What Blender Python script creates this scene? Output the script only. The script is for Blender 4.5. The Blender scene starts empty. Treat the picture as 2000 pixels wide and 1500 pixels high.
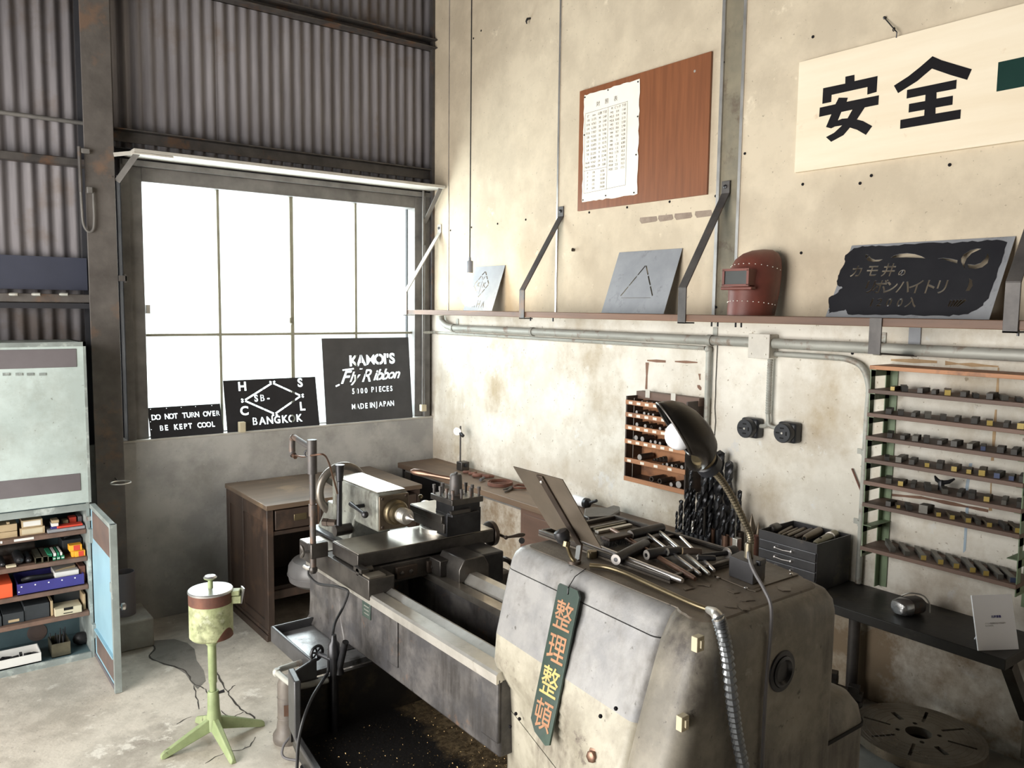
import bpy, bmesh, math, random
from mathutils import Vector, Matrix
from mathutils.geometry import delaunay_2d_cdt
random.seed(7)
sc = bpy.context.scene
col = sc.collection
PI = math.pi

# ------------------------------------------------------------------ camera
CAM_H = 1.75
CAM = Vector((-1.652 * CAM_H, -2.665 * CAM_H, CAM_H))
YAW, PITCH, ROLL, FPX = math.radians(37.3974), math.radians(-5.3488), math.radians(0.71475), 1576.45
fwd = Vector((math.cos(PITCH) * math.sin(YAW), math.cos(PITCH) * math.cos(YAW), math.sin(PITCH)))
r0 = Vector((math.cos(YAW), -math.sin(YAW), 0))
u0 = r0.cross(fwd)
RIGHT = math.cos(ROLL) * r0 + math.sin(ROLL) * u0
UP = -math.sin(ROLL) * r0 + math.cos(ROLL) * u0
cd = bpy.data.cameras.new('camera')
cam = bpy.data.objects.new('camera', cd)
col.objects.link(cam)
cd.sensor_width = 36
cd.lens = FPX / 2000 * 36
cd.clip_start = 0.05
rm = Matrix((RIGHT, UP, -fwd)).transposed()
cam.matrix_world = Matrix.Translation(CAM) @ rm.to_4x4()
sc.camera = cam

def P(x, y, ax, v):
    """pixel of the 2000x1500 photo -> point of the plane axis=v it touches"""
    d = RIGHT * (x - 1000) - UP * (y - 750) + fwd * FPX
    i = 'xyz'.index(ax)
    return CAM + d * ((v - CAM[i]) / d[i])

# ------------------------------------------------------------------ world, daylight, exposure
w = bpy.data.worlds.new('overcast_sky')
sc.world = w
w.use_nodes = True
w.node_tree.nodes['Background'].inputs[0].default_value = (0.93, 0.97, 1, 1)
w.node_tree.nodes['Background'].inputs[1].default_value = 2.0
sc.view_settings.view_transform = 'Standard'
sc.view_settings.look = 'None'
sc.view_settings.gamma = 1
sc.view_settings.use_curve_mapping = False
sc.view_settings.exposure = 0.68

def area(name, loc, rot, sx, sy, power, color):
    l = bpy.data.lights.new(name, 'AREA')
    l.shape = 'RECTANGLE'
    l.size, l.size_y, l.energy, l.color = sx, sy, power, color
    o = bpy.data.objects.new(name, l)
    col.objects.link(o)
    o.location = loc
    o.rotation_euler = rot
    return o
# daylight standing outside the window, and outside the workshop's open gate on the left
area('window_daylight', (-1.0, 0.34, 1.75), (-PI / 2, 0, 0), 1.9, 1.7, 66, (0.94, 0.97, 1))
area('gate_daylight', (-4.68, -2.4, 1.4), (0, -PI / 2, 0), 2.7, 3.0, 125, (1, 0.95, 0.87))

# ------------------------------------------------------------------ materials
def link(nt, a, b):
    nt.links.new(a, b)
def ramp(nt, fac, stops):
    r = nt.nodes.new('ShaderNodeValToRGB')
    while len(r.color_ramp.elements) < len(stops):
        r.color_ramp.elements.new(0.5)
    for e, (p, c) in zip(r.color_ramp.elements, stops):
        e.position = p
        e.color = (c[0], c[1], c[2], 1) if not isinstance(c, (int, float)) else (c, c, c, 1)
    nt.links.new(fac, r.inputs[0])
    return r.outputs[0]
def mixc(nt, fac, a, b):
    m = nt.nodes.new('ShaderNodeMix')
    m.data_type = 'RGBA'
    for s, v in ((m.inputs[0], fac), (m.inputs[6], a), (m.inputs[7], b)):
        if hasattr(v, 'links'):
            nt.links.new(v, s)
        else:
            s.default_value = v if isinstance(v, (int, float)) else (v[0], v[1], v[2], 1)
    return m.outputs[2]
def noise(nt, co, scale, detail=6, rough=0.6, stretch=(1, 1, 1)):
    m = nt.nodes.new('ShaderNodeMapping')
    m.inputs['Scale'].default_value = stretch
    nt.links.new(co, m.inputs[0])
    n = nt.nodes.new('ShaderNodeTexNoise')
    n.inputs['Scale'].default_value = scale
    n.inputs['Detail'].default_value = detail
    n.inputs['Roughness'].default_value = rough
    nt.links.new(m.outputs[0], n.inputs['Vector'])
    return n.outputs['Fac']
MATS = {}
def M(name, c1, c2=None, scale=6, rough=0.6, metal=0.0, bump=0.15, spot=None, spot_scale=3, spot_lo=0.55, spot_hi=0.66,
      stretch=(1, 1, 1), spot2=None, spot2_scale=20, spot2_lo=0.62, spot2_hi=0.68, rough2=None, bscale=None, cracks=None, spec=0.5):
    m = bpy.data.materials.new(name)
    m.use_nodes = True
    nt = m.node_tree
    b = nt.nodes['Principled BSDF']
    tc = nt.nodes.new('ShaderNodeTexCoord')
    co = tc.outputs['Object']
    c2 = c2 or tuple(x * 0.75 for x in c1)
    n1 = noise(nt, co, scale, stretch=stretch)
    c = ramp(nt, n1, [(0.32, c2), (0.66, c1)])
    if spot:
        s = ramp(nt, noise(nt, co, spot_scale, 8, 0.65), [(spot_lo, 0.0), (spot_hi, 1.0)])
        c = mixc(nt, s, c, spot)
    if spot2:
        s = ramp(nt, noise(nt, co, spot2_scale, 8, 0.7), [(spot2_lo, 0.0), (spot2_hi, 1.0)])
        c = mixc(nt, s, c, spot2)
    if cracks:
        vw = noise(nt, co, 2.0, 5, 0.6)
        ad = nt.nodes.new('ShaderNodeVectorMath')
        ad.operation = 'ADD'
        nt.links.new(co, ad.inputs[0])
        nt.links.new(vw, ad.inputs[1])
        vo = nt.nodes.new('ShaderNodeTexVoronoi')
        vo.feature = 'DISTANCE_TO_EDGE'
        vo.inputs['Scale'].default_value = cracks[0]
        nt.links.new(ad.outputs[0], vo.inputs['Vector'])
        k = ramp(nt, vo.outputs['Distance'], [(0.0, 1.0), (cracks[1], 0.0)])
        gate = ramp(nt, noise(nt, co, 1.3, 2), [(0.47, 0.0), (0.56, 1.0)])
        mu = nt.nodes.new('ShaderNodeMath')
        mu.operation = 'MULTIPLY'
        nt.links.new(k, mu.inputs[0])
        nt.links.new(gate, mu.inputs[1])
        c = mixc(nt, mu.outputs[0], c, cracks[2])
    nt.links.new(c, b.inputs['Base Color'])
    b.inputs['Metallic'].default_value = metal
    b.inputs['Specular IOR Level'].default_value = spec
    if rough2 is not None:
        rr = ramp(nt, n1, [(0.35, rough), (0.65, rough2)])
        nt.links.new(rr, b.inputs['Roughness'])
    else:
        b.inputs['Roughness'].default_value = rough
    if bump:
        bm = nt.nodes.new('ShaderNodeBump')
        bm.inputs['Strength'].default_value = bump
        bm.inputs['Distance'].default_value = 0.004
        nt.links.new(noise(nt, co, bscale or scale * 6, 6, 0.65, stretch), bm.inputs['Height'])
        nt.links.new(bm.outputs[0], b.inputs['Normal'])
    MATS[name] = m
    return m

M('floor', (0.60, 0.55, 0.48), (0.44, 0.41, 0.36), 2.2, 0.75, spot=(0.28, 0.25, 0.21), spot_scale=1.1, spot_lo=0.56, spot_hi=0.68, spot2=(0.66, 0.62, 0.55), spot2_scale=14, spot2_lo=0.6, spot2_hi=0.7, bump=0.5, bscale=30)
M('concrete', (0.42, 0.41, 0.39), (0.30, 0.29, 0.27), 3, 0.85, spot=(0.22, 0.20, 0.18), spot_scale=2.2, spot_lo=0.58, spot_hi=0.7, bump=0.35, bscale=22)
M('corrugated', (0.225, 0.21, 0.22), (0.14, 0.13, 0.14), 3, 0.7, 0.1, stretch=(6, 6, 0.6), spot=(0.15, 0.12, 0.105), spot_scale=1.6, bump=0.1)
M('steel_dark', (0.115, 0.105, 0.10), (0.06, 0.055, 0.055), 9, 0.5, 0.35, spot=(0.17, 0.10, 0.065), spot_scale=6, bump=0.15)
M('steel_column', (0.16, 0.145, 0.135), (0.09, 0.08, 0.075), 7, 0.55, 0.25, spot=(0.20, 0.135, 0.10), spot_scale=5, bump=0.25)
M('frame_grey', (0.20, 0.19, 0.18), (0.11, 0.105, 0.10), 8, 0.6, 0.1, bump=0.15)
M('bar_green', (0.30, 0.29, 0.22), (0.2, 0.19, 0.14), 8, 0.6)
M('board_pale', (0.52, 0.50, 0.46), (0.4, 0.38, 0.34), 7, 0.7)
M('wall_board', (0.66, 0.565, 0.43), (0.52, 0.44, 0.335), 2.4, 0.9, spot=(0.40, 0.335, 0.255), spot_scale=1.5, spot_lo=0.55, spot_hi=0.78, spot2=(0.72, 0.62, 0.47), spot2_scale=26, spot2_lo=0.6, spot2_hi=0.72, bump=0.25, bscale=60)
M('plaster', (0.72, 0.68, 0.60), (0.60, 0.56, 0.49), 3.2, 0.85, spot=(0.40, 0.32, 0.22), spot_scale=1.7, spot_lo=0.56, spot_hi=0.72, spot2=(0.22, 0.17, 0.12), spot2_scale=34, spot2_lo=0.68, spot2_hi=0.74, bump=0.4, bscale=20)
M('aluminium', (0.62, 0.61, 0.60), (0.45, 0.44, 0.43), 10, 0.38, 0.8, bump=0.05)
M('wood_dark', (0.070, 0.045, 0.033), (0.032, 0.022, 0.018), 7, 0.5, stretch=(1, 1, 0.12), bump=0.12, spot=(0.10, 0.06, 0.04), spot_scale=4)
M('wood_desk_top', (0.17, 0.12, 0.083), (0.085, 0.06, 0.043), 9, 0.38, stretch=(0.15, 1, 1), bump=0.1, spot=(0.26, 0.18, 0.11), spot_scale=3)
M('wood_cupboard', (0.15, 0.085, 0.06), (0.085, 0.05, 0.036), 9, 0.6, stretch=(1, 0.12, 1), bump=0.15)
M('cut_face', (0.44, 0.41, 0.39), (0.3, 0.28, 0.265), 25, 0.5, 0.3, bump=0)
M('guard_steel', (0.22, 0.18, 0.14), (0.14, 0.115, 0.09), 6, 0.34, 0.5, bump=0.03)
M('wood_bench', (0.19, 0.125, 0.08), (0.10, 0.066, 0.045), 10, 0.55, stretch=(1, 0.12, 1), bump=0.15, spot=(0.12, 0.075, 0.05), spot_scale=4)
M('wood_shelf', (0.23, 0.12, 0.07), (0.105, 0.06, 0.042), 9, 0.55, stretch=(1, 0.1, 1), bump=0.15, spot=(0.10, 0.065, 0.05), spot_scale=3)
M('wood_rack', (0.52, 0.25, 0.12), (0.33, 0.15, 0.075), 9, 0.6, stretch=(1, 0.12, 1), bump=0.15, spot=(0.2, 0.1, 0.06), spot_scale=6)
M('wood_brown', (0.19, 0.115, 0.085), (0.10, 0.065, 0.05), 12, 0.6, stretch=(1, 0.1, 1), bump=0.2)
M('plywood', (0.25, 0.09, 0.037), (0.18, 0.064, 0.027), 12, 0.42, stretch=(1, 4, 0.25), bump=0.03)
M('wood_pale', (0.86, 0.76, 0.60), (0.78, 0.66, 0.49), 5, 0.7, stretch=(1, 0.2, 2), bump=0.06, spot=(0.62, 0.45, 0.30), spot_scale=7, spot_lo=0.66, spot_hi=0.78)
M('paper', (0.88, 0.84, 0.76), (0.82, 0.76, 0.66), 4, 0.8, bump=0.03, spot=(0.68, 0.50, 0.40), spot_scale=4, spot_lo=0.6, spot_hi=0.8)
M('paper_white', (0.86, 0.86, 0.88), (0.83, 0.83, 0.86), 3, 0.6, bump=0)
M('ink', (0.016, 0.015, 0.017), (0.012, 0.011, 0.013), 5, 0.85, bump=0, spec=0.1)
M('ink_grey', (0.14, 0.12, 0.11), (0.10, 0.09, 0.08), 5, 0.7, bump=0)
M('ink_blue', (0.05, 0.05, 0.22), (0.05, 0.05, 0.2), 5, 0.7, bump=0)
M('ink_green', (0.014, 0.042, 0.036), (0.012, 0.036, 0.03), 5, 0.85, bump=0, spec=0.1)
M('stencil_black', (0.022, 0.022, 0.028), (0.014, 0.014, 0.018), 9, 0.5, 0.2, bump=0.1)
M('stencil_grey', (0.07, 0.07, 0.075), (0.05, 0.05, 0.055), 9, 0.5, 0.2, bump=0.1)
M('zinc', (0.33, 0.34, 0.365), (0.25, 0.26, 0.285), 7, 0.62, 0.2, spot=(0.17, 0.17, 0.185), spot_scale=9, spot_lo=0.6, spot_hi=0.7, bump=0.05)
M('zinc_painted', (0.022, 0.022, 0.026), (0.016, 0.016, 0.02), 7, 0.8, 0.0, bump=0.05, spec=0.15)
M('conduit', (0.42, 0.42, 0.38), (0.30, 0.30, 0.27), 12, 0.55, 0.2, spot=(0.24, 0.19, 0.15), spot_scale=14, bump=0.15, stretch=(1, 0.3, 1))
M('jbox', (0.62, 0.59, 0.53), (0.5, 0.47, 0.42), 8, 0.6, 0.1, spot=(0.20, 0.10, 0.07), spot_scale=22, spot_lo=0.64, spot_hi=0.7, bump=0.2)
M('bakelite', (0.022, 0.024, 0.030), (0.015, 0.016, 0.02), 6, 0.42, bump=0.05)
M('slot', (0.004, 0.004, 0.004), (0.003, 0.003, 0.003), 6, 0.9, bump=0)
M('mask_red', (0.20, 0.055, 0.038), (0.12, 0.035, 0.026), 7, 0.5, bump=0.12, spot=(0.05, 0.02, 0.016), spot_scale=4)
M('glass_dark', (0.03, 0.035, 0.035), (0.05, 0.055, 0.055), 5, 0.4, bump=0)
M('rivet', (0.75, 0.72, 0.66), (0.6, 0.58, 0.52), 5, 0.35, 0.6, bump=0)
M('iron_black', (0.06, 0.06, 0.065), (0.03, 0.03, 0.033), 12, 0.36, 0.7, bump=0.12)
M('iron_worn', (0.13, 0.12, 0.11), (0.055, 0.05, 0.048), 9, 0.38, 0.75, spot=(0.07, 0.05, 0.04), spot_scale=5, bump=0.1)
M('iron_wheel', (0.24, 0.215, 0.185), (0.13, 0.115, 0.10), 8, 0.36, 0.7, bump=0.1)
M('iron_brown', (0.10, 0.075, 0.06), (0.05, 0.038, 0.032), 9, 0.42, 0.55, bump=0.12)
M('steel_bright', (0.72, 0.70, 0.66), (0.52, 0.50, 0.46), 10, 0.40, 0.9, spot=(0.26, 0.22, 0.17), spot_scale=7, spot_lo=0.6, spot_hi=0.78, bump=0.04)
M('steel_ground', (0.60, 0.56, 0.50), (0.38, 0.34, 0.29), 7, 0.34, 0.92, spot=(0.16, 0.12, 0.09), spot_scale=4, spot_lo=0.56, spot_hi=0.75, bump=0.04)
M('chrome', (0.78, 0.75, 0.73), (0.66, 0.62, 0.6), 8, 0.3, 0.9, bump=0)
M('brass', (0.27, 0.22, 0.13), (0.15, 0.12, 0.075), 9, 0.36, 0.85, bump=0.05)
M('gooseneck', (0.22, 0.19, 0.13), (0.13, 0.11, 0.08), 12, 0.4, 0.7, bump=0.05)
M('copper', (0.28, 0.17, 0.12), (0.18, 0.11, 0.085), 9, 0.38, 0.8, bump=0.05)
M('rust', (0.20, 0.085, 0.055), (0.11, 0.05, 0.038), 14, 0.7, 0.2, bump=0.3)
M('lathe_body', (0.24, 0.22, 0.195), (0.13, 0.12, 0.11), 5, 0.45, 0.15, spot=(0.11, 0.085, 0.065), spot_scale=4, spot_lo=0.53, spot_hi=0.7, spot2=(0.30, 0.19, 0.11), spot2_scale=5, spot2_lo=0.66, spot2_hi=0.8, bump=0.25)
M('lathe_head', (0.46, 0.43, 0.365), (0.34, 0.315, 0.26), 4, 0.48, 0.0, spot=(0.20, 0.17, 0.14), spot_scale=3.5, spot_lo=0.56, spot_hi=0.72, spot2=(0.055, 0.045, 0.04), spot2_scale=16, spot2_lo=0.66, spot2_hi=0.73, bump=0.3, bscale=14)
M('lathe_grey', (0.30, 0.30, 0.31), (0.23, 0.23, 0.24), 5, 0.4, 0.0, spot=(0.42, 0.40, 0.35), spot_scale=5, spot_lo=0.6, spot_hi=0.75, spot2=(0.1, 0.09, 0.085), spot2_scale=18, spot2_lo=0.68, spot2_hi=0.74, bump=0.25, bscale=14)
M('lathe_top', (0.10, 0.085, 0.070), (0.055, 0.047, 0.04), 5, 0.5, 0.1, spot=(0.19, 0.145, 0.10), spot_scale=5, spot_lo=0.58, spot_hi=0.74, bump=0.6, bscale=16)
M('tailstock', (0.33, 0.34, 0.30), (0.22, 0.22, 0.20), 7, 0.35, 0.2, spot=(0.12, 0.10, 0.08), spot_scale=5, bump=0.2)
M('pan_black', (0.022, 0.02, 0.019), (0.010, 0.009, 0.009), 6, 0.38, 0.2, spot=(0.10, 0.075, 0.045), spot_scale=2.2, spot_lo=0.52, spot_hi=0.66, bump=0.5, bscale=40)
M('chips', (0.42, 0.30, 0.14), (0.16, 0.10, 0.05), 40, 0.35, 0.8, bump=0)
M('tray_rim', (0.10, 0.10, 0.105), (0.05, 0.05, 0.052), 9, 0.4, 0.5, bump=0.15)
M('tray_grey', (0.36, 0.36, 0.37), (0.2, 0.2, 0.2), 7, 0.35, 0.5, spot=(0.06, 0.055, 0.05), spot_scale=8, spot_lo=0.58, spot_hi=0.7, bump=0.3)
M('plaque', (0.04, 0.075, 0.055), (0.075, 0.095, 0.09), 5, 0.16, 0.3, bump=0.05)
M('gold_ink', (0.36, 0.18, 0.085), (0.27, 0.125, 0.06), 14, 0.45, 0.2, bump=0)
M('gold_ink_bright', (0.52, 0.40, 0.13), (0.40, 0.27, 0.09), 14, 0.45, 0.2, bump=0)
M('flex_hose', (0.20, 0.21, 0.22), (0.13, 0.135, 0.14), 10, 0.35, 0.7, bump=0.05)
M('rubber', (0.018, 0.018, 0.020), (0.012, 0.012, 0.013), 8, 0.5, bump=0.05)
M('rubber_grey', (0.16, 0.15, 0.155), (0.12, 0.115, 0.12), 8, 0.5, bump=0.05)
M('shade_black', (0.035, 0.03, 0.026), (0.02, 0.018, 0.016), 9, 0.35, 0.5, spot=(0.09, 0.07, 0.05), spot_scale=6, bump=0.08)
M('bulb_white', (0.85, 0.86, 0.90), (0.8, 0.82, 0.87), 5, 0.25, bump=0)
M('cabinet_grey', (0.06, 0.058, 0.062), (0.04, 0.039, 0.042), 8, 0.42, 0.3, spot=(0.13, 0.11, 0.09), spot_scale=6, bump=0.08)
M('tool_olive', (0.22, 0.20, 0.14), (0.12, 0.11, 0.08), 9, 0.35, 0.7, bump=0.1)
M('shank_brown', (0.20, 0.16, 0.115), (0.10, 0.08, 0.06), 9, 0.38, 0.6, bump=0.1)
M('green_paint', (0.20, 0.27, 0.155), (0.13, 0.18, 0.105), 8, 0.5, 0.0, spot=(0.45, 0.52, 0.36), spot_scale=7, spot_lo=0.6, spot_hi=0.72, bump=0.15)
M('pot_green', (0.47, 0.50, 0.30), (0.34, 0.38, 0.21), 7, 0.5, 0.0, spot=(0.22, 0.24, 0.12), spot_scale=9, spot2=(0.10, 0.11, 0.06), spot2_scale=26, spot2_lo=0.66, spot2_hi=0.72, bump=0.25)
M('leg_green', (0.36, 0.42, 0.22), (0.22, 0.28, 0.13), 9, 0.5, spot=(0.06, 0.065, 0.035), spot_scale=14, spot_lo=0.6, spot_hi=0.68, bump=0.2)
M('lid_steel', (0.58, 0.58, 0.58), (0.42, 0.42, 0.42), 9, 0.32, 0.8, bump=0.05)
M('bit_dark', (0.085, 0.08, 0.075), (0.05, 0.047, 0.044), 20, 0.5, 0.5, bump=0.1)
M('bit_grey', (0.17, 0.16, 0.14), (0.10, 0.095, 0.085), 20, 0.45, 0.5, bump=0.1)
M('bit_brown', (0.16, 0.125, 0.085), (0.09, 0.07, 0.05), 20, 0.5, 0.4, bump=0.1)
M('bit_yellow', (0.52, 0.38, 0.10), (0.4, 0.29, 0.08), 20, 0.5, 0.1, bump=0)
M('bit_blue', (0.08, 0.10, 0.19), (0.05, 0.065, 0.13), 20, 0.5, 0.3, bump=0)
M('bench_black', (0.034, 0.032, 0.031), (0.02, 0.019, 0.018), 6, 0.45, 0.0, spec=0.35, spot=(0.06, 0.052, 0.042), spot_scale=5, bump=0.15)
M('alu_lump', (0.66, 0.66, 0.67), (0.45, 0.45, 0.46), 14, 0.28, 0.9, bump=0.9, bscale=26)
M('faceplate', (0.30, 0.27, 0.225), (0.19, 0.17, 0.14), 6, 0.33, 0.85, spot=(0.12, 0.095, 0.07), spot_scale=4, bump=0.06)
M('cab_blue', (0.47, 0.54, 0.52), (0.36, 0.42, 0.40), 4, 0.5, 0.05, spot=(0.30, 0.30, 0.26), spot_scale=4.5, spot_lo=0.56, spot_hi=0.7, spot2=(0.10, 0.08, 0.07), spot2_scale=20, spot2_lo=0.69, spot2_hi=0.73, bump=0.12)
M('cab_frame', (0.30, 0.34, 0.33), (0.2, 0.225, 0.215), 9, 0.5, 0.05, spot=(0.5, 0.55, 0.53), spot_scale=8, bump=0.15)
M('cab_inner', (0.10, 0.16, 0.18), (0.07, 0.115, 0.13), 7, 0.55, bump=0.1)
M('door_blue', (0.30, 0.50, 0.60), (0.25, 0.42, 0.52), 4, 0.45, bump=0.05)
M('cab_strip', (0.15, 0.135, 0.145), (0.12, 0.108, 0.115), 4, 0.6, bump=0.05)
M('rusty_strip', (0.17, 0.12, 0.10), (0.11, 0.085, 0.08), 8, 0.55, bump=0.1)
M('white_card', (0.74, 0.73, 0.70), (0.66, 0.65, 0.62), 6, 0.7, bump=0.02)
M('card_tan', (0.46, 0.35, 0.21), (0.36, 0.27, 0.16), 8, 0.7, bump=0.05)
M('card_cream', (0.60, 0.53, 0.38), (0.5, 0.44, 0.31), 8, 0.7, bump=0.05)
M('orange_box', (0.80, 0.11, 0.035), (0.72, 0.09, 0.03), 5, 0.5, bump=0.02)
M('blue_box', (0.045, 0.04, 0.22), (0.035, 0.03, 0.17), 5, 0.5, bump=0.03)
M('green_box', (0.02, 0.24, 0.12), (0.015, 0.18, 0.09), 5, 0.5, bump=0.02)
M('yellow_box', (0.85, 0.42, 0.03), (0.8, 0.36, 0.03), 5, 0.5, bump=0.02)
M('red_box', (0.62, 0.06, 0.03), (0.55, 0.05, 0.03), 5, 0.5, bump=0.02)
M('dark_box', (0.035, 0.04, 0.045), (0.022, 0.026, 0.03), 7, 0.55, bump=0.06)
M('seat_vinyl', (0.13, 0.125, 0.125), (0.10, 0.095, 0.095), 6, 0.35, bump=0.05)
M('stone', (0.36, 0.34, 0.30), (0.24, 0.225, 0.2), 9, 0.85, bump=0.4)
M('pump', (0.19, 0.165, 0.14), (0.11, 0.095, 0.085), 9, 0.5, 0.1, spot=(0.26, 0.24, 0.2), spot_scale=6, bump=0.2)

def W(name, base, alt, grime, chip, rough=0.5, metal=0.0, gl=0.44, gh=0.62, cl=0.60, ch=0.64, streak=(7, 7, 0.8), bump=0.3, lows=None, sc=1.0):
    """weathered surface: mottled coat, grime streaks, chips down to another colour, fine specks"""
    m = bpy.data.materials.new(name)
    m.use_nodes = True
    nt = m.node_tree
    b = nt.nodes['Principled BSDF']
    co = nt.nodes.new('ShaderNodeTexCoord').outputs['Object']
    c = ramp(nt, noise(nt, co, 3.5 * sc, 8, 0.65), [(0.40, alt), (0.58, base)])
    g1 = ramp(nt, noise(nt, co, 2.2 * sc, 8, 0.7), [(gl, 0.0), (gh, 1.0)])
    g2 = ramp(nt, noise(nt, co, 2.0 * sc, 6, 0.6, streak), [(0.35, 0.25), (0.65, 1.0)])
    mu = nt.nodes.new('ShaderNodeMath')
    mu.operation = 'MULTIPLY'
    nt.links.new(g1, mu.inputs[0])
    nt.links.new(g2, mu.inputs[1])
    c = mixc(nt, mu.outputs[0], c, grime)
    c = mixc(nt, ramp(nt, noise(nt, co, 6.5, 10, 0.72), [(cl, 0.0), (ch, 1.0)]), c, chip)
    if lows:
        sx_ = nt.nodes.new('ShaderNodeSeparateXYZ')
        nt.links.new(co, sx_.inputs[0])
        dz = ramp(nt, sx_.outputs[2], [(lows[0], 1.0), (lows[1], 0.0)])
        nz = ramp(nt, noise(nt, co, 3.0, 9, 0.7), [(0.40, 0.0), (0.58, 1.0)])
        mm = nt.nodes.new('ShaderNodeMath')
        mm.operation = 'MULTIPLY'
        nt.links.new(dz, mm.inputs[0])
        nt.links.new(nz, mm.inputs[1])
        c = mixc(nt, mm.outputs[0], c, lows[2])
    sp = ramp(nt, noise(nt, co, 55, 4, 0.6), [(0.66, 0.0), (0.72, 0.75)])
    c = mixc(nt, sp, c, tuple(x * 0.6 for x in grime))
    nt.links.new(c, b.inputs['Base Color'])
    b.inputs['Metallic'].default_value = metal
    rr = ramp(nt, noise(nt, co, 5, 5), [(0.35, max(rough - 0.12, 0.1)), (0.65, rough + 0.12)])
    nt.links.new(rr, b.inputs['Roughness'])
    bm = nt.nodes.new('ShaderNodeBump')
    bm.inputs['Strength'].default_value = bump
    bm.inputs['Distance'].default_value = 0.004
    nt.links.new(noise(nt, co, 22, 8, 0.7), bm.inputs['Height'])
    nt.links.new(bm.outputs[0], b.inputs['Normal'])
    MATS[name] = m
    return m
W('lathe_head', (0.42, 0.39, 0.315), (0.30, 0.275, 0.215), (0.13, 0.108, 0.083), (0.16, 0.135, 0.11), 0.48, 0.0, 0.45, 0.62, 0.60, 0.65, sc=2.2)
W('lathe_grey', (0.30, 0.295, 0.29), (0.215, 0.215, 0.22), (0.12, 0.11, 0.10), (0.45, 0.43, 0.375), 0.42, 0.05, 0.47, 0.66, 0.64, 0.69, sc=2.2)
W('lathe_cover', (0.255, 0.23, 0.185), (0.165, 0.15, 0.122), (0.06, 0.05, 0.042), (0.34, 0.32, 0.265), 0.48, 0.0, 0.42, 0.60, 0.62, 0.68, sc=2.0)
W('lathe_body', (0.115, 0.107, 0.103), (0.055, 0.053, 0.056), (0.03, 0.026, 0.024), (0.17, 0.095, 0.055), 0.5, 0.1, 0.42, 0.60, 0.60, 0.70, sc=2.6)
W('lathe_top', (0.13, 0.105, 0.08), (0.07, 0.058, 0.046), (0.035, 0.029, 0.024), (0.24, 0.18, 0.12), 0.5, 0.05, 0.44, 0.62, 0.62, 0.68, bump=0.7)
W('tailstock', (0.26, 0.27, 0.235), (0.17, 0.175, 0.16), (0.075, 0.065, 0.055), (0.36, 0.40, 0.35), 0.36, 0.15, 0.44, 0.62, 0.62, 0.7, sc=4)
W('cab_blue', (0.50, 0.585, 0.57), (0.40, 0.47, 0.455), (0.26, 0.265, 0.23), (0.15, 0.10, 0.08), 0.5, 0.0, 0.50, 0.72, 0.69, 0.72, bump=0.1)
W('plaster', (0.79, 0.755, 0.68), (0.65, 0.61, 0.535), (0.43, 0.345, 0.23), (0.73, 0.72, 0.69), 0.85, 0.0, 0.47, 0.68, 0.60, 0.66, (3, 3, 1.2), bump=0.4, lows=(0.55, 1.0, (0.30, 0.225, 0.15)))
W('wall_board', (0.63, 0.54, 0.41), (0.53, 0.45, 0.34), (0.44, 0.365, 0.27), (0.73, 0.64, 0.50), 0.9, 0.0, 0.46, 0.74, 0.62, 0.70, (2, 2, 0.8), bump=0.2)
W('concrete', (0.46, 0.45, 0.43), (0.34, 0.335, 0.325), (0.22, 0.21, 0.19), (0.47, 0.455, 0.42), 0.85, 0.0, 0.48, 0.70, 0.62, 0.70, (2, 2, 1), bump=0.3)
W('floor', (0.62, 0.57, 0.495), (0.46, 0.42, 0.36), (0.29, 0.255, 0.215), (0.70, 0.66, 0.59), 0.75, 0.0, 0.49, 0.66, 0.59, 0.65, (1, 1, 1), bump=0.6, sc=1.5)
W('pot_green', (0.50, 0.53, 0.31), (0.36, 0.40, 0.21), (0.17, 0.18, 0.09), (0.58, 0.60, 0.45), 0.5, 0.0, 0.46, 0.60, 0.58, 0.64, (1, 1, 1), bump=0.25, sc=6)
W('faceplate', (0.34, 0.305, 0.25), (0.24, 0.21, 0.17), (0.14, 0.11, 0.085), (0.40, 0.36, 0.30), 0.36, 0.75, 0.46, 0.66, 0.66, 0.74, (1, 1, 1), bump=0.08)

def special():
    m = bpy.data.materials.new('window_glass')
    m.use_nodes = True
    nt = m.node_tree
    nt.nodes.clear()
    out = nt.nodes.new('ShaderNodeOutputMaterial')
    tr = nt.nodes.new('ShaderNodeBsdfTransparent')
    tr.inputs[0].default_value = (0.93, 0.97, 0.96, 1)
    gl = nt.nodes.new('ShaderNodeBsdfGlossy')
    gl.inputs['Roughness'].default_value = 0.12
    mx = nt.nodes.new('ShaderNodeMixShader')
    mx.inputs[0].default_value = 0.06
    nt.links.new(tr.outputs[0], mx.inputs[1])
    nt.links.new(gl.outputs[0], mx.inputs[2])
    nt.links.new(mx.outputs[0], out.inputs[0])
    MATS['window_glass'] = m
    m = bpy.data.materials.new('bulb_glow')
    m.use_nodes = True
    b = m.node_tree.nodes['Principled BSDF']
    b.inputs['Base Color'].default_value = (1, 0.9, 0.7, 1)
    b.inputs['Emission Color'].default_value = (1, 0.80, 0.50, 1)
    b.inputs['Emission Strength'].default_value = 8
    MATS['bulb_glow'] = m
special()

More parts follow.
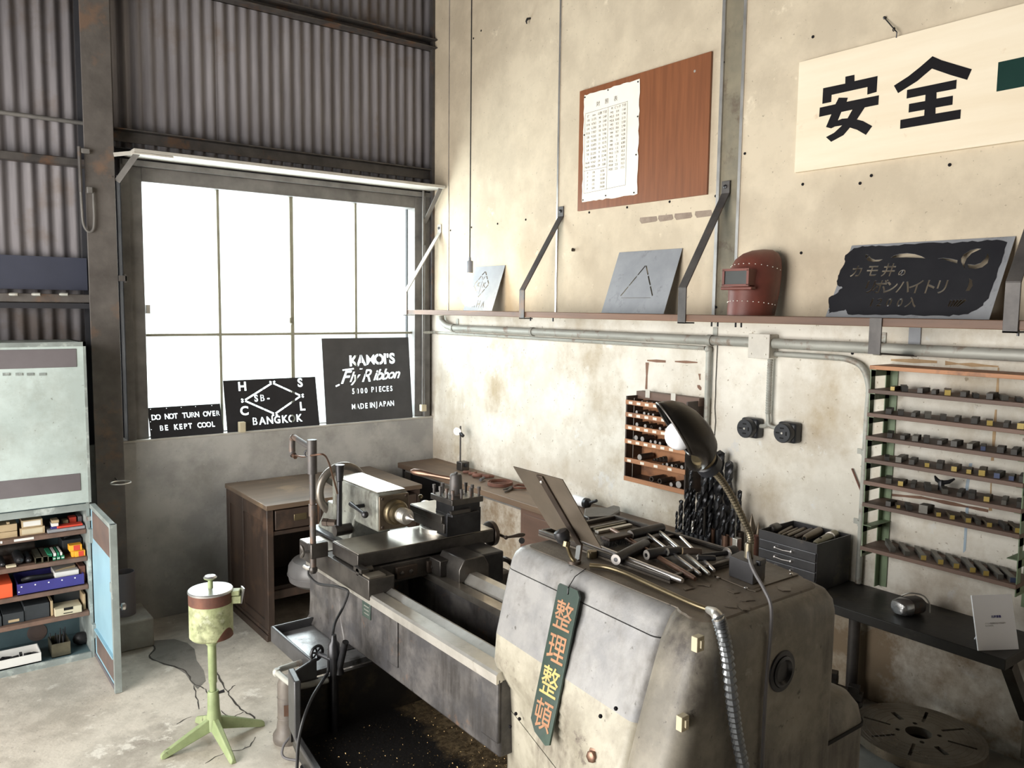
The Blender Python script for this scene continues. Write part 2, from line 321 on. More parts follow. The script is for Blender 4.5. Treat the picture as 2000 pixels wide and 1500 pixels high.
# ------------------------------------------------------------------ mesh building helpers
ORG = {}
def V(*a):
    return Vector(a)
class MB:
    def __init__(s):
        s.v, s.f = [], []
    def add(s, vs, fs):
        o = len(s.v)
        s.v += [Vector(q) for q in vs]
        s.f += [tuple(i + o for i in f) for f in fs]
        return s
    def box(s, a, b):
        x0, x1 = sorted((a[0], b[0])); y0, y1 = sorted((a[1], b[1])); z0, z1 = sorted((a[2], b[2]))
        return s.add([(x0, y0, z0), (x1, y0, z0), (x1, y1, z0), (x0, y1, z0), (x0, y0, z1), (x1, y0, z1), (x1, y1, z1), (x0, y1, z1)],
                     [(3, 2, 1, 0), (4, 5, 6, 7), (0, 1, 5, 4), (1, 2, 6, 5), (2, 3, 7, 6), (3, 0, 4, 7)])
    def bar(s, p0, p1, wd, th, up=(0, 0, 1)):
        """rectangular bar from p0 to p1, width wd across, thickness th along 'up'"""
        p0, p1 = Vector(p0), Vector(p1)
        d = (p1 - p0).normalized()
        sd = d.cross(Vector(up)).normalized()
        u = sd.cross(d)
        a, b = sd * wd / 2, u * th / 2
        return s.add([p0 - a - b, p0 + a - b, p0 + a + b, p0 - a + b, p1 - a - b, p1 + a - b, p1 + a + b, p1 - a + b],
                     [(0, 1, 2, 3), (7, 6, 5, 4), (4, 5, 1, 0), (5, 6, 2, 1), (6, 7, 3, 2), (7, 4, 0, 3)])
    def cyl(s, p0, p1, r0, r1=None, n=16):
        return s.tube([p0, p1], [r0, r0 if r1 is None else r1], n)
    def tube(s, pts, r, n=8, cap=True):
        pts = [Vector(p) for p in pts]
        rs = r if isinstance(r, (list, tuple)) else [r] * len(pts)
        t0 = (pts[1] - pts[0]).normalized()
        ref = Vector((0, 0, 1)) if abs(t0.z) < 0.9 else Vector((1, 0, 0))
        a = t0.cross(ref).normalized()
        o = len(s.v)
        for i, p in enumerate(pts):
            if i == 0:
                t = t0
            elif i == len(pts) - 1:
                t = (pts[-1] - pts[-2]).normalized()
            else:
                t = ((pts[i + 1] - p).normalized() + (p - pts[i - 1]).normalized())
                t = t.normalized() if t.length > 1e-6 else (pts[i + 1] - p).normalized()
            a = (a - t * a.dot(t))
            a = a.normalized() if a.length > 1e-6 else t.orthogonal().normalized()
            b = t.cross(a)
            for k in range(n):
                an = 2 * PI * k / n
                s.v.append(p + (a * math.cos(an) + b * math.sin(an)) * rs[i])
        for i in range(len(pts) - 1):
            for k in range(n):
                k2 = (k + 1) % n
                s.f.append((o + i * n + k, o + i * n + k2, o + (i + 1) * n + k2, o + (i + 1) * n + k))
        if cap:
            s.f.append(tuple(o + k for k in reversed(range(n))))
            s.f.append(tuple(o + (len(pts) - 1) * n + k for k in range(n)))
        return s
    def lathe(s, prof, org, axis=(0, 0, 1), n=24, closed=False):
        """prof: (radius, height) pairs turned about axis through org"""
        ax = Vector(axis).normalized()
        a = ax.orthogonal().normalized()
        b = ax.cross(a)
        o = len(s.v)
        org = Vector(org)
        for r, h in prof:
            for k in range(n):
                an = 2 * PI * k / n
                s.v.append(org + ax * h + (a * math.cos(an) + b * math.sin(an)) * max(r, 1e-5))
        m = len(prof)
        for i in range(m if closed else m - 1):
            j = (i + 1) % m
            for k in range(n):
                k2 = (k + 1) % n
                s.f.append((o + i * n + k, o + i * n + k2, o + j * n + k2, o + j * n + k))
        if not closed:
            if prof[0][0] > 1e-4:
                s.f.append(tuple(o + k for k in reversed(range(n))))
            if prof[-1][0] > 1e-4:
                s.f.append(tuple(o + (m - 1) * n + k for k in range(n)))
        return s
    def prism(s, poly, d):
        """polygon of 3d points pushed along d"""
        d = Vector(d)
        poly = [Vector(p) for p in poly]
        n = len(poly)
        return s.add(poly + [p + d for p in poly],
                     [tuple(reversed(range(n))), tuple(range(n, 2 * n))] + [(i, (i + 1) % n, (i + 1) % n + n, i + n) for i in range(n)])
    def loft(s, rings, cap=True):
        o = len(s.v)
        n = len(rings[0])
        for r in rings:
            s.v += [Vector(q) for q in r]
        for i in range(len(rings) - 1):
            for k in range(n):
                k2 = (k + 1) % n
                s.f.append((o + i * n + k, o + i * n + k2, o + (i + 1) * n + k2, o + (i + 1) * n + k))
        if cap:
            s.f.append(tuple(o + k for k in reversed(range(n))))
            s.f.append(tuple(o + (len(rings) - 1) * n + k for k in range(n)))
        return s
    def ball(s, c, r, sc_=(1, 1, 1), n=14):
        c = Vector(c)
        rings = []
        for i in range(1, n // 2):
            th = PI * i / (n // 2)
            rings.append([c + Vector((math.sin(th) * math.cos(2 * PI * k / n) * sc_[0], math.sin(th) * math.sin(2 * PI * k / n) * sc_[1], -math.cos(th) * sc_[2])) * r for k in range(n)])
        return s.loft(rings)
    def torus(s, c, axis, R, r, n=28, m=8):
        prof = [(R + r * math.cos(2 * PI * k / m), r * math.sin(2 * PI * k / m)) for k in range(m)]
        return s.lathe(prof, c, axis, n, closed=True)
    def xf(s, mat):
        s.v = [mat @ q for q in s.v]
        return s
    def mesh(s, name, sub, smooth):
        me = bpy.data.meshes.new(name)
        me.from_pydata([tuple(q - sub) for q in s.v], [], s.f)
        bm = bmesh.new()
        bm.from_mesh(me)
        bmesh.ops.recalc_face_normals(bm, faces=bm.faces)
        bm.to_mesh(me)
        bm.free()
        if smooth:
            for p in me.polygons:
                p.use_smooth = True
            me.set_sharp_from_angle(angle=math.radians(smooth))
        return me
    def build(s, name, mat, parent=None, bev=0, smooth=38, label=None, cat=None, group=None, kind=None, seg=2):
        if parent is not None:
            sub = ORG[parent]
        else:
            xs = [q.x for q in s.v]; ys = [q.y for q in s.v]; zs = [q.z for q in s.v]
            sub = Vector(((min(xs) + max(xs)) / 2, (min(ys) + max(ys)) / 2, min(zs)))
        me = s.mesh(name, sub, smooth)
        me.materials.append(MATS[mat])
        o = bpy.data.objects.new(name, me)
        col.objects.link(o)
        if parent is not None:
            o.parent = parent
        else:
            o.location = sub
        ORG[o] = sub
        if bev:
            b = o.modifiers.new('bevel', 'BEVEL')
            b.width = bev
            b.segments = seg
            b.limit_method = 'ANGLE'
            b.angle_limit = math.radians(40)
        tag(o, label, cat, group, kind)
        return o
def tag(o, label=None, cat=None, group=None, kind=None):
    for k, v in (('label', label), ('category', cat), ('group', group), ('kind', kind)):
        if v:
            o[k] = v
    return o
def thing(name, loc, label=None, cat=None, group=None, kind=None):
    o = bpy.data.objects.new(name, None)
    o.empty_display_size = 0.05
    col.objects.link(o)
    o.location = loc
    ORG[o] = Vector(loc)
    return tag(o, label, cat, group, kind)
def dup(o, loc, rot=None, label=None, parent=None):
    c = o.copy()
    col.objects.link(c)
    c.parent = parent
    if parent is None:
        c.location = loc
        if rot is not None:
            c.rotation_euler = rot
    if label:
        c['label'] = label
    for ch in o.children:
        dup(ch, None, parent=c)
    return c
def smooth_path(pts, k=6):
    """Catmull-Rom through the points"""
    p = [Vector(q) for q in pts]
    p = [2 * p[0] - p[1]] + p + [2 * p[-1] - p[-2]]
    out = []
    for i in range(1, len(p) - 2):
        for j in range(k):
            t = j / k
            a, b, c, d = p[i - 1], p[i], p[i + 1], p[i + 2]
            out.append(0.5 * ((2 * b) + (c - a) * t + (2 * a - 5 * b + 4 * c - d) * t * t + (3 * b - a - 3 * c + d) * t ** 3))
    out.append(p[-2])
    return out
ORDN = ['first', 'second', 'third', 'fourth', 'fifth', 'sixth', 'seventh', 'eighth', 'ninth', 'tenth', 'eleventh', 'twelfth', 'thirteenth', 'fourteenth', 'fifteenth', 'sixteenth']

# ------------------------------------------------------------------ lettering
def text_mesh(body, size, bold=0.0, shear=0.0, align='CENTER', spacing=1.0, line=1.0):
    c = bpy.data.curves.new('lettering', 'FONT')
    c.body = body
    c.size = size
    c.offset = bold
    c.shear = shear
    c.align_x = align
    c.align_y = 'CENTER'
    c.space_character = spacing
    c.space_line = line
    c.resolution_u = 4
    c.fill_mode = 'FRONT'
    o = bpy.data.objects.new('lettering', c)
    col.objects.link(o)
    dg = bpy.context.evaluated_depsgraph_get()
    me = bpy.data.meshes.new_from_object(o.evaluated_get(dg))
    vs = [v.co.copy() for v in me.vertices]
    fs = [tuple(p.vertices) for p in me.polygons]
    bpy.data.objects.remove(o)
    bpy.data.meshes.remove(me)
    return vs, fs
def text_loops(*a, **k):
    """closed outlines of the lettering, for cutting through a plate"""
    size = a[1]
    k = dict(k)
    k['bold'] = k.get('bold', 0) / size
    if a[0] in ('B', 'M', 'R'):
        k['bold'] = min(k['bold'], 0.006)
    vs, fs = text_mesh(a[0], 1.0, **k)
    key, ids, pos = {}, [], []
    for v in vs:
        q = (round(v.x, 5), round(v.y, 5))
        if q not in key:
            key[q] = len(pos)
            pos.append((v.x, v.y))
        ids.append(key[q])
    cnt = {}
    for f in fs:
        g = [ids[i] for i in f]
        for i in range(len(g)):
            e = (g[i], g[(i + 1) % len(g)])
            if e[0] != e[1]:
                cnt[e] = cnt.get(e, 0) + 1
    nxt = {}
    for (a_, b_) in cnt:
        if (b_, a_) not in cnt:
            nxt.setdefault(a_, []).append(b_)
    loops = []
    while nxt:
        st = next(iter(nxt))
        lp = [st]
        cur = nxt[st].pop()
        if not nxt[st]:
            del nxt[st]
        while cur != st and cur in nxt:
            lp.append(cur)
            n_ = nxt[cur].pop()
            if not nxt[cur]:
                del nxt[cur]
            cur = n_
        if len(lp) > 2:
            loops.append([(pos[i][0] * size, pos[i][1] * size) for i in lp])
    return loops
def quad(p0, p1, wd):
    """a straight slot as a loop"""
    a, b = Vector(p0), Vector(p1)
    d = (b - a).normalized()
    n_ = Vector((-d.y, d.x)) * wd / 2
    return [tuple(a + n_), tuple(b + n_), tuple(b - n_), tuple(a - n_)]
def inside(p, lp):
    c = False
    j = len(lp) - 1
    for i in range(len(lp)):
        (xi, yi), (xj, yj) = lp[i], lp[j]
        if (yi > p[1]) != (yj > p[1]) and p[0] < (xj - xi) * (p[1] - yi) / (yj - yi) + xi:
            c = not c
        j = i
    return c
def cut_plate(outer, holes, th):
    """flat plate in its own XZ plane (front at y=0, facing -y) with holes cut right through"""
    loops = [outer] + holes
    vs, es = [], []
    for lp in loops:
        o = len(vs)
        vs += [Vector(q) for q in lp]
        es += [(o + i, o + (i + 1) % len(lp)) for i in range(len(lp))]
    r = delaunay_2d_cdt(vs, es, [], 0, 1e-6)
    pv, tris = r[0], r[2]
    boxes = [(min(q[0] for q in l), max(q[0] for q in l), min(q[1] for q in l), max(q[1] for q in l)) for l in loops]
    keep = []
    for t in tris:
        c = (sum(pv[i].x for i in t) / len(t), sum(pv[i].y for i in t) / len(t))
        n = [k for k, l in enumerate(loops) if boxes[k][0] <= c[0] <= boxes[k][1] and boxes[k][2] <= c[1] <= boxes[k][3] and inside(c, l)]
        if 0 in n and len(n) % 2 == 1:
            keep.append(tuple(t))
    N = len(pv)
    V3 = [Vector((q.x, 0, q.y)) for q in pv] + [Vector((q.x, th, q.y)) for q in pv]
    F3 = list(keep) + [tuple(i + N for i in reversed(t)) for t in keep]
    ed = {(t[i], t[(i + 1) % len(t)]) for t in keep for i in range(len(t))}
    F3 += [(a_, a_ + N, b_ + N, b_) for a_, b_ in ed if (b_, a_) not in ed]
    return V3, F3
def shift(loops, dx, dy, sx=1, sy=1, rot=0):
    c, s_ = math.cos(rot), math.sin(rot)
    return [[(dx + sx * x * c - sy * y * s_, dy + sx * x * s_ + sy * y * c) for x, y in l] for l in loops]
def rect(x0, y0, x1, y1):
    return [(x0, y0), (x1, y0), (x1, y1), (x0, y1)]
def frame_m(o, ex, ez):
    """matrix that puts a plate's x along ex, its z along ez, its origin at o"""
    ex, ez = Vector(ex).normalized(), Vector(ez).normalized()
    ey = ez.cross(ex)
    m = Matrix((ex, ey, ez)).transposed().to_4x4()
    m.translation = Vector(o)
    return m
def letter_part(name, body, size, m4, mat, parent, off=0.0008, **k):
    """flat print: lettering in plate coordinates lifted a hair off the plate"""
    vs, fs = text_mesh(body, size, **k)
    mb = MB()
    mb.add([m4 @ Vector((v.x, -off, v.y)) for v in vs], fs)
    return mb.build(name, mat, parent, smooth=0)
# ================================================================== the setting
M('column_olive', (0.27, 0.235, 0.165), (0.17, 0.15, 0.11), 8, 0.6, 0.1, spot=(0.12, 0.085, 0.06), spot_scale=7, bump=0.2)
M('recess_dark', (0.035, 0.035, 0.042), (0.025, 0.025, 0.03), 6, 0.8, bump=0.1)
M('band_dark', (0.05, 0.055, 0.085), (0.04, 0.045, 0.07), 4, 0.6, bump=0.05)
M('roof', (0.09, 0.085, 0.08), None, 3, 0.9)
M('wall_far', (0.16, 0.15, 0.14), None, 3, 0.9)
def struct(name, mb, mat, parent=None, **k):
    return mb.build(name, mat, parent, kind='structure', **k)

struct('floor', MB().box((-6.4, -7.8, -0.1), (0.2, 0.4, 0.0)), 'floor', label='worn cracked concrete floor of the workshop', cat='floor')
struct('ceiling', MB().box((-6.4, -7.8, 4.6), (0.2, 0.4, 4.7)), 'roof', label='dark workshop roof above', cat='ceiling')
struct('wall_front', MB().box((-6.4, -7.8, 0), (0.2, -7.65, 4.6)), 'wall_far', label='plain grey wall at the far end of the workshop', cat='wall')
wl = MB()
wl.box((-4.9, -7.65, 0), (-4.75, -4.0, 4.6)).box((-4.9, -0.85, 0), (-4.75, 0.0, 4.6)).box((-4.9, -4.0, 2.8), (-4.75, -0.85, 4.6))
struct('wall_left', wl, 'wall_far', label='grey side wall with a wide open gateway', cat='wall')

# right wall: whitewashed plaster below, beige boards above the long shelf
wr = struct('wall_right', MB().box((0.0, -7.65, 0), (0.16, 0.3, 4.6)), 'plaster', label='stained whitewashed wall with beige boards above the long shelf', cat='wall')
for a, b in ((-0.03, -0.203), (-0.207, -1.279), (-1.291, -2.352), (-2.476, -3.62), (-3.63, -7.65)):
    MB().box((-0.012, a, 1.70), (0, b, 4.6)).build('wall_board', 'wall_board', wr, bev=0.001)
for y, wd in ((-1.285, 0.012), (-2.359, 0.016), (-2.469, 0.014), (-0.205, 0.005)):
    MB().box((-0.017, y - wd / 2, 1.71), (-0.0005, y + wd / 2, 4.6)).build('joint_strip', 'aluminium', wr)
MB().box((-0.008, -2.463, 1.70), (0, -2.365, 4.6)).build('steel_upright', 'column_olive', wr)
MB().box((-0.03, -0.03, 1.72), (0, 0.0, 4.6)).build('corner_angle', 'steel_dark', wr)
for x, y in ((1588, 72), (1702, 343), (1568, 360), (1855, 322), (1680, 358), (1151, 415), (1225, 405), (1308, 394), (1398, 383), (1413, 122), (972, 437), (1027, 429), (921, 444), (1665, 690),
             (1760, 520), (1565, 494), (940, 60), (925, 75), (1090, 440), (880, 450), (1398, 600), (1455, 300), (1450, 190)):
    p = P(x, y, 'x', -0.012 if y < 610 else 0)
    MB().lathe([(0.0062, 0), (0.006, 0.002), (0.003, 0.0035), (0, 0.0038)], p, (-1, 0, 0), 8).build('screw_head', 'ink', wr)
# chipped places where something once hung
def patch(pts, mat, x=-0.001, name='scar'):
    ps = [P(a, b, 'x', x) for a, b in pts]
    return MB().prism(ps, (0.0012, 0, 0)).build(name, mat, wr, smooth=0)
M('scar_tan', (0.50, 0.35, 0.20), (0.38, 0.25, 0.14), 20, 0.9, bump=0.3)
M('scar_brown', (0.26, 0.15, 0.10), (0.19, 0.11, 0.08), 20, 0.9, bump=0.3)
M('scar_mortar', (0.34, 0.27, 0.215), (0.26, 0.2, 0.16), 30, 0.95, bump=0.5)
M('drip_blue', (0.36, 0.46, 0.56), (0.45, 0.52, 0.58), 9, 0.7, bump=0)
for a, b in ((1250, 1284), (1286, 1315), (1318, 1352), (1358, 1391)):
    t0, t1 = (a - 1250) / 141, (b - 1250) / 141
    patch([(a, 425 - 16 * t0), (b - 2, 425 - 16 * t1 + 1), (b, 434 - 16 * t1), (b - 3, 436 - 14 * t1), (a + 3, 437 - 15 * t0), (a - 1, 431 - 15 * t0)], 'scar_mortar', -0.0128)
def framescar(p, mat):
    for i in range(len(p) - 1):
        (x0, y0), (x1, y1) = p[i], p[i + 1]
        n_ = max(2, int(math.hypot(x1 - x0, y1 - y0) / 22))
        hz = abs(x1 - x0) > abs(y1 - y0)
        top, bot = [], []
        for k in range(n_ + 1):
            t = k / n_
            x, y = x0 + (x1 - x0) * t, y0 + (y1 - y0) * t
            w1 = random.uniform(1.0, 4.5)
            top.append((x, y - w1) if hz else (x - w1, y))
            bot.append((x, y + w1) if hz else (x + w1, y))
        patch(top + bot[::-1], mat)
framescar([(1262, 760), (1264, 708)], 'scar_brown')
framescar([(1264, 704), (1300, 706)], 'scar_brown')
framescar([(1318, 706), (1362, 708)], 'scar_brown')
framescar([(1366, 730), (1367, 742)], 'scar_brown')
framescar([(1364, 752), (1368, 762)], 'scar_brown')
framescar([(1740, 703), (1830, 707)], 'scar_tan')
framescar([(1846, 709), (1950, 716)], 'scar_tan')
framescar([(1950, 718), (1947, 780)], 'scar_tan')
framescar([(1945, 800), (1938, 900)], 'scar_tan')
framescar([(1936, 930), (1934, 998)], 'scar_tan')
framescar([(1735, 966), (1800, 972), (1930, 998)], 'scar_brown')
patch([(1893, 905), (1899, 905), (1888, 975), (1884, 960)], 'drip_blue')
patch([(1886, 990), (1892, 990), (1886, 1075), (1881, 1080)], 'drip_blue')
# narrow cracks in the floor and the dark repair patch by the desk
M('crack', (0.06, 0.052, 0.045), (0.04, 0.035, 0.03), 9, 0.9, bump=0)
M('floor_patch', (0.24, 0.225, 0.20), (0.185, 0.17, 0.15), 5, 0.8, bump=0.4, spot=(0.15, 0.14, 0.12), spot_scale=5)
FL = bpy.data.objects['floor']
def crack(pts, wd=0.004):
    ps = smooth_path([P(a, b, 'z', 0.0) for a, b in pts], 4)
    ps = [q + V(random.uniform(-1, 1) * 0.004, random.uniform(-1, 1) * 0.006, 0) for q in ps]
    l, r = [], []
    for i, q in enumerate(ps):
        d = (ps[min(i + 1, len(ps) - 1)] - ps[max(i - 1, 0)]).normalized()
        n_ = V(-d.y, d.x, 0) * wd * random.uniform(0.3, 1.0)
        l.append(q + n_ + V(0, 0, 0.0008)); r.append(q - n_ + V(0, 0, 0.0008))
    mb = MB()
    for i in range(len(ps) - 1):
        mb.add([l[i], l[i + 1], r[i + 1], r[i]], [(0, 1, 2, 3)])
    return mb.build('crack', 'crack', FL, smooth=0)
MB().prism([P(a, b, 'z', 0.0003) for a, b in ((292, 1252), (300, 1266), (293, 1284), (312, 1295), (342, 1303), (362, 1316), (374, 1334), (386, 1346), (402, 1330), (398, 1310), (384, 1290), (380, 1268), (366, 1256), (340, 1248))], (0, 0, 0.0004)).build('repair_patch', 'floor_patch', FL, smooth=0)
crack([(290, 1250), (302, 1267), (293, 1285), (330, 1300), (362, 1310), (376, 1334), (398, 1345), (408, 1356)], 0.006)
crack([(424, 1314), (434, 1335), (445, 1352), (462, 1377), (478, 1390), (496, 1402), (505, 1416)], 0.005)
crack([(378, 1340), (384, 1362), (388, 1385)], 0.003)
crack([(445, 1352), (460, 1338)], 0.003)
crack([(432, 1388), (452, 1400), (475, 1390)], 0.003)
crack([(345, 1415), (372, 1400)], 0.003)
crack([(400, 1490), (440, 1470), (480, 1462), (500, 1440)], 0.003)

# back wall: concrete under the window, corrugated sheets above and left
wb = struct('wall_back', MB().box((-6.05, 0.0, 0), (0.0, 0.18, 1.006)), 'concrete', label='grey concrete wall below the window with corrugated sheets above', cat='wall')
def corr(x0, x1, z0, z1, y):
    n_ = int(round((x1 - x0) / 0.064 * 8))
    mb = MB()
    vs = []
    for i in range(n_ + 1):
        x = x0 + (x1 - x0) * i / n_
        vs += [(x, y + 0.010 * math.sin(2 * PI * x / 0.064), z0), (x, y + 0.010 * math.sin(2 * PI * x / 0.064), z1)]
    mb.add(vs, [(2 * i, 2 * i + 2, 2 * i + 3, 2 * i + 1) for i in range(n_)])
    o = mb.build('corrugated_sheet', 'corrugated', wb, smooth=60)
    s = o.modifiers.new('thick', 'SOLIDIFY')
    s.thickness = 0.001
    return o
for k, (a, b) in enumerate(((-2.02, -1.36), (-1.40, -0.70), (-0.74, 0.0))):
    corr(a, b, 2.42, 4.6, 0.045 - 0.0025 * (k % 2))
for k, (a, b) in enumerate(((-6.05, -4.75), (-4.79, -3.50), (-3.54, -2.90), (-2.94, -2.06))):
    corr(a, b, 1.0, 4.6, 0.045 - 0.0025 * (k % 2))
# dark infill beside and above the window
for a, b in (((-2.06, 0.13, 1.0), (-1.88, 0.15, 2.6)), ((-0.13, 0.13, 1.0), (0.0, 0.15, 2.6)), ((-2.06, 0.13, 2.45), (0.0, 0.15, 2.6))):
    MB().box(a, b).build('infill_panel', 'recess_dark', wb)
# girts
def girt(name, x0, x1, y, z, h, d, mat='steel_dark'):
    return MB().box((x0, y - d, z - 0.006), (x1, y, z)).box((x0, y - 0.006, z - h), (x1, y, z)).build(name, mat, wb, bev=0.001)
girt('girt', -1.97, 0.0, 0.03, 2.655, 0.06, 0.06)
girt('girt', -1.97, 0.0, 0.03, 2.56, 0.06, 0.04, 'recess_dark')
g = P(850, 95, 'y', -0.03)
MB().box((-1.97, -0.06, 3.42), (0, 0.03, 3.427)).box((-1.97, -0.06, 3.47), (0, 0.03, 3.477)).box((-1.97, 0.02, 3.42), (0, 0.03, 3.475)).build('girt', 'steel_dark', wb)
for y0 in (215, 297):
    z = P(60, y0 + 12, 'y', 0.0).z
    if y0 == 215:
        MB().cyl((-6.0, 0.0, z), (-2.06, 0.0, z), 0.011, n=10).build('rail_pipe', 'frame_grey', wb)
    else:
        MB().box((-6.0, -0.03, z - 0.02), (-2.06, 0.03, z + 0.02)).build('girt', 'steel_dark', wb, bev=0.004)
z0, z1 = P(60, 565, 'y', 0.01).z, P(60, 500, 'y', 0.01).z
MB().box((-6.0, 0.0, z0), (-2.09, 0.012, z1)).build('dark_band', 'band_dark', wb)

# long ledge strip of the concrete wall (the sill)
struct('trim_1', MB().box((-1.965, -0.006, 1.002), (0.0, 0.13, 1.014)), 'board_pale', bev=0.002, label='pale window sill strip along the concrete wall', cat='sill')

# ---------------------------------------------------------------- steel column left of the window
c = thing('steel_column', (-2.03, -0.03, 0), 'tall brown steel I-beam column standing between window and blue cabinet', 'column', kind='structure')
MB().box((-2.102, -0.11, 0), (-1.966, -0.098, 4.6)).build('flange', 'steel_column', c, bev=0.002)
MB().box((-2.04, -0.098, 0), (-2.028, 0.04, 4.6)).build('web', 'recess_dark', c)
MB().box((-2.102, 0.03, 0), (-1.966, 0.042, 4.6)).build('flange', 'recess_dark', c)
p = P(237, 544, 'y', -0.1)
MB().box((p.x - 0.015, -0.125, p.z - 0.014), (p.x + 0.02, -0.095, p.z + 0.014)).box((p.x + 0.014, -0.125, p.z - 0.02), (p.x + 0.02, -0.095, p.z + 0.02)).build('lug', 'steel_dark', c)
for x, y in ((219, 345), (204, 905)):
    MB().ball(P(x, y, 'y', -0.111), 0.004, n=8).build('bolt', 'steel_dark', c)

# hose loop and clamp hanging on the column
h = thing('hanging_hose', P(182, 455, 'y', -0.125), 'looped grey hose hanging on a clamp at the steel column', 'hose')
MB().tube(smooth_path([P(x, y, 'y', -0.125) for x, y in ((154, 300), (157, 360), (160, 410), (163, 438), (172, 452), (182, 448), (184, 425), (183, 400), (182, 375))]), 0.006, 8).build('hose', 'frame_grey', h)
MB().cyl(P(154, 286, 'y', -0.125), P(158, 375, 'y', -0.125), 0.009, n=8).build('rod', 'steel_dark', h)
a = P(166, 296, 'y', -0.11)
MB().box((a.x - 0.02, -0.135, a.z - 0.012), (a.x + 0.018, -0.112, a.z + 0.012)).build('clamp', 'frame_grey', h, bev=0.003)
a = P(173, 372, 'y', -0.11)
MB().box((a.x - 0.012, -0.14, a.z - 0.016), (a.x + 0.014, -0.112, a.z + 0.016)).build('clamp', 'frame_grey', h, bev=0.004)

# rail with four pipe stubs on the left bay
zr = P(60, 582, 'y', -0.06).z
r = thing('pipe_rail', (-2.6, -0.05, zr), 'brown steel rail with four short pipe stubs on the corrugated wall', 'rail')
MB().box((-5.0, -0.06, zr - 0.02), (-2.075, 0.0, zr + 0.022)).build('channel', 'steel_column', r, bev=0.003)
MB().box((-5.0, -0.06, zr - 0.05), (-2.09, 0.0, zr - 0.024)).build('under_rail', 'recess_dark', r)
for x in (26, 70, 124, 192):
    q = P(x, 575, 'y', -0.09)
    d = V(0.034, -0.012, 0)
    st = MB()
    st.lathe([(0.0, -0.02), (0.006, -0.018), (0.0085, -0.01), (0.0085, 0.012), (0.0085, 0.02), (0.0055, 0.02), (0.0055, 0.0), (0, 0.0)], q, d, 12)
    st.build('pipe_stub', 'conduit', r)
    MB().cyl(q, q + V(0, 0.05, 0), 0.004, n=6).build('stub_pin', 'steel_dark', r)

# ---------------------------------------------------------------- window
YG = 0.085
tl, tr_, bl, br = P(271, 353, 'y', YG), P(801, 411, 'y', YG), P(287, 852, 'y', YG), P(803, 812, 'y', YG)
wx0, wx1, wz0, wz1 = (tl.x + bl.x) / 2, (tr_.x + br.x) / 2, 1.02, (tl.z + tr_.z) / 2
win = thing('window_1', ((wx0 + wx1) / 2, YG, 1.0), 'large steel window with eight bright frosted panes', 'window', kind='structure')
fw = 0.075
MB().box((wx0 - fw, 0.03, 1.012), (wx0, 0.125, wz1 + fw)).build('frame_stile', 'frame_grey', win, bev=0.003)
MB().box((wx1, 0.03, 1.012), (wx1 + fw * 0.8, 0.125, wz1 + fw)).build('frame_stile', 'frame_grey', win, bev=0.003)
MB().box((wx0, 0.03, wz1), (wx1, 0.125, wz1 + fw)).build('frame_head', 'frame_grey', win, bev=0.003)
MB().box((wx0, 0.06, 1.0125), (wx1, 0.125, wz0)).build('frame_foot', 'frame_grey', win)
MB().box((wx0 - fw - 0.035, 0.0, 1.012), (wx0 - fw + 0.004, 0.1, wz1 + fw + 0.03)).build('outer_stile', 'frame_grey', win)
MB().box((wx1 + 0.06, 0.0, 1.012), (wx1 + 0.10, 0.1, wz1 + fw + 0.03)).build('outer_stile', 'frame_grey', win)
MB().box((wx0 - 0.1, -0.01, wz1 + fw), (wx1 + 0.1, 0.1, wz1 + fw + 0.028)).build('outer_head', 'frame_grey', win)
mx = [P(429, 651, 'y', YG).x, P(570, 651, 'y', YG).x, P(694, 651, 'y', YG).x]
zm = P(560, 652, 'y', YG).z
for i, x in enumerate(mx):
    t = 0.0075 if i != 1 else 0.011
    MB().box((x - t, 0.07, wz0), (x + t, 0.10, wz1)).build('mullion', 'bar_green', win, bev=0.001)
MB().box((wx0, 0.068, zm - 0.007), (wx1, 0.102, zm + 0.007)).build('transom', 'bar_green', win)
xs = [wx0] + mx + [wx1]
for i in range(4):
    for a, b in ((wz0, zm - 0.007), (zm + 0.007, wz1)):
        MB().box((xs[i] + 0.004, YG - 0.002, a), (xs[i + 1] - 0.004, YG + 0.002, b)).build('pane', 'window_glass', win)
q = P(287, 604, 'y', 0.05)
MB().box((q.x - 0.003, 0.045, q.z - 0.024), (q.x + 0.016, 0.075, q.z + 0.024)).build('latch', 'board_pale', win)
q = P(567, 630, 'y', 0.06)
MB().tube([q + V(0, 0, 0.03), q, q + V(0.004, -0.015, -0.012)], 0.005, 6).build('handle', 'bar_green', win)

# board jutting out above the window, with its struts
ab = struct('trim_2', MB().box((-1.89, -0.19, 2.515), (-0.03, 0.02, 2.532)), 'board_pale', bev=0.002, label='pale board jutting out above the window on two struts', cat='board')
def strut(p0, p1, mat='frame_grey', par=ab, wd=0.028, th=0.006, up=(0, 1, 0)):
    return MB().bar(p0, p1, wd, th, up).build('strut', mat, par)
strut(V(-1.87, -0.17, 2.512), V(-1.955, -0.10, 2.37))
strut(V(-0.05, -0.16, 2.512), V(-0.075, -0.0, 2.30))
MB().box((-1.89, -0.19, 2.505), (-1.70, -0.12, 2.513)).build('end_plate', 'jbox', ab)
MB().bar(V(-0.075, -0.004, 2.33), V(-0.075, -0.004, 2.16), 0.02, 0.006, (0, 1, 0)).build('strut', 'frame_grey', ab)
MB().bar(V(-1.97, -0.115, 2.50), V(-1.86, -0.15, 2.52), 0.02, 0.004, (0, 1, 0)).build('strut', 'board_pale', ab)

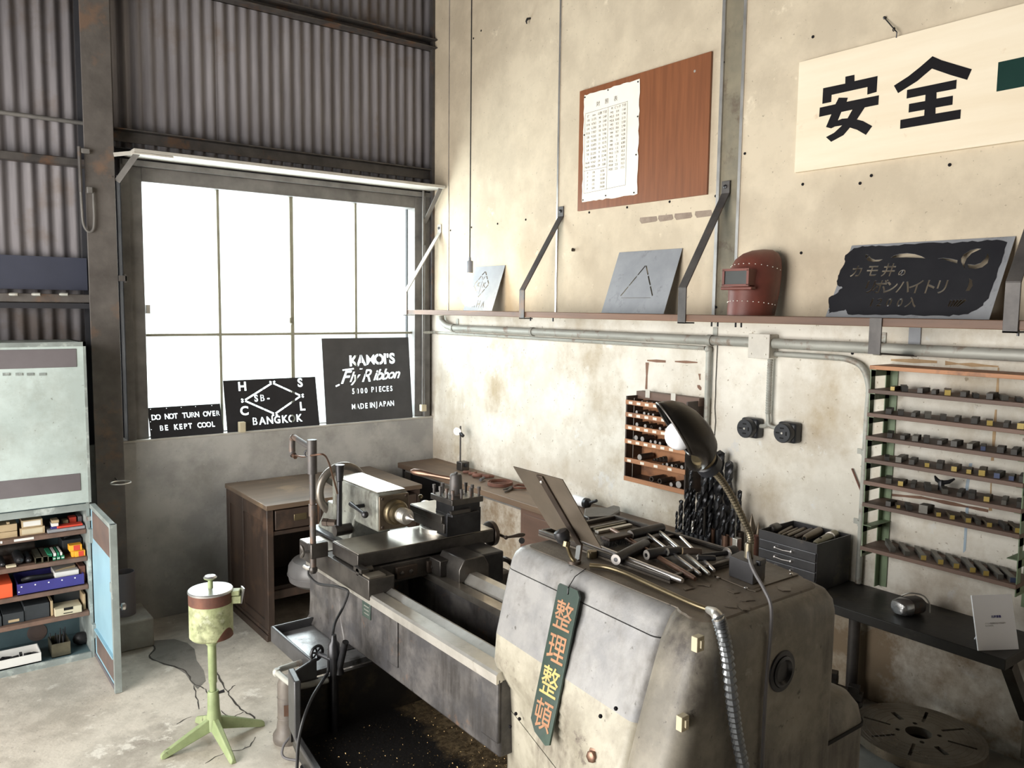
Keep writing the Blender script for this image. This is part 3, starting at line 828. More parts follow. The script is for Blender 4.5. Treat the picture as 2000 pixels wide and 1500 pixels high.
# thin conduit down beside the window with a little wooden switch block
t = thing('switch_conduit', P(826, 800, 'y', -0.02), 'thin conduit pipe beside the window ending in a small cream switch block', 'conduit')
pa, pb = P(826, 372, 'y', -0.02), P(826, 790, 'y', -0.02)
MB().cyl(V(pb.x, -0.02, pa.z), pb, 0.0075, n=10).build('pipe', 'frame_grey', t)
MB().box((pb.x - 0.018, -0.04, pb.z - 0.045), (pb.x + 0.018, -0.005, pb.z)).build('switch_block', 'card_cream', t, bev=0.003)
# ================================================================== things on the right wall
SZ = 1.733           # top of the long shelf
SX = -0.27           # its front edge
sh = thing('wall_shelf', (-0.14, -2.4, SZ - 0.03), 'long narrow brown wooden shelf running along the right wall', 'shelf')
for a, b in ((-0.10, -1.33), (-1.333, -2.41), (-2.413, -4.6)):
    MB().box((SX, a, SZ - 0.028), (-0.0125, b, SZ)).build('board', 'wood_shelf', sh, bev=0.002)
for yb, zt in ((-0.098, 2.24), (-1.318, 2.245), (-2.403, 2.255), (P(1976, 620, 'x', SX).y, 2.25)):
    mb = MB()
    pts = [V(-0.016, yb, zt + 0.05), V(-0.016, yb, zt), V(SX - 0.004, yb, 1.845), V(SX - 0.004, yb, SZ - 0.034), V(SX + 0.05, yb, SZ - 0.034)]
    for i in range(len(pts) - 1):
        d = (pts[i + 1] - pts[i]).normalized() * 0.003
        mb.bar(pts[i] - d, pts[i + 1] + d, 0.042, 0.006, V(d.z, 0, -d.x))
    br_ = mb.build('bracket', 'steel_dark' if yb < -0.5 else 'board_pale', sh, bev=0.001)
    MB().lathe([(0.009, 0), (0.009, 0.004), (0.005, 0.006)], V(-0.02, yb, zt + 0.028), (-1, 0, 0), 6).build('bolt', 'iron_black', br_)
for x in (1036, 1080, 1390, 1402, 1437, 1448, 1990):
    q = P(x, 628, 'x', SX + 0.02)
    MB().cyl(V(q.x, q.y, SZ - 0.046), V(q.x, q.y, SZ - 0.028), 0.004, n=6).build('screw_tip', 'iron_black', sh)
# U-shaped hanger under the shelf
q0, q1 = P(1712, 626, 'x', SX), P(1790, 636, 'x', -0.01)
u = thing('drop_bracket', V(-0.14, q0.y, 1.56), 'brown U-shaped iron strap hanging below the shelf over the conduit', 'bracket')
yb = q0.y
MB().bar(V(SX - 0.003, yb, SZ - 0.0), V(SX - 0.003, yb, 1.615), 0.042, 0.006, (1, 0, 0)).build('front_strap', 'steel_dark', u)
MB().bar(V(SX - 0.006, yb, 1.615), V(-0.022, yb, 1.60), 0.042, 0.006, (0, 0, 1)).build('bottom_strap', 'steel_dark', u)
MB().bar(V(-0.003, yb, SZ - 0.03), V(-0.003, yb, 1.60), 0.042, 0.006, (1, 0, 0)).build('back_strap', 'zinc', u)

# ---------------------------------------------------------------- plates leaning on the shelf
LEAN = 0.10
def lean_matrix(y_left, wd, ht, xb=-0.135, z0=SZ):
    """plate standing on the shelf at xb, its top touching the wall boards; local x runs along -y"""
    xt = -0.0165
    ez = V(xt - xb, 0, math.sqrt(max(ht * ht - (xt - xb) ** 2, 0.01)))
    return frame_m(V(xb, y_left - wd / 2, z0 + 0.001), (0, -1, 0), ez)
def plate_thing(name, label, cat, m4, outer, holes, th, mat, bars=()):
    o = thing(name, m4.translation, label, cat)
    vs, fs = cut_plate(outer, holes, th)
    mb = MB().add([m4 @ q for q in vs], fs)
    mb.build('plate', mat, o, smooth=0)
    if bars:
        for (x0, y0, x1, y1) in bars:
            b = MB()
            b.add([m4 @ q for q in (V(x0, 0, y0), V(x1, 0, y0), V(x1, 0, y1), V(x0, 0, y1), V(x0, th, y0), V(x1, th, y0), V(x1, th, y1), V(x0, th, y1))],
                  [(0, 1, 2, 3), (7, 6, 5, 4), (0, 4, 5, 1), (1, 5, 6, 2), (2, 6, 7, 3), (3, 7, 4, 0)])
            b.build('stencil_bridge', mat, o, smooth=0)
    return o
def dashes(p0, p1, n_, wd, gap=0.22):
    a, b = Vector(p0), Vector(p1)
    return [quad(a + (b - a) * ((i + gap / 2) / n_), a + (b - a) * ((i + 1 - gap / 2) / n_), wd) for i in range(n_)]

# small plate behind the bulb: diamond with letters and NAHA below
yl = P(929, 525, 'x', -0.03).y + 0.015
wd, ht = 0.30, 0.285
m4 = lean_matrix(yl, wd, ht, -0.11)
cx_, cz_ = -0.035, 0.168
dmd = [(cx_, cz_ + 0.085), (cx_ + 0.075, cz_), (cx_, cz_ - 0.085), (cx_ - 0.075, cz_)]
holes = []
for i in range(4):
    holes += dashes(dmd[i], dmd[(i + 1) % 4], 3, 0.008)
holes += shift(text_loops('K', 0.046, bold=0.0006), cx_ - 0.030, cz_ - 0.002) + shift(text_loops('K', 0.046, bold=0.0006), cx_ + 0.030, cz_ - 0.006)
holes += [quad((cx_ - 0.016, cz_ + 0.052), (cx_ - 0.002, cz_ + 0.028), 0.005), quad((cx_ + 0.016, cz_ + 0.052), (cx_ + 0.003, cz_ + 0.032), 0.005), quad((cx_, cz_ + 0.02), (cx_, cz_ - 0.06), 0.005)]
for i, ch in enumerate('NAHA'):
    holes += shift(text_loops(ch, 0.062, bold=0.0004), cx_ - 0.066 + i * 0.047, 0.04, 0.8, 1)
plate_thing('stencil_plate', 'small pale zinc stencil plate with diamond and NAHA behind the bulb', 'stencil plate', m4, rect(-wd / 2, 0, wd / 2, ht), holes, 0.0015, 'zinc',
            [(cx_ - 0.066 + i * 0.047 - 0.0025, 0.02, cx_ - 0.066 + i * 0.047 + 0.0025, 0.065) for i in (1, 3)])
# middle plate: triangle
yl = P(1190, 555, 'x', -0.08).y
wd, ht = 0.405, 0.32
m4 = lean_matrix(yl, wd, ht, -0.13)
tri = [(0.005, 0.245), (0.105, 0.085), (-0.105, 0.085)]
holes = dashes(tri[0], tri[1], 3, 0.007, 0.12) + dashes(tri[2], tri[0], 3, 0.007, 0.12) + dashes((-0.1, 0.078), (0.1, 0.078), 1, 0.002, 0.05)
plate_thing('stencil_plate', 'square grey zinc plate with cut triangle leaning between shelf brackets', 'stencil plate', m4, rect(-wd / 2, 0, wd / 2, ht), holes, 0.0015, 'zinc')

# big stencil with the fly ribbon and katakana
yl = P(1642, 550, 'x', -0.08).y
wd, ht = 0.56, 0.308
m4 = lean_matrix(yl, wd, ht, -0.17)
def arc(c_, r_, a0, a1, n_=16):
    return [(c_[0] + r_ * math.cos(math.radians(a0 + (a1 - a0) * i / n_)), c_[1] + r_ * math.sin(math.radians(a0 + (a1 - a0) * i / n_))) for i in range(n_ + 1)]
holes = []
def px2(x, y):      # photo crop coordinates -> plate coordinates
    u = (x - 860 - (577 - y) * 0.10) / (1850 - 850)
    top = 115 - 55 * u
    bot = 580 + 12 * u
    return ((u - 0.5) * wd, (bot - y) / (bot - top) * ht)
def hole(pts):
    holes.append([px2(*q) for q in pts])
hole([(1020, 172), (1045, 178), (1030, 200)])
hole([(1035, 205), (1050, 185), (1070, 200), (1100, 210), (1152, 206), (1130, 220), (1090, 224), (1055, 218)])
hole([(1197, 198), (1215, 182), (1250, 170), (1300, 166), (1350, 172), (1395, 186), (1425, 202), (1380, 198), (1300, 194), (1240, 196)])
hole([(1493, 203), (1530, 198), (1580, 204), (1618, 214), (1620, 236), (1580, 224), (1540, 210)])
hole([(1740, 140), (1715, 138), (1680, 148), (1645, 175), (1635, 200), (1640, 225), (1672, 275), (1662, 240), (1668, 205), (1690, 170)])
hole([(1780, 168), (1792, 200), (1790, 235), (1765, 262), (1730, 272), (1690, 266), (1680, 240), (1720, 245), (1750, 232), (1770, 205)])
hole([(1705, 330), (1725, 345), (1734, 380), (1722, 412), (1700, 415), (1708, 385), (1710, 355)])
for i in range(5):
    hole([(1625 + i * 20, 470 - i * 2), (1637 + i * 20, 474), (1628 + i * 12, 515), (1620 + i * 12, 510)])
def kata(body, x, y, size, sx=0.9, sp=1.0):
    q = px2(x, y)
    holes.extend(shift(text_loops(body, size * 1.05, bold=0.0011), q[0], q[1], sx, 1))
for ch, x, y, s in (('カ', 992, 292, 0.052), ('モ', 1097, 288, 0.054), ('井', 1207, 283, 0.054), ('の', 1297, 297, 0.030)):
    kata(ch, x, y, s)
for ch, x in (('リ', 1112), ('ボ', 1178), ('ン', 1245), ('ハ', 1330), ('イ', 1405), ('ト', 1485), ('リ', 1560)):
    kata(ch, x, 393, 0.060, 0.85)
for ch, x in (('1', 1150), ('2', 1200), ('0', 1262), ('0', 1330), ('入', 1400)):
    kata(ch, x, 490, 0.042, 0.9)
big = plate_thing('stencil_plate', 'wide black painted stencil plate with katakana and ribbon cut-outs beside the red mask', 'stencil plate', m4, rect(-wd / 2, 0, wd / 2, ht), holes, 0.0015, 'zinc',
                  [(px2(x, 490)[0] - 0.0015, px2(x, 515)[1], px2(x, 490)[0] + 0.0015, px2(x, 465)[1]) for x in (1262, 1330)] + [(px2(1297, 297)[0] - 0.0015, px2(1297, 312)[1], px2(1297, 297)[0] + 0.0015, px2(1297, 280)[1])])
# brushed-on black paint, same cut-outs
random.seed(3)
rp = []
edge = [(880, 180), (930, 135), (1000, 118), (1100, 120), (1200, 112), (1330, 108), (1450, 92), (1560, 100), (1680, 92), (1790, 84), (1870, 95), (1868, 200), (1850, 330), (1830, 460), (1800, 520), (1740, 560), (1640, 570), (1500, 572), (1330, 568), (1150, 570), (1010, 566), (990, 535), (930, 550), (880, 555), (865, 520), (845, 460), (900, 420), (925, 390), (880, 375), (865, 320), (890, 240)]
for i, q in enumerate(edge):
    nx = edge[(i + 1) % len(edge)]
    for k in range(4):
        t_ = k / 4
        rp.append(px2(q[0] + (nx[0] - q[0]) * t_ + random.uniform(-5, 5), q[1] + (nx[1] - q[1]) * t_ + random.uniform(-5, 5)))
vs, fs = cut_plate(rp, holes, 0.0006)
MB().add([m4 @ (q + V(0, -0.0007, 0)) for q in vs], fs).build('black_paint', 'zinc_painted', big, smooth=0)
random.seed(7)

# ---------------------------------------------------------------- welding mask
ym = P(1472, 560, 'x', -0.12).y
mk = thing('welding_mask', (-0.12, ym, SZ), 'dark red riveted welding mask with small window standing on the shelf', 'welding mask')
def mask_ring(z, rx, ry, tilt):
    # opening towards +y/+x (back), face towards -x/+y
    ring = []
    for k in range(25):
        a = math.radians(-128 + 256 * k / 24)
        ring.append(V(math.cos(a) * rx, math.sin(a) * ry, 0) + V(tilt, 0, z))
    return ring
RZ = Matrix.Rotation(math.radians(180 + 4), 3, 'Z')
lv = [(0.0, 0.104, 0.088, 0.016), (0.05, 0.108, 0.092, 0.006), (0.10, 0.108, 0.097, 0.0), (0.15, 0.108, 0.100, -0.004), (0.19, 0.102, 0.099, -0.010), (0.225, 0.085, 0.092, -0.022), (0.25, 0.058, 0.074, -0.038), (0.264, 0.028, 0.045, -0.05), (0.268, 0.004, 0.008, -0.058)]
outer_r = [mask_ring(*l) for l in lv]
inner_r = [[V(q.x * 0.965 + (0 if i < 5 else -0.001), q.y * 0.965, q.z * 0.985) for q in r] for i, r in enumerate(outer_r)]
mb = MB()
n_ = 25
def T(q):
    return V(-0.118, ym, SZ + 0.001) + RZ @ q
vsr = []
for r in outer_r + inner_r:
    vsr += [T(q) for q in r]
fs = []
L_ = len(lv)
for i in range(L_ - 1):
    for k in range(n_ - 1):
        fs.append((i * n_ + k, i * n_ + k + 1, (i + 1) * n_ + k + 1, (i + 1) * n_ + k))
        o_ = L_ * n_
        fs.append((o_ + i * n_ + k + 1, o_ + i * n_ + k, o_ + (i + 1) * n_ + k, o_ + (i + 1) * n_ + k + 1))
    for k in (0, n_ - 1):
        fs.append((i * n_ + k, (i + 1) * n_ + k, L_ * n_ + (i + 1) * n_ + k, L_ * n_ + i * n_ + k))
for k in range(n_ - 1):
    fs.append((k, k + 1, L_ * n_ + k + 1, L_ * n_ + k))
mb.add(vsr, fs).build('shell', 'mask_red', mk, smooth=60)
def on_mask(a_deg, z, off=0.0):
    for i in range(L_ - 1):
        if lv[i][0] <= z <= lv[i + 1][0]:
            t_ = (z - lv[i][0]) / (lv[i + 1][0] - lv[i][0])
            rx, ry, tl_ = [lv[i][j] + (lv[i + 1][j] - lv[i][j]) * t_ for j in (1, 2, 3)]
            a = math.radians(a_deg)
            return T(V(math.cos(a) * (rx + off) + tl_, math.sin(a) * (ry + off), z))
for k in range(17):
    a = -100 + 200 * k / 16
    MB().ball(on_mask(a, 0.045 + 0.012 * math.cos(math.radians(a)), 0.0005), 0.0028, n=6).build('rivet', 'rivet', mk)
for k in range(15):
    a = -100 + 200 * k / 14
    MB().ball(on_mask(a, 0.185 + 0.02 * math.cos(math.radians(a)) , 0.0005), 0.0028, n=6).build('rivet', 'rivet', mk)
# window box on the face
def F(u, v, d_):     # u across face, v up, d out
    return T(V(0.098 + d_, u, 0.148 + v))
def fbox(u0, u1, v0, v1, d0, d1):
    vs = [F(u0, v0, d0), F(u1, v0, d0), F(u1, v1, d0), F(u0, v1, d0), F(u0, v0, d1), F(u1, v0, d1), F(u1, v1, d1), F(u0, v1, d1)]
    return MB().add(vs, [(0, 1, 2, 3), (7, 6, 5, 4), (0, 4, 5, 1), (1, 5, 6, 2), (2, 6, 7, 3), (3, 7, 4, 0)])
hs = fbox(-0.058, 0.058, -0.032, 0.032, -0.03, 0.03).build('window_housing', 'mask_red', mk, bev=0.003)
fr = fbox(-0.060, 0.060, 0.026, 0.035, 0.028, 0.038)
for q in ((-0.060, 0.060, -0.035, -0.026), (-0.060, -0.050, -0.03, 0.03), (0.050, 0.060, -0.03, 0.03)):
    k_ = fbox(*q, 0.028, 0.038)
    fr.add(k_.v, k_.f)
fr.build('window_frame', 'mask_red', hs)
fbox(-0.051, 0.051, -0.027, 0.027, 0.0301, 0.033).build('dark_glass', 'glass_dark', hs)
fbox(-0.07, 0.07, -0.048, -0.036, 0.0, 0.032).build('ledge', 'mask_red', mk, bev=0.003)
fbox(-0.074, -0.060, -0.01, 0.03, -0.01, 0.02).build('clip', 'iron_black', mk, bev=0.002)
kb = on_mask(-100, 0.125, 0.004)
MB().ball(kb, 0.016, n=10).build('side_knob', 'mask_red', mk)

# ---------------------------------------------------------------- plywood notice board with its table of sizes
bd = thing('notice_board', (-0.014, -1.865, 2.265), 'brown plywood board on the wall carrying an old paper table', 'board')
y0, y1, z0, z1 = P(1131, 300, 'x', -0.02).y, P(1386, 240, 'x', -0.02).y, P(1126, 413, 'x', -0.02).z, P(1135, 178, 'x', -0.02).z
MB().box((-0.024, y0, z0), (-0.0125, y1, z1)).build('panel', 'plywood', bd, bev=0.001)
MB().lathe([(0.006, 0), (0.006, 0.001)], P(1357, 139, 'x', -0.0242), (-1, 0, 0), 10).build('nail', 'rivet', bd)
pp = thing('paper_table', (-0.026, -1.66, 2.32), 'torn cream paper with a printed size table pinned to brown board', 'paper')
ya, yb_, za, zb = P(1139, 290, 'x', -0.026).y, P(1247, 270, 'x', -0.026).y, P(1138, 395, 'x', -0.026).z, P(1143, 186, 'x', -0.026).z
W_, H_ = ya - yb_, zb - za
random.seed(11)
ol = []
for (a, b) in (((0, 0), (1, 0)), ((1, 0), (1, 1)), ((1, 1), (0, 1)), ((0, 1), (0, 0))):
    for k in range(18):
        t_ = k / 18
        ol.append(((a[0] + (b[0] - a[0]) * t_) * W_ + random.uniform(-0.003, 0.003), (a[1] + (b[1] - a[1]) * t_) * H_ + random.uniform(-0.003, 0.003)))
mp = frame_m(V(-0.0265, ya, za), (0, -1, 0), (0, 0, 1))
vs, fs = cut_plate(ol, [], 0.0008)
MB().add([mp @ q for q in vs], fs).build('sheet', 'paper', pp, smooth=0)
def pl(u, v):
    return (u * W_, v * H_)
def pline(u0, v0, u1, v1, wd_=0.0016):
    q = quad(pl(u0, v0), pl(u1, v1), wd_)
    MB().add([mp @ V(x, -0.0009, z) for x, z in q], [(0, 1, 2, 3)]).build('ruled_line', 'ink_grey', pp, smooth=0)
for a in ((0.03, 0.08, 0.03, 0.82), (0.80, 0.10, 0.80, 0.84), (0.46, 0.08, 0.46, 0.83), (0.03, 0.825, 0.80, 0.835), (0.03, 0.08, 0.80, 0.10), (0.03, 0.29, 0.46, 0.29)):
    pline(*a)
def ptxt(body, u, v, size, mat='ink_grey', align='CENTER', line=1.0):
    q = pl(u, v)
    mm = mp @ Matrix.Translation(V(q[0], 0, q[1]))
    letter_part('printed_text', body, size, mm, mat, pp, off=0.0012, align=align, line=line)
for ch, u in (('対', 0.27), ('照', 0.43), ('表', 0.59)):
    ptxt(ch, u, 0.885 + (u - 0.43) * 0.01, 0.027, 'ink_grey')
rowsL = [('E"', 'mm', '山数', '下径'), ('1/8', '3.175', '40', '2.60'), ('3/16', '4.763', '24', '3.60'), ('1/4', '6.350', '20', '5.10'), ('5/16', '7.937', '18', '6.50'), ('3/8', '9.525', '16', '7.90'), ('1/2', '12.700', '12', '10.75'), ('5/8', '15.875', '11', '13.75'), ('3/4', '19.050', '10', '16.75'), ('7/8', '22.225', '9', '19.50'), ('1', '25.400', '8', '22.40'), ('No8', '4.163', '24', '3.70'), ('No10', '4.826', '24', '3.80')]
rowsR = [('M', 'ピッチ', '下径'), ('M2', '0.4', '1.60'), ('M2.3', '0.4', '1.90'), ('M2.6', '0.45', '2.15'), ('M3', '0.5', '2.50'), ('M3.5', '0.6', '2.90'), ('M4', '0.7', '3.30'), ('M5', '0.8', '4.20'), ('M6', '1', '5.00'), ('M8', '1.25', '6.80'), ('M10', '1.5', '8.50'), ('M12', '1.75', '10.3'), ('M14', '2', '12.0'), ('M16', '2', '14.0'), ('M18', '2.5', '15.5'), ('M20', '2.5', '17.5')]
rowsB = [('P', '1/8', '8.50'), ('P', '1/4', '11.50'), ('P', '3/8', '15.00'), ('P', '1/2', '18.50'), ('P', '3/4', '24.00')]
for j, u in enumerate((0.09, 0.20, 0.31, 0.40)):
    ptxt('\n'.join(r_[j] for r_ in rowsL), u, 0.557, 0.0155, line=0.0365 * H_ * 1.0 / 0.0155 * 1.08)
for j, u in enumerate((0.53, 0.63, 0.74)):
    ptxt('\n'.join(r_[j] for r_ in rowsR), u, 0.535, 0.0155, line=0.0365 * H_ / 0.0155 * 1.0)
for j, u in enumerate((0.10, 0.21, 0.38)):
    ptxt('\n'.join(r_[j] for r_ in rowsB), u, 0.19, 0.0155, line=0.0365 * H_ / 0.0155)
for u, v in ((0.02, 0.98), (0.45, 0.985), (0.97, 0.98), (0.98, 0.68), (0.97, 0.35), (0.95, 0.02), (0.45, 0.03), (0.02, 0.02), (0.02, 0.63)):
    q = pl(u, v)
    MB().lathe([(0.0045, 0), (0.003, 0.003), (0, 0.0036)], mp @ V(q[0], -0.0006, q[1]), (-1, 0, 0), 8).build('tack', 'iron_black', pp)

# ---------------------------------------------------------------- safety sign
random.seed(5)
sg = thing('safety_sign', (-0.014, -3.3, 2.30), 'pale wooden safety sign with large black painted characters', 'sign')
zt_, zb_ = P(1566, 122, 'x', -0.02).z, P(1552, 338, 'x', -0.02).z
ys0 = P(1559, 230, 'x', -0.02).y
MB().box((-0.03, ys0, zb_), (-0.0125, ys0 - 1.55, zt_)).build('board', 'wood_pale', sg, bev=0.001)
def spx(x, y, sx=0.24):      # crop pixel of the sign -> point on the board face
    return P(1520 + x * sx, y * sx, 'x', -0.0308)
def painted(pts, mat='ink', name='brush_stroke'):
    ps = [spx(*q) + V(-0.001 if name == 'counter' else 0, 0, 0) for q in pts]
    MB().prism(ps, (0.0006, 0, 0)).build(name, mat, sg, smooth=0)
painted([(365, 718), (545, 680), (546, 624), (620, 608), (620, 660), (808, 618), (800, 748), (724, 770), (726, 708), (434, 772), (430, 830), (358, 845)])
painted([(338, 876), (465, 848), (492, 795), (566, 795), (556, 828), (819, 775), (814, 852), (704, 874), (640, 972), (690, 985), (765, 1026), (713, 1098), (640, 1056), (583, 1038), (530, 1100), (430, 1154), (388, 1116), (455, 1080), (520, 1020), (460, 1030), (430, 1045), (388, 1034), (432, 930), (332, 952)])
painted([(515, 912), (604, 893), (565, 963), (520, 966), (487, 980)], 'wood_pale', 'counter')
painted([(1255, 457), (1330, 490), (1575, 563), (1537, 650), (1400, 610), (1250, 558), (1130, 660), (975, 758), (941, 697), (1060, 620), (1160, 540)])
painted([(1048, 732), (1452, 648), (1447, 722), (1288, 752), (1287, 802), (1421, 778), (1417, 852), (1280, 876), (1279, 925), (1486, 890), (1481, 966), (991, 1049), (994, 976), (1187, 941), (1190, 893), (1060, 916), (1064, 846), (1195, 822), (1198, 771), (1044, 802)])
gz0, gz1 = spx(1780, 745).z, spx(1788, 508).z
gy = spx(1784, 620).y
MB().box((-0.0314, gy, gz0), (-0.0302, gy - 0.28, gz1)).build('green_bar', 'ink_green', sg, smooth=0)
a, b, c_ = spx(850, 138), spx(945, 240), spx(960, 298)
MB().tube([V(-0.02, a.y, a.z), V(-0.03, b.y, b.z), V(-0.035, (b.y + c_.y) / 2 - 0.008, (b.z + c_.z) / 2), V(-0.03, c_.y, c_.z - 0.004)], 0.0022, 6).build('hanging_wire', 'iron_black', sg)
MB().ball(V(-0.018, a.y, a.z), 0.006, n=8).build('nail', 'iron_black', sg)
MB().torus(V(-0.034, b.y, b.z), (0, 1, 0.3), 0.006, 0.0018, 10, 5).build('wire_loop', 'iron_black', sg)

# hooks and lumps left on the wall
hk = P(1036, 36, 'x', -0.012)
MB().tube([hk, hk + V(-0.02, 0.0, -0.006), hk + V(-0.026, 0.004, -0.02), hk + V(-0.02, 0.006, -0.032)], [0.006, 0.007, 0.005, 0.003], 6).build('wall_hook', 'iron_black', label='small black iron hook high on the beige wall board', cat='hook')
hk = P(1121, 489, 'x', -0.012)
MB().tube([hk, hk + V(-0.012, -0.004, 0.004), hk + V(-0.02, -0.009, -0.004)], [0.007, 0.0085, 0.005], 8).build('wall_plug', 'iron_brown', label='stubby brown peg in the wall above the triangle plate', cat='peg')

# ---------------------------------------------------------------- pendant bulb
bx = P(917, 580, 'x', -0.27)
pn = thing('pendant_lamp', bx, 'bare glowing bulb hanging on a black cord by the window corner', 'lamp')
MB().cyl(V(bx.x, bx.y, bx.z + 0.20), V(bx.x, bx.y, 4.6), 0.0035, n=8).build('cord', 'rubber', pn)
MB().lathe([(0.004, 0.228), (0.007, 0.222), (0.008, 0.205), (0.019, 0.204), (0.0195, 0.14), (0.016, 0.135)], bx, n=16).build('socket', 'zinc', pn)
MB().lathe([(0.014, 0.135), (0.014, 0.10), (0.013, 0.085), (0.017, 0.065), (0.03, 0.045), (0.043, 0.02), (0.0475, -0.005), (0.043, -0.03), (0.03, -0.045), (0.012, -0.052), (0, -0.053)], bx, n=20).build('bulb', 'bulb_glow', pn)

# ---------------------------------------------------------------- conduits
cz = P(1440, 664, 'x', -0.035).z
zc = (P(900, 643, 'x', -0.035).z + P(1990, 690, 'x', -0.035).z) / 2
e0 = P(846, 615, 'x', -0.035)
cn = thing('conduit_pipe', (-0.035, -2.0, zc), 'thick painted conduit pipe running along the wall under the shelf', 'conduit')
y0 = P(888, 640, 'x', -0.035).y
jb0, jb1 = P(1469, 680, 'x', -0.04).y, P(1509, 680, 'x', -0.04).y
MB().tube(smooth_path([V(-0.035, y0 + 0.165, zc + 0.075), V(-0.035, y0 + 0.163, zc + 0.06), V(-0.035, y0 + 0.15, zc + 0.04), V(-0.035, y0 + 0.09, zc + 0.012), V(-0.035, y0, zc), V(-0.035, y0 - 0.1, zc)]) + [V(-0.035, jb0, zc)], 0.021, 14).build('pipe', 'conduit', cn)
MB().cyl(V(-0.035, jb1, zc), V(-0.035, -5.2, zc), 0.021, n=14).build('pipe', 'conduit', cn)
def strap(yy, x=-0.035, z=None, r_=0.0235, par=cn, tab=True):
    z = zc if z is None else z
    mb = MB().lathe([(r_, -0.012), (r_ + 0.002, -0.012), (r_ + 0.002, 0.012), (r_, 0.012)], V(x, yy, z), (0, 1, 0), 14, closed=True)
    if tab:
        mb.box((-0.006, yy - 0.012, z + r_ - 0.004), (-0.001, yy + 0.012, z + r_ + 0.034))
    mb.build('strap', 'conduit', par)
for x in (885, 1388, 1716):
    strap(P(x, 655, 'x', -0.035).y)
strap(P(1040, 645, 'x', -0.035).y, tab=False)
tn = thing('thin_conduit', (-0.015, -1.2, zc - 0.05), 'thin grey conduit pipe just below the thick one', 'conduit')
zt2 = P(1100, 664, 'x', -0.015).z
yt = P(1386, 685, 'x', -0.02).y
cy0 = P(826, 645, 'y', -0.02)
MB().tube([V(cy0.x, -0.02, zt2), V(-0.015, -0.03, zt2), V(-0.015, yt + 0.03, zt2)], 0.009, 8).build('pipe', 'conduit', tn)
MB().ball(V(-0.018, yt + 0.008, zt2 - 0.004), 0.018, n=10).build('elbow', 'conduit', tn)
MB().cyl(V(-0.018, yt + 0.005, zt2), V(-0.018, yt + 0.005, 0.75), 0.013, n=10).build('drop_pipe', 'conduit', tn)
MB().tube([V(-0.004, yt - 0.03 + 0.004 * random.uniform(-1, 1), zc - k_ * 0.06) for k_ in range(0, 14)], 0.0016, 5).build('loose_wire', 'rubber', tn)
# junction box and what leaves it
jb = thing('junction_box', (-0.03, (jb0 + jb1) / 2, zc - 0.06), 'square chipped cream junction box on the conduit', 'junction box')
MB().box((-0.062, jb0, zc - 0.062), (-0.001, jb1, zc + 0.036)).build('body', 'jbox', jb, bev=0.005)
MB().box((-0.066, jb0 + 0.002, zc - 0.064), (-0.0615, jb1 - 0.002, zc + 0.038)).build('cover', 'jbox', jb, bev=0.004)
for a, b in ((0.85, 0.85), (0.15, 0.15), (0.15, 0.85), (0.85, 0.15)):
    MB().lathe([(0.004, 0), (0.003, 0.003)], V(-0.066, jb0 + (jb1 - jb0) * a, zc - 0.06 + 0.094 * b), (-1, 0, 0), 8).build('screw', 'rivet', jb)
q1 = P(1655, 702, 'x', -0.02)
q2 = P(1697, 752, 'x', -0.02)
bn = thing('bent_conduit', (-0.02, q2.y, 0.75), 'conduit pipe bending down from junction box beside the green rack', 'conduit')
zz = P(1560, 694, 'x', -0.02).z
MB().tube([V(-0.02, jb1, zz)] + smooth_path([V(-0.02, q1.y + 0.06, zz), V(-0.02, q1.y, zz - 0.004), V(-0.02, q2.y + 0.03, zz - 0.03), V(-0.02, q2.y, zz - 0.10), V(-0.02, q2.y, zz - 0.2)]) + [V(-0.02, q2.y, 0.725)], 0.0115, 10).build('pipe', 'conduit', bn)
for z_ in (zz - 0.35, zz - 0.62):
    MB().lathe([(0.013, -0.01), (0.0145, -0.01), (0.0145, 0.01), (0.013, 0.01)], V(-0.02, q2.y, z_), (0, 0, 1), 12, closed=True).box((-0.006, q2.y, z_ - 0.01), (-0.001, q2.y + 0.04, z_ + 0.01)).build('strap', 'conduit', bn)
# drop to the two outlets
od = P(1503, 720, 'x', -0.03)
zo = P(1500, 832, 'x', -0.03).z
dp = thing('outlet_feed', (-0.03, od.y, zo), 'flexible feed pipe dropping from the junction box to two outlets', 'conduit')
rr_ = []
path = []
nseg = 44
za_, zb2 = zc - 0.066, zo + 0.05
for k in range(nseg + 1):
    path.append(V(-0.028, od.y, za_ + (zb2 - za_) * k / nseg))
    rr_.append(0.0115 if k % 2 else 0.0095)
MB().tube(path, rr_, 10).build('flexible_pipe', 'conduit', dp)
o1, o2 = P(1462, 836, 'x', -0.05), P(1535, 845, 'x', -0.05)
MB().tube(smooth_path([V(-0.028, od.y, zb2), V(-0.028, od.y - 0.002, zo + 0.015), V(-0.028, od.y + 0.014, zo - 0.002), V(-0.028, o1.y - 0.03, zo - 0.006)]), 0.009, 8).build('elbow', 'conduit', dp)
MB().tube(smooth_path([V(-0.028, od.y, zo + 0.02), V(-0.028, od.y - 0.014, zo + 0.0), V(-0.028, o2.y + 0.03, zo - 0.004)]), 0.009, 8).build('elbow', 'conduit', dp)
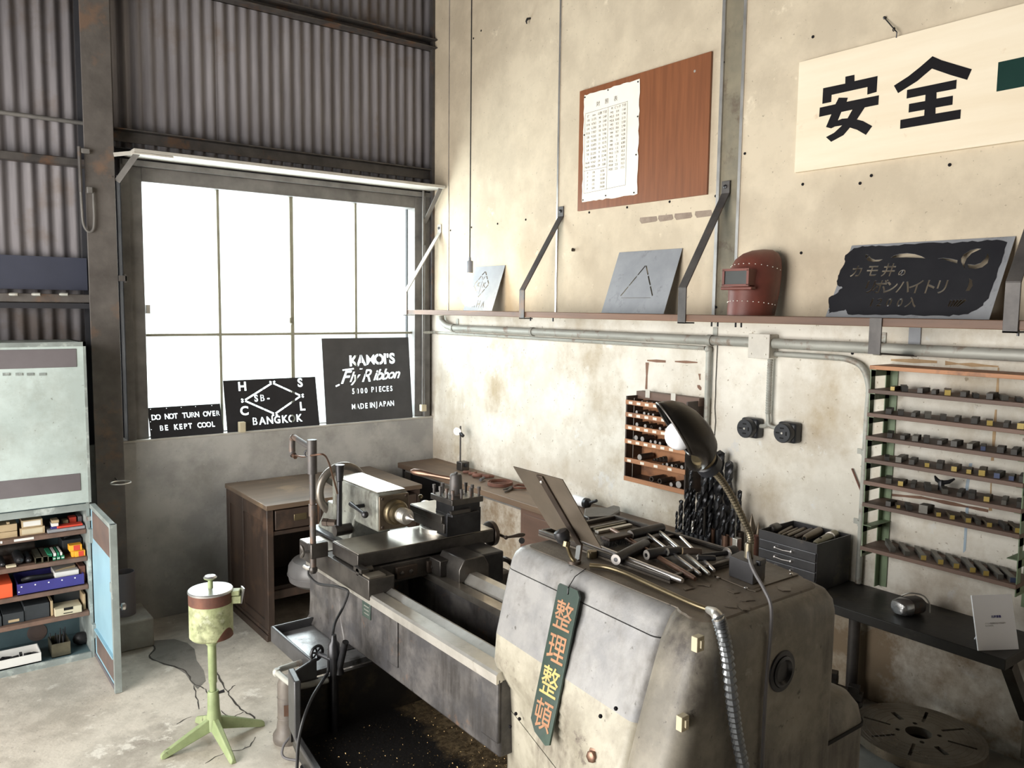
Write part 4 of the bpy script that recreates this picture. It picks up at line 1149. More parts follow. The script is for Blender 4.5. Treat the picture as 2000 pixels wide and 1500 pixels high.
for o_, lb in ((o1, 'round black four-slot outlet, the left one of the pair'), (o2, 'round black four-slot outlet, the right one of the pair')):
    e = thing('power_outlet', V(-0.03, o_.y, o_.z - 0.04), lb, 'outlet', 'power outlets below the junction box')
    MB().box((-0.05, o_.y - 0.042, o_.z - 0.042), (-0.001, o_.y + 0.042, o_.z + 0.042)).build('box', 'bakelite', e, bev=0.012, seg=3)
    MB().lathe([(0.040, 0), (0.040, 0.025), (0.037, 0.029), (0.0, 0.029)], V(-0.05, o_.y, o_.z), (-1, 0, 0), 24).build('face', 'bakelite', e)
    for dy, dz, a, b in ((0, 0.02, 0.009, 0.003), (0, -0.02, 0.009, 0.003), (0.02, 0, 0.008, 0.003), (-0.02, 0, 0.0035, 0.008)):
        MB().box((-0.0796, o_.y + dy - a, o_.z + dz - b), (-0.0785, o_.y + dy + a, o_.z + dz + b)).build('slot', 'slot', e)
    MB().lathe([(0.005, 0), (0.004, 0.002)], V(-0.0788, o_.y, o_.z), (-1, 0, 0), 8).build('screw', 'rivet', e)
# thin rod leaning on the wall left of the rack
a, b = P(1664, 915, 'x', -0.008), P(1683, 962, 'x', -0.008)
MB().tube([a, a + (b - a) * 0.85, b], 0.0035, 6).build('bent_rod', 'rust', label='thin rusty bent rod on the stained wall beside the bent conduit', cat='rod')
# ================================================================== stencils standing in the window
def win_matrix(x0, wd, ht, yb, yt=0.058):
    ez = V(0, yt - yb, math.sqrt(ht * ht - (yt - yb) ** 2))
    return frame_m(V(x0 + wd / 2, yb, 1.0145), (1, 0, 0), ez)
def stencil_text(body, cx_, cz_, size, sx=1.0, bold=0.002, step=None, shear=0.0):
    """each letter cut on its own, with the bridge a stencil needs"""
    hs, bars = [], []
    n_ = len(body)
    step = step or size * 0.72
    for i, ch in enumerate(body):
        if ch == ' ':
            continue
        x = cx_ + (i - (n_ - 1) / 2) * step
        hs += shift(text_loops(ch, size, bold=bold, shear=shear), x, cz_, sx, 1)
        if ch in 'OAPRDB0Qgbo':
            bars.append((x - size * 0.028, cz_ - size * 0.5, x + size * 0.028, cz_ + size * 0.5))
    return hs, bars
# DO NOT TURN OVER / BE KEPT COOL
x0, x1 = -1.806, -1.412
wd, ht = x1 - x0, 0.175
m4 = win_matrix(x0, wd, ht, 0.0)
hs, bars = [], []
for body, zz in (('DO NOT TURN OVER', 0.118), ('BE KEPT COOL', 0.055)):
    a, b = stencil_text(body, 0.004, zz, 0.042, 0.82, 0.0012, step=0.0232 if len(body) > 13 else 0.0255)
    hs += a; bars += b
hs += [[(u * wd + 0.0022 * math.cos(k * PI / 4), v * ht + 0.0022 * math.sin(k * PI / 4)) for k in range(8)] for u, v in ((-0.46, 0.95), (-0.25, 0.95), (-0.05, 0.95), (0.15, 0.95), (0.38, 0.95), (-0.48, 0.55), (-0.48, 0.3))]
plate_thing('window_stencil', 'small black stencil reading DO NOT TURN OVER in the window corner', 'stencil plate', m4, rect(-wd / 2, 0, wd / 2, ht), hs, 0.0015, 'stencil_black', bars)
# BANGKOK with diamond
x0, x1 = -1.392, -0.824
wd, ht = x1 - x0, 0.303
m4 = win_matrix(x0, wd, ht, -0.002)
hs, bars = [], []
cx_, cz_ = 0.008, 0.185
A, B, C_, D = (cx_, cz_ + 0.092), (cx_ + 0.172, cz_ + 0.004), (cx_ - 0.002, cz_ - 0.096), (cx_ - 0.178, cz_ - 0.004)
for p, q in ((A, B), (B, C_), (C_, D), (D, A)):
    p, q = Vector(p), Vector(q)
    for s0, s1 in ((-0.10, -0.03), (0.03, 0.36), (0.375, 0.64), (0.655, 0.97), (1.03, 1.10)):
        hs.append(quad(p + (q - p) * s0, p + (q - p) * s1, 0.0105))
for ch, x, z in (('H', -0.175, 0.262), ('S', 0.182, 0.268), ('C', -0.175, 0.118), ('L', 0.182, 0.122)):
    hs += shift(text_loops(ch, 0.072, bold=0.0022), x, z)
a, b = stencil_text('SB-', -0.062, 0.188, 0.055, 0.9, 0.0016, 0.037)
hs += a; bars += b
a, b = stencil_text('BANGKOK', 0.018, 0.052, 0.062, 0.9, 0.0018, 0.0455)
hs += a; bars += b
hs = [[(max(min(q[0], wd / 2 - 0.003), -wd / 2 + 0.003), max(min(q[1], ht - 0.003), 0.003)) for q in l] for l in hs]
plate_thing('window_stencil', 'black stencil with a diamond and the word BANGKOK standing in the window', 'stencil plate', m4, rect(-wd / 2, 0, wd / 2, ht), hs, 0.0015, 'stencil_black', bars)
# KAMOI'S Fly Ribbon
x0, x1 = -0.780, -0.160
wd, ht = x1 - x0, 0.538
m4 = win_matrix(x0, wd, ht, 0.0)
hs, bars = [], []
for ch, u in zip("KAMOI'S", (-0.122, -0.066, 0.000, 0.062, 0.106, 0.126, 0.158)):
    z = 0.392 + u * 0.03
    hs += shift(text_loops(ch, 0.092 if ch != "'" else 0.08, bold=0.0035), u + 0.02, z, 0.98, 1)
    if ch in 'AO':
        bars.append((u + 0.02 - 0.003, z - 0.05, u + 0.02 + 0.003, z + 0.05))
for ch, u, s in zip('FlyRibbon', (-0.165, -0.118, -0.088, -0.012, 0.050, 0.082, 0.125, 0.168, 0.212), (0.115, 0.09, 0.09, 0.115, 0.095, 0.098, 0.098, 0.09, 0.09)):
    z = 0.290 + u * 0.03
    hs += shift(text_loops(ch, s, bold=0.0018, shear=0.45), u - 0.01, z, 1.0, 1)
    if ch in 'Rbo':
        bars.append((u - 0.01 - 0.002, z - 0.045, u - 0.01 + 0.002, z + 0.045))
hs += [quad((-0.232, 0.235), (-0.205, 0.245), 0.010), quad((-0.18, 0.335), (-0.10, 0.342), 0.009), quad((-0.06, 0.338), (-0.04, 0.340), 0.007)]
for body, zz, st, xx in (('5000', 0.196, 0.030, -0.068), ('PIECES', 0.200, 0.0275, 0.092), ('MADE', 0.098, 0.030, -0.072), ('IN', 0.100, 0.020, 0.012), ('JAPAN', 0.103, 0.0285, 0.105)):
    a, b = stencil_text(body, xx, zz, 0.048, 0.78, 0.0010, st)
    hs += a; bars += b
plate_thing('window_stencil', "large grey stencil reading KAMOI'S Fly Ribbon against the bright window", 'stencil plate', m4, rect(-wd / 2, 0, wd / 2, ht), hs, 0.0015, 'stencil_grey', bars)
q = P(472, 833, 'y', -0.02)
MB().box((q.x - 0.018, -0.04, 1.0145), (q.x + 0.018, -0.006, 1.075)).build('wood_block', 'card_cream', bev=0.003, label='small pale block propping the BANGKOK stencil on the sill', cat='block')

# ================================================================== blue steel cabinet on the left
YF = -0.344
cx0, cx1 = -3.02, -2.176
cab = thing('tool_cabinet', (-2.6, -0.18, 0), 'tall pale blue steel tool cabinet beside the column with lower door open', 'cabinet')
MB().box((cx0, -0.02, 0.0), (cx1, -0.008, 1.564)).build('back_panel', 'cab_inner', cab)
MB().box((cx1 - 0.014, YF + 0.002, 0.0), (cx1, -0.02, 1.564)).build('side_panel', 'cab_frame', cab)
MB().box((cx0, YF + 0.002, 0.0), (cx0 + 0.014, -0.02, 1.564)).build('side_panel', 'cab_frame', cab)
MB().box((cx0, YF + 0.002, 1.55), (cx1, -0.02, 1.564)).build('top_panel', 'cab_frame', cab)
MB().box((cx0 + 0.014, YF + 0.002, 0.0), (cx1 - 0.014, -0.02, 0.022)).build('bottom_panel', 'cab_inner', cab)
MB().box((cx0 + 0.014, YF, 0.0), (cx1 - 0.014, YF + 0.012, 0.03)).build('plinth', 'cab_frame', cab)
MB().box((cx0 + 0.014, YF + 0.01, 0.772), (cx1 - 0.014, -0.02, 0.79)).build('divider', 'cab_inner', cab)
MB().box((cx0 + 0.014, YF + 0.002, 0.745), (cx1 - 0.014, YF + 0.014, 0.778)).build('rail', 'cab_frame', cab)
pz0 = 0.786
pan = MB().box((cx0 + 0.004, YF - 0.016, pz0), (cx1 + 0.006, YF + 0.001, 1.562)).build('upper_door', 'cab_blue', cab, bev=0.003)
MB().box((cx0 + 0.004, YF - 0.019, 1.545), (cx1 + 0.006, YF - 0.0155, 1.566)).build('top_rim', 'cab_frame', pan)
MB().box((cx1 - 0.006, YF - 0.019, pz0), (cx1 + 0.006, YF - 0.0155, 1.566)).build('side_rim', 'cab_frame', pan)
za, zb = P(75, 700, 'y', YF - 0.02).z + 0.042, P(75, 700, 'y', YF - 0.02).z - 0.045
xe = P(150, 700, 'y', YF - 0.02).x
MB().box((cx0 + 0.01, YF - 0.0185, zb), (xe, YF - 0.0155, za)).build('dark_strip', 'cab_strip', pan, bev=0.002)
zz = P(75, 950, 'y', YF - 0.02).z
xe = P(158, 945, 'y', YF - 0.02).x
MB().box((cx0 + 0.01, YF - 0.0185, zz - 0.042), (xe, YF - 0.0155, zz + 0.042)).build('dark_strip', 'cab_strip', pan, bev=0.002)
for x in (12, 37, 59, 83):
    q = P(x, 731, 'y', YF - 0.018)
    MB().box((q.x - 0.014, YF - 0.0195, q.z - 0.006), (q.x + 0.014, YF - 0.0155, q.z + 0.006)).build('vent_slot', 'cab_frame', pan)
SHZ = [0.649, 0.512, 0.370, 0.235]
for z in SHZ:
    MB().box((cx0 + 0.016, YF + 0.012, z - 0.022), (cx1 - 0.016, -0.022, z)).build('shelf', 'wood_brown', cab, bev=0.002)
for z, a, b in ((SHZ[0], 27, 66), (SHZ[0], 0, 4)):
    p, q = P(a, 1045, 'y', YF + 0.008), P(b, 1045, 'y', YF + 0.008)
    MB().box((p.x, YF + 0.0105, z - 0.013), (q.x, YF + 0.0125, z - 0.002)).build('label_strip', 'white_card', cab)
MB().lathe([(0.045, 0), (0.045, 0.002), (0.032, 0.003), (0.032, 0.002), (0.0, 0.002)], V(P(73, 1236, 'y', -0.03).x, -0.021, P(73, 1236, 'y', -0.03).z), (0, -1, 0), 20).build('round_plate', 'rusty_strip', cab)
# open door
dr = MB().box((-2.172, -0.822, 0.006), (-2.156, YF - 0.004, 0.772)).build('lower_door', 'door_blue', cab)
for a, b, m in (((-2.180, -0.826, 0.002), (-2.150, -0.806, 0.776), 'cab_frame'), ((-2.176, -0.822, 0.754), (-2.152, YF - 0.004, 0.776), 'cab_frame'), ((-2.176, -0.822, 0.002), (-2.152, YF - 0.004, 0.022), 'cab_strip')):
    MB().box(a, b).build('door_rim', m, dr, bev=0.001)
MB().box((-2.1745, -0.800, 0.615), (-2.1715, YF - 0.05, 0.75)).build('rusty_band', 'rusty_strip', dr)
MB().box((-2.1745, -0.800, 0.04), (-2.1715, YF - 0.05, 0.155)).build('rusty_band', 'rusty_strip', dr)
MB().box((-2.184, -0.806, 0.155), (-2.172, YF - 0.05, 0.163)).build('rib', 'door_blue', dr)
MB().box((-2.184, -0.824, 0.47), (-2.150, -0.804, 0.515)).build('lock_plate', 'cab_frame', dr, bev=0.003)
MB().lathe([(0.004, 0), (0.005, 0.012), (0.016, 0.016), (0.017, 0.028), (0.01, 0.034), (0, 0.035)], V(-2.150, -0.79, 0.385), (1, 0, 0), 14).build('knob', 'chrome', dr)
for z in (0.62, 0.14):
    MB().box((-2.188, YF - 0.03, z - 0.035), (-2.168, YF + 0.004, z + 0.035)).build('hinge', 'cab_frame', cab, bev=0.003)
MB().box((-2.19, YF - 0.02, 0.695), (-2.168, YF + 0.004, 0.715)).build('latch', 'steel_bright', cab)

# ---- what is in it.  u: pixel columns on the plane y=yf; z: shelf; h: height
def cbox(name, label, cat, mat, xa, xb, z, h, yf=-0.30, dep=0.12, group=None, lift=0.0, bev=0.0015, ref=1060):
    p, q = P(xa, ref, 'y', yf), P(xb, ref, 'y', yf)
    x0 = max(p.x, cx0 + 0.02)
    o = MB().box((x0, yf, z + lift + 0.0005), (min(q.x, cx1 - 0.018), min(yf + dep, -0.024), z + lift + h)).build(name, mat, bev=bev, label=label, cat=cat, group=group)
    return o
def open_box(name, label, cat, mat, xa, xb, z, h, yf=-0.30, dep=0.14, th=0.004, ref=1060):
    x0, x1 = max(P(xa, ref, 'y', yf).x, cx0 + 0.02), min(P(xb, ref, 'y', yf).x, cx1 - 0.018)
    y1 = yf + dep
    o = thing(name, ((x0 + x1) / 2, (yf + y1) / 2, z), label, cat)
    z += 0.0005
    MB().box((x0, yf, z), (x1, y1, z + th)).build('bottom', mat, o)
    MB().box((x0, yf, z), (x1, yf + th, z + h)).build('front', mat, o)
    MB().box((x0, y1 - th, z), (x1, y1, z + h)).build('back', mat, o)
    MB().box((x0, yf + th, z), (x0 + th, y1 - th, z + h)).build('side', mat, o)
    MB().box((x1 - th, yf + th, z), (x1, y1 - th, z + h)).build('side', mat, o)
    return o, (x0, x1, yf, y1, z)
z = SHZ[0]
cbox('carton', 'lower long tan carton of the left pair on the top cabinet shelf', 'box', 'card_tan', -30, 35, z, 0.030)
cbox('carton', 'upper long tan carton of the left pair on the top cabinet shelf', 'box', 'card_tan', -30, 35, z, 0.034, lift=0.031)
cbox('wood_cube', 'tiny tan cube lying on the left pair of cartons', 'block', 'card_tan', 15, 21, z, 0.010, lift=0.066, dep=0.02)
def faced(o, m2):
    """printed yellow face on a carton"""
    me = o.data
    xs = [v.co.x for v in me.vertices]; zs = [v.co.z for v in me.vertices]; ys = [v.co.y for v in me.vertices]
    w_ = max(xs) - min(xs)
    mb = MB().box((min(xs) + w_ * 0.07, min(ys) - 0.0008, min(zs) + 0.006), (max(xs) - w_ * 0.09, min(ys) + 0.0005, max(zs) - 0.006))
    ORG[o] = Vector((0, 0, 0))
    mb.build('printed_face', m2, o, smooth=0)
faced(cbox('carton', 'yellow faced carton under the cream one on the top shelf of the cabinet', 'box', 'card_tan', 40, 89, z, 0.036), 'card_cream')
faced(cbox('carton', 'cream carton with a dark border lying on the yellow faced one', 'box', 'card_tan', 44, 85, z, 0.036, lift=0.037), 'white_card')
cbox('small_box', 'small dark blue box with white print below a white box in the cabinet', 'box', 'blue_box', 101, 114, z, 0.024, dep=0.06)
cbox('small_box', 'small white box on a dark blue one on the top cabinet shelf', 'box', 'white_card', 102, 116, z, 0.016, lift=0.025, dep=0.06)
cbox('small_box', 'little brown box topmost above the white box in the cabinet', 'box', 'card_tan', 103, 117, z, 0.014, lift=0.042, dep=0.06)
cbox('slab', 'flat pale blue case lying at the right end of the top cabinet shelf', 'case', 'zinc', 94, 168, z, 0.014, yf=-0.318, dep=0.09)
cbox('long_box', 'long red box lying on the pale blue flat case', 'box', 'red_box', 113, 163, z, 0.010, yf=-0.31, lift=0.015, dep=0.05)
cbox('small_box', 'small brown box left of the red and yellow one behind the long red box', 'box', 'card_tan', 124, 135, z, 0.022, yf=-0.25, lift=0.015, dep=0.04)
rb = cbox('small_box', 'red box with a yellow end on the top cabinet shelf', 'box', 'red_box', 137, 151, z, 0.030, yf=-0.24, lift=0.015, dep=0.05)
cbox('small_box', 'small grey box in the top right corner of the cabinet', 'box', 'cab_strip', 154, 165, z, 0.03, yf=-0.24, lift=0.015, dep=0.06)
z = SHZ[1]
MB().cyl(V(-2.95, -0.10, z + 0.032), V(P(68, 1080, 'y', -0.1).x, -0.10, z + 0.032), 0.03, n=16).build('roller', 'iron_worn', bev=0.002, label='long dark roller lying at the back of the second cabinet shelf', cat='roller')
for x, r, lb in ((38, 0.022, 'larger dark round-ended punch on the second cabinet shelf'), (56, 0.015, 'smaller dark round-ended punch on the second cabinet shelf'), (4, 0.014, 'dark punch at the left frame edge on the second cabinet shelf')):
    q = P(x, 1095, 'y', -0.29)
    MB().lathe([(0, 0), (r * 0.6, 0.004), (r * 0.95, 0.016), (r, 0.03), (r, 0.13), (0, 0.13)], V(q.x, -0.31, z + r + 0.001), (0, 1, 0), 16).build('punch', 'iron_black', label=lb, cat='punch')
cbox('tag_box', 'tiny cream box lying left of the round punches', 'box', 'card_cream', 10, 30, z, 0.010, yf=-0.325, dep=0.03)
for i, (a, b, lb) in enumerate(((69, 83, 'left grey green sleeve of the two lying on the second shelf'), (83.5, 95, 'right grey green sleeve of the two lying on the second shelf'))):
    x0, x1 = P(a, 1095, 'y', -0.325).x, P(b, 1095, 'y', -0.325).x
    o = thing('metal_sleeve', ((x0 + x1) / 2, -0.25, z), lb, 'sleeve', 'metal sleeves in the cabinet')
    t = 0.002
    for p_, q_ in (((x0, z + 0.0005), (x1, z + t)), ((x0, z + 0.028), (x1, z + 0.03)), ((x0, z), (x0 + t, z + 0.03)), ((x1 - t, z), (x1, z + 0.03))):
        MB().box((p_[0], -0.325, p_[1]), (q_[0], -0.16, q_[1])).build('wall', 'tool_olive', o)
k = 0
gl = ['leftmost', 'middle', 'rightmost']
for i, (a, b) in enumerate(((102, 108), (110, 116.5), (118.5, 125))):
    o = cbox('green_carton', gl[i] + ' white-ended green carton in the bottom row on the second shelf', 'box', 'green_box', a, b, z, 0.017, yf=-0.315, dep=0.12, group='green cartons on the second shelf')
    faced(o, 'white_card')
for i, (a, b, m) in enumerate(((92, 101, 'green_box'), (103.5, 109, 'white_card'), (111, 115, 'green_box'), (117, 121, 'white_card'))):
    cbox('green_carton', ['bright green carton at the left of the upper row', 'pale topped carton second in the upper row', 'thin dark green carton third in the upper row', 'thin pale carton at the right of the upper row'][i] + ' of green cartons', 'box', m, a, b, z, 0.016, yf=-0.31, dep=0.12, lift=0.018 if i else 0.0185)
MB().tube([V(P(125, 1053, 'y', -0.2).x, -0.2, z + 0.075), V(P(148, 1047, 'y', -0.2).x, -0.2, z + 0.092), V(P(163, 1043, 'y', -0.2).x, -0.2, z + 0.102)], [0.007, 0.011, 0.008], 10).build('air_tool', 'iron_black', label='dark tapered hand tool propped at the back of the second shelf', cat='tool')
cbox('dark_case', 'dark case standing behind the yellow boxes in the cabinet', 'case', 'dark_box', 122, 160, z, 0.066, yf=-0.22, dep=0.15)
for a, b, lf, lb, yf in ((146, 166, 0.0, 'lower yellow and red film-sized box on the second cabinet shelf', -0.318), (135, 160, 0.030, 'upper yellow and red film-sized box on the second cabinet shelf', -0.31)):
    o = cbox('yellow_carton', lb, 'box', 'yellow_box', a, b, z, 0.029, yf=yf, dep=0.05, lift=lf, group='yellow and red cartons')
    me = o.data
    xs = [v.co.x for v in me.vertices]; ys = [v.co.y for v in me.vertices]
    w_ = max(xs) - min(xs)
    ORG[o] = Vector((0, 0, 0))
    MB().box((min(xs) + w_ * 0.33, min(ys) - 0.0008, 0.002), (max(xs) - w_ * 0.16, min(ys) + 0.0005, 0.027)).build('red_print', 'red_box', o, smooth=0)
cbox('yellow_carton', 'yellow carton underneath the upper yellow box at its left', 'box', 'yellow_box', 139, 145.5, z, 0.029, yf=-0.31, dep=0.05)
z = SHZ[2]
cbox('orange_carton', 'bright orange carton at the left of the third cabinet shelf', 'box', 'orange_box', -40, 24.5, z, 0.066, yf=-0.318, dep=0.2, ref=1150)
bt, (bx0, bx1, by0, by1, bz) = open_box('blue_tray', 'long dark blue open box with white dots on the third cabinet shelf', 'box', 'blue_box', 34, 165, z, 0.055, yf=-0.322, dep=0.2, ref=1150)
for u in (0.06, 0.26, 0.46, 0.66, 0.86):
    MB().lathe([(0.0035, 0), (0.0035, 0.001)], V(bx0 + (bx1 - bx0) * u, by0, bz + 0.035 + 0.006), (0, -1, 0), 8).build('white_dot', 'paper_white', bt)
MB().lathe([(0.003, 0), (0.003, 0.001)], V(bx0 + (bx1 - bx0) * 0.02, by0, bz + 0.018), (0, -1, 0), 8).build('white_dot', 'paper_white', bt)
p, q = P(105, 1130, 'y', -0.26), P(152, 1130, 'y', -0.26)
o = MB().box((p.x, -0.30, z + 0.05), (q.x, -0.17, z + 0.075)).box((p.x + 0.01, -0.29, z + 0.006), (q.x - 0.01, -0.18, z + 0.052)).build('instrument_box', 'white_card', bev=0.002, label='pale flat box with an orange brush on it inside the blue tray', cat='box')
MB().tube([V(p.x + 0.01, -0.27, z + 0.078), V((p.x + q.x) / 2, -0.26, z + 0.08), V(q.x - 0.01, -0.25, z + 0.079)], [0.003, 0.005, 0.007], 8).build('paint_brush', 'card_tan', label='small orange brush on the pale box in the blue tray', cat='brush')
MB().box((q.x + 0.004, -0.29, z + 0.006), (q.x + 0.03, -0.18, z + 0.085)).build('brown_block', 'rust', bev=0.002, label='reddish brown block at the right end of the blue tray', cat='block')
MB().tube(smooth_path([V(bx0 + 0.03, -0.25, z + 0.05), V(bx0 + 0.06, -0.27, z + 0.062), V(bx0 + 0.12, -0.26, z + 0.056), V(bx0 + 0.17, -0.24, z + 0.05)]), 0.012, 8).build('rubber_roll', 'rubber', label='black rubber roll lying in the left of the blue tray', cat='roll')
z = SHZ[3]
o = cbox('label_box', 'dark brown box with a tan label on the fourth cabinet shelf', 'box', 'dark_box', 5, 47, z, 0.052, yf=-0.305, dep=0.22, ref=1205)
me = o.data
ORG[o] = Vector((0, 0, 0))
xs = [v.co.x for v in me.vertices]; ys = [v.co.y for v in me.vertices]
MB().box((min(xs) + 0.022, min(ys) - 0.0008, 0.008), (max(xs) - 0.02, min(ys) + 0.0005, 0.020)).build('label', 'card_tan', o)
cbox('dark_box', 'dark green box right of the labelled one on the fourth shelf', 'box', 'dark_box', 47.5, 97, z, 0.072, yf=-0.30, dep=0.22, ref=1200)
cbox('dark_box', 'dark box at the frame edge left of the labelled one on the fourth shelf', 'box', 'dark_box', -40, 3, z, 0.05, yf=-0.31, dep=0.22, ref=1205)
o = cbox('cream_box', 'cream card box with a finger notch on the fourth cabinet shelf', 'box', 'card_cream', 107, 160, z, 0.036, yf=-0.325, dep=0.10, ref=1190)
ORG[o] = Vector((0, 0, 0))
ys = [v.co.y for v in o.data.vertices]
MB().box((-0.02, min(ys) - 0.0008, 0.023), (0.02, min(ys) + 0.0005, 0.0362)).build('notch', 'slot', o)
MB().box((-0.022, min(ys) - 0.0008, 0.007), (0.018, min(ys) + 0.0005, 0.011)).build('slit', 'slot', o)
cbox('dark_box', 'dark case behind the cream box on the fourth shelf', 'box', 'dark_box', 106, 158, z, 0.075, yf=-0.21, dep=0.16, ref=1190)
cbox('card_sleeve', 'tan card sleeve standing left of the cream box', 'sleeve', 'card_tan', 99, 104, z, 0.075, yf=-0.30, dep=0.16, ref=1190)
cbox('card_sleeve', 'tan card sleeve standing right of the cream box', 'sleeve', 'card_tan', 163, 168, z, 0.080, yf=-0.30, dep=0.16, ref=1190)
z = 0.022
wt, (wx0_, wx1_, wy0, wy1, wz) = open_box('white_tray', 'long white open box of dark pieces at the cabinet bottom', 'box', 'white_card', -60, 80, z + 0.008, 0.045, yf=-0.326, dep=0.13, ref=1270)
random.seed(21)
for i in range(9):
    x = wx1_ - 0.02 - i * 0.028
    m4 = Matrix.Translation(V(x, -0.26 + random.uniform(-0.02, 0.02), wz + 0.026)) @ Matrix.Rotation(random.uniform(0, 3), 4, 'Z') @ Matrix.Rotation(random.uniform(-0.4, 0.4), 4, 'Y')
    MB().box((-0.018, -0.006, -0.006), (0.018, 0.006, 0.006)).xf(m4).build('steel_offcut', 'iron_black', label='dark steel offcut lying in the white box, ' + ORDN[i] + ' from its right end', cat='offcut', group='offcuts in the white box')
tb, (tx0, tx1, ty0, ty1, tz) = open_box('tin_box', 'small olive tin holding upright dark tools at the cabinet bottom', 'tin', 'tool_olive', 101, 138, z, 0.068, yf=-0.30, dep=0.12, ref=1270)
for i in range(9):
    x, y = random.uniform(tx0 + 0.01, tx1 - 0.01), random.uniform(ty0 + 0.015, ty1 - 0.015)
    MB().cyl(V(x, y, tz + 0.005), V(min(max(x + random.uniform(-0.015, 0.015), tx0 + 0.007), tx1 - 0.007), y + random.uniform(-0.01, 0.01), tz + random.uniform(0.085, 0.125)), 0.004, 0.0025, 6).build('hand_tool', 'iron_black', label=ORDN[i] + ' dark slim tool standing in the olive tin, counted from its back left', cat='tool', group='tools in the tin')
MB().ball(V(P(158, 1250, 'y', -0.2).x, -0.2, z + 0.034), 0.032, (1.2, 1.1, 1.0), 12).build('rag_bundle', 'rubber', label='black rag bundle in the bottom right cabinet corner', cat='rag')

# ================================================================== pipe cup on its block, ring above
MB().box((-2.11, -0.375, 0.0), (-1.905, -0.112, 0.15)).build('concrete_block', 'stone', bev=0.008, label='low concrete block at the foot of the steel column', cat='block')
c0 = V(P(243, 1160, 'y', -0.24).x, -0.24, 0.1505)
MB().lathe([(0.052, 0), (0.052, 0.225), (0.0485, 0.225), (0.0485, 0.006), (0, 0.006)], c0, n=28).build('pipe_cup', 'cab_strip', label='grey upright pipe cup standing on the concrete block', cat='cup')
zr_ = P(243, 942, 'y', -0.24).z
rg = thing('ring_holder', V(c0.x, -0.24, zr_), 'thin round steel ring held out from the column above the pipe cup', 'ring')
MB().torus(V(c0.x, -0.24, zr_), (0, 0, 1), 0.047, 0.0035, 30, 6).build('ring', 'steel_bright', rg)
MB().cyl(V(c0.x, -0.193, zr_), V(c0.x, -0.111, zr_), 0.0035, n=6).build('stem', 'steel_dark', rg)

# ================================================================== green pot on its four-legged stand
cs = V(-1.945, -1.485, 0)
st = thing('oil_pot_stand', cs, 'chipped lime green lidded pot on a thin four-legged stand', 'pot stand')
top = P(413, 1235, 'y', -1.47)
for a in range(4):
    an = a * PI / 2 + 0.04
    d = V(math.cos(an), math.sin(an), 0)
    n_ = V(-d.y, d.x, 0)
    rings = []
    for t_, w_, z0_, z1_ in ((0.015, 0.020, 0.055, 0.105), (0.08, 0.018, 0.036, 0.078), (0.15, 0.015, 0.014, 0.046), (0.195, 0.013, 0.0, 0.026), (0.207, 0.011, 0.0, 0.016)):
        c_ = cs + d * t_
        rings.append([c_ + n_ * w_ + V(0, 0, z0_), c_ + n_ * w_ * 0.55 + V(0, 0, z1_), c_ - n_ * w_ * 0.55 + V(0, 0, z1_), c_ - n_ * w_ + V(0, 0, z0_)])
    MB().loft(rings).build('leg', 'leg_green', st, bev=0.003)
ax = (V(top.x, top.y, 0.425) - cs)
ax.normalize()
MB().lathe([(0.034, 0.055), (0.030, 0.09), (0.024, 0.13), (0.022, 0.205), (0.020, 0.21)], cs, ax, 20).build('hub', 'leg_green', st)
MB().lathe([(0.0135, 0.2), (0.0135, 0.24), (0.0165, 0.245), (0.0165, 0.42)], cs, ax, 16).build('pole', 'leg_green', st)
MB().tube([cs + ax * 0.20 + V(0.015, -0.01, 0), cs + ax * 0.2 + V(0.04, -0.015, 0.004)], [0.005, 0.007], 8).build('clamp_screw', 'iron_black', st)
tp = V(top.x, top.y, 0.432)
MB().lathe([(0.016, -0.035), (0.022, -0.03), (0.022, 0.0)], tp, n=16).build('collar', 'leg_green', st)
pt = MB().lathe([(0, 0.0), (0.076, 0.0), (0.083, 0.008), (0.083, 0.142)], tp, n=36).build('pot', 'pot_green', st)
band = MB().lathe([(0.0838, 0.142), (0.0838, 0.185), (0.082, 0.187)], tp, n=36).build('rust_band', 'rust', pt)
rr = []
for k in range(9):          # ragged edges of the bare rust
    a = math.radians(-160 + k * 20)
rp = []
for k in range(14):
    a = math.radians(-95 + 70 * k / 13)
    h_ = 0.045 * math.sin(PI * k / 13) + 0.004
    for hh in (0.004, h_):
        rp.append(tp + V(math.cos(a) * 0.0838, math.sin(a) * 0.0838, hh))
MB().add(rp, [(2 * k, 2 * k + 2, 2 * k + 3, 2 * k + 1) for k in range(13)]).build('rust_patch', 'rust', pt)
MB().lathe([(0.0, 0.186), (0.086, 0.186), (0.0865, 0.192), (0.083, 0.196), (0, 0.200)], tp, n=36).build('lid', 'lid_steel', st)
kn = MB().lathe([(0.010, 0.198), (0.010, 0.222), (0.008, 0.23), (0.024, 0.238), (0.026, 0.243), (0.02, 0.249), (0, 0.252)], tp, n=20).build('lid_knob', 'leg_green', st)
MB().lathe([(0.024, 0.2395), (0.0262, 0.243), (0.02, 0.2495), (0, 0.2525)], tp, n=20).build('knob_cap', 'lid_steel', kn)
d = V(math.cos(math.radians(-28)), math.sin(math.radians(-28)), 0)
lt = MB().bar(tp + d * 0.080 + V(0, 0, 0.150), tp + d * 0.118 + V(0, 0, 0.150), 0.034, 0.03).bar(tp + d * 0.080 + V(0, 0, 0.178), tp + d * 0.112 + V(0, 0, 0.178), 0.04, 0.02).build('hinge_block', 'pot_green', st, bev=0.003)
MB().bar(tp + d * 0.112 + V(0, 0, 0.135), tp + d * 0.124 + V(0, 0, 0.196), 0.03, 0.005, (1, 0, 0)).build('hinge_tongue', 'lid_steel', lt)
MB().cyl(tp + V(0.02, -0.03, -0.012), tp + V(0.02, -0.03, 0.002), 0.006, n=8).build('drain_plug', 'rivet', st)

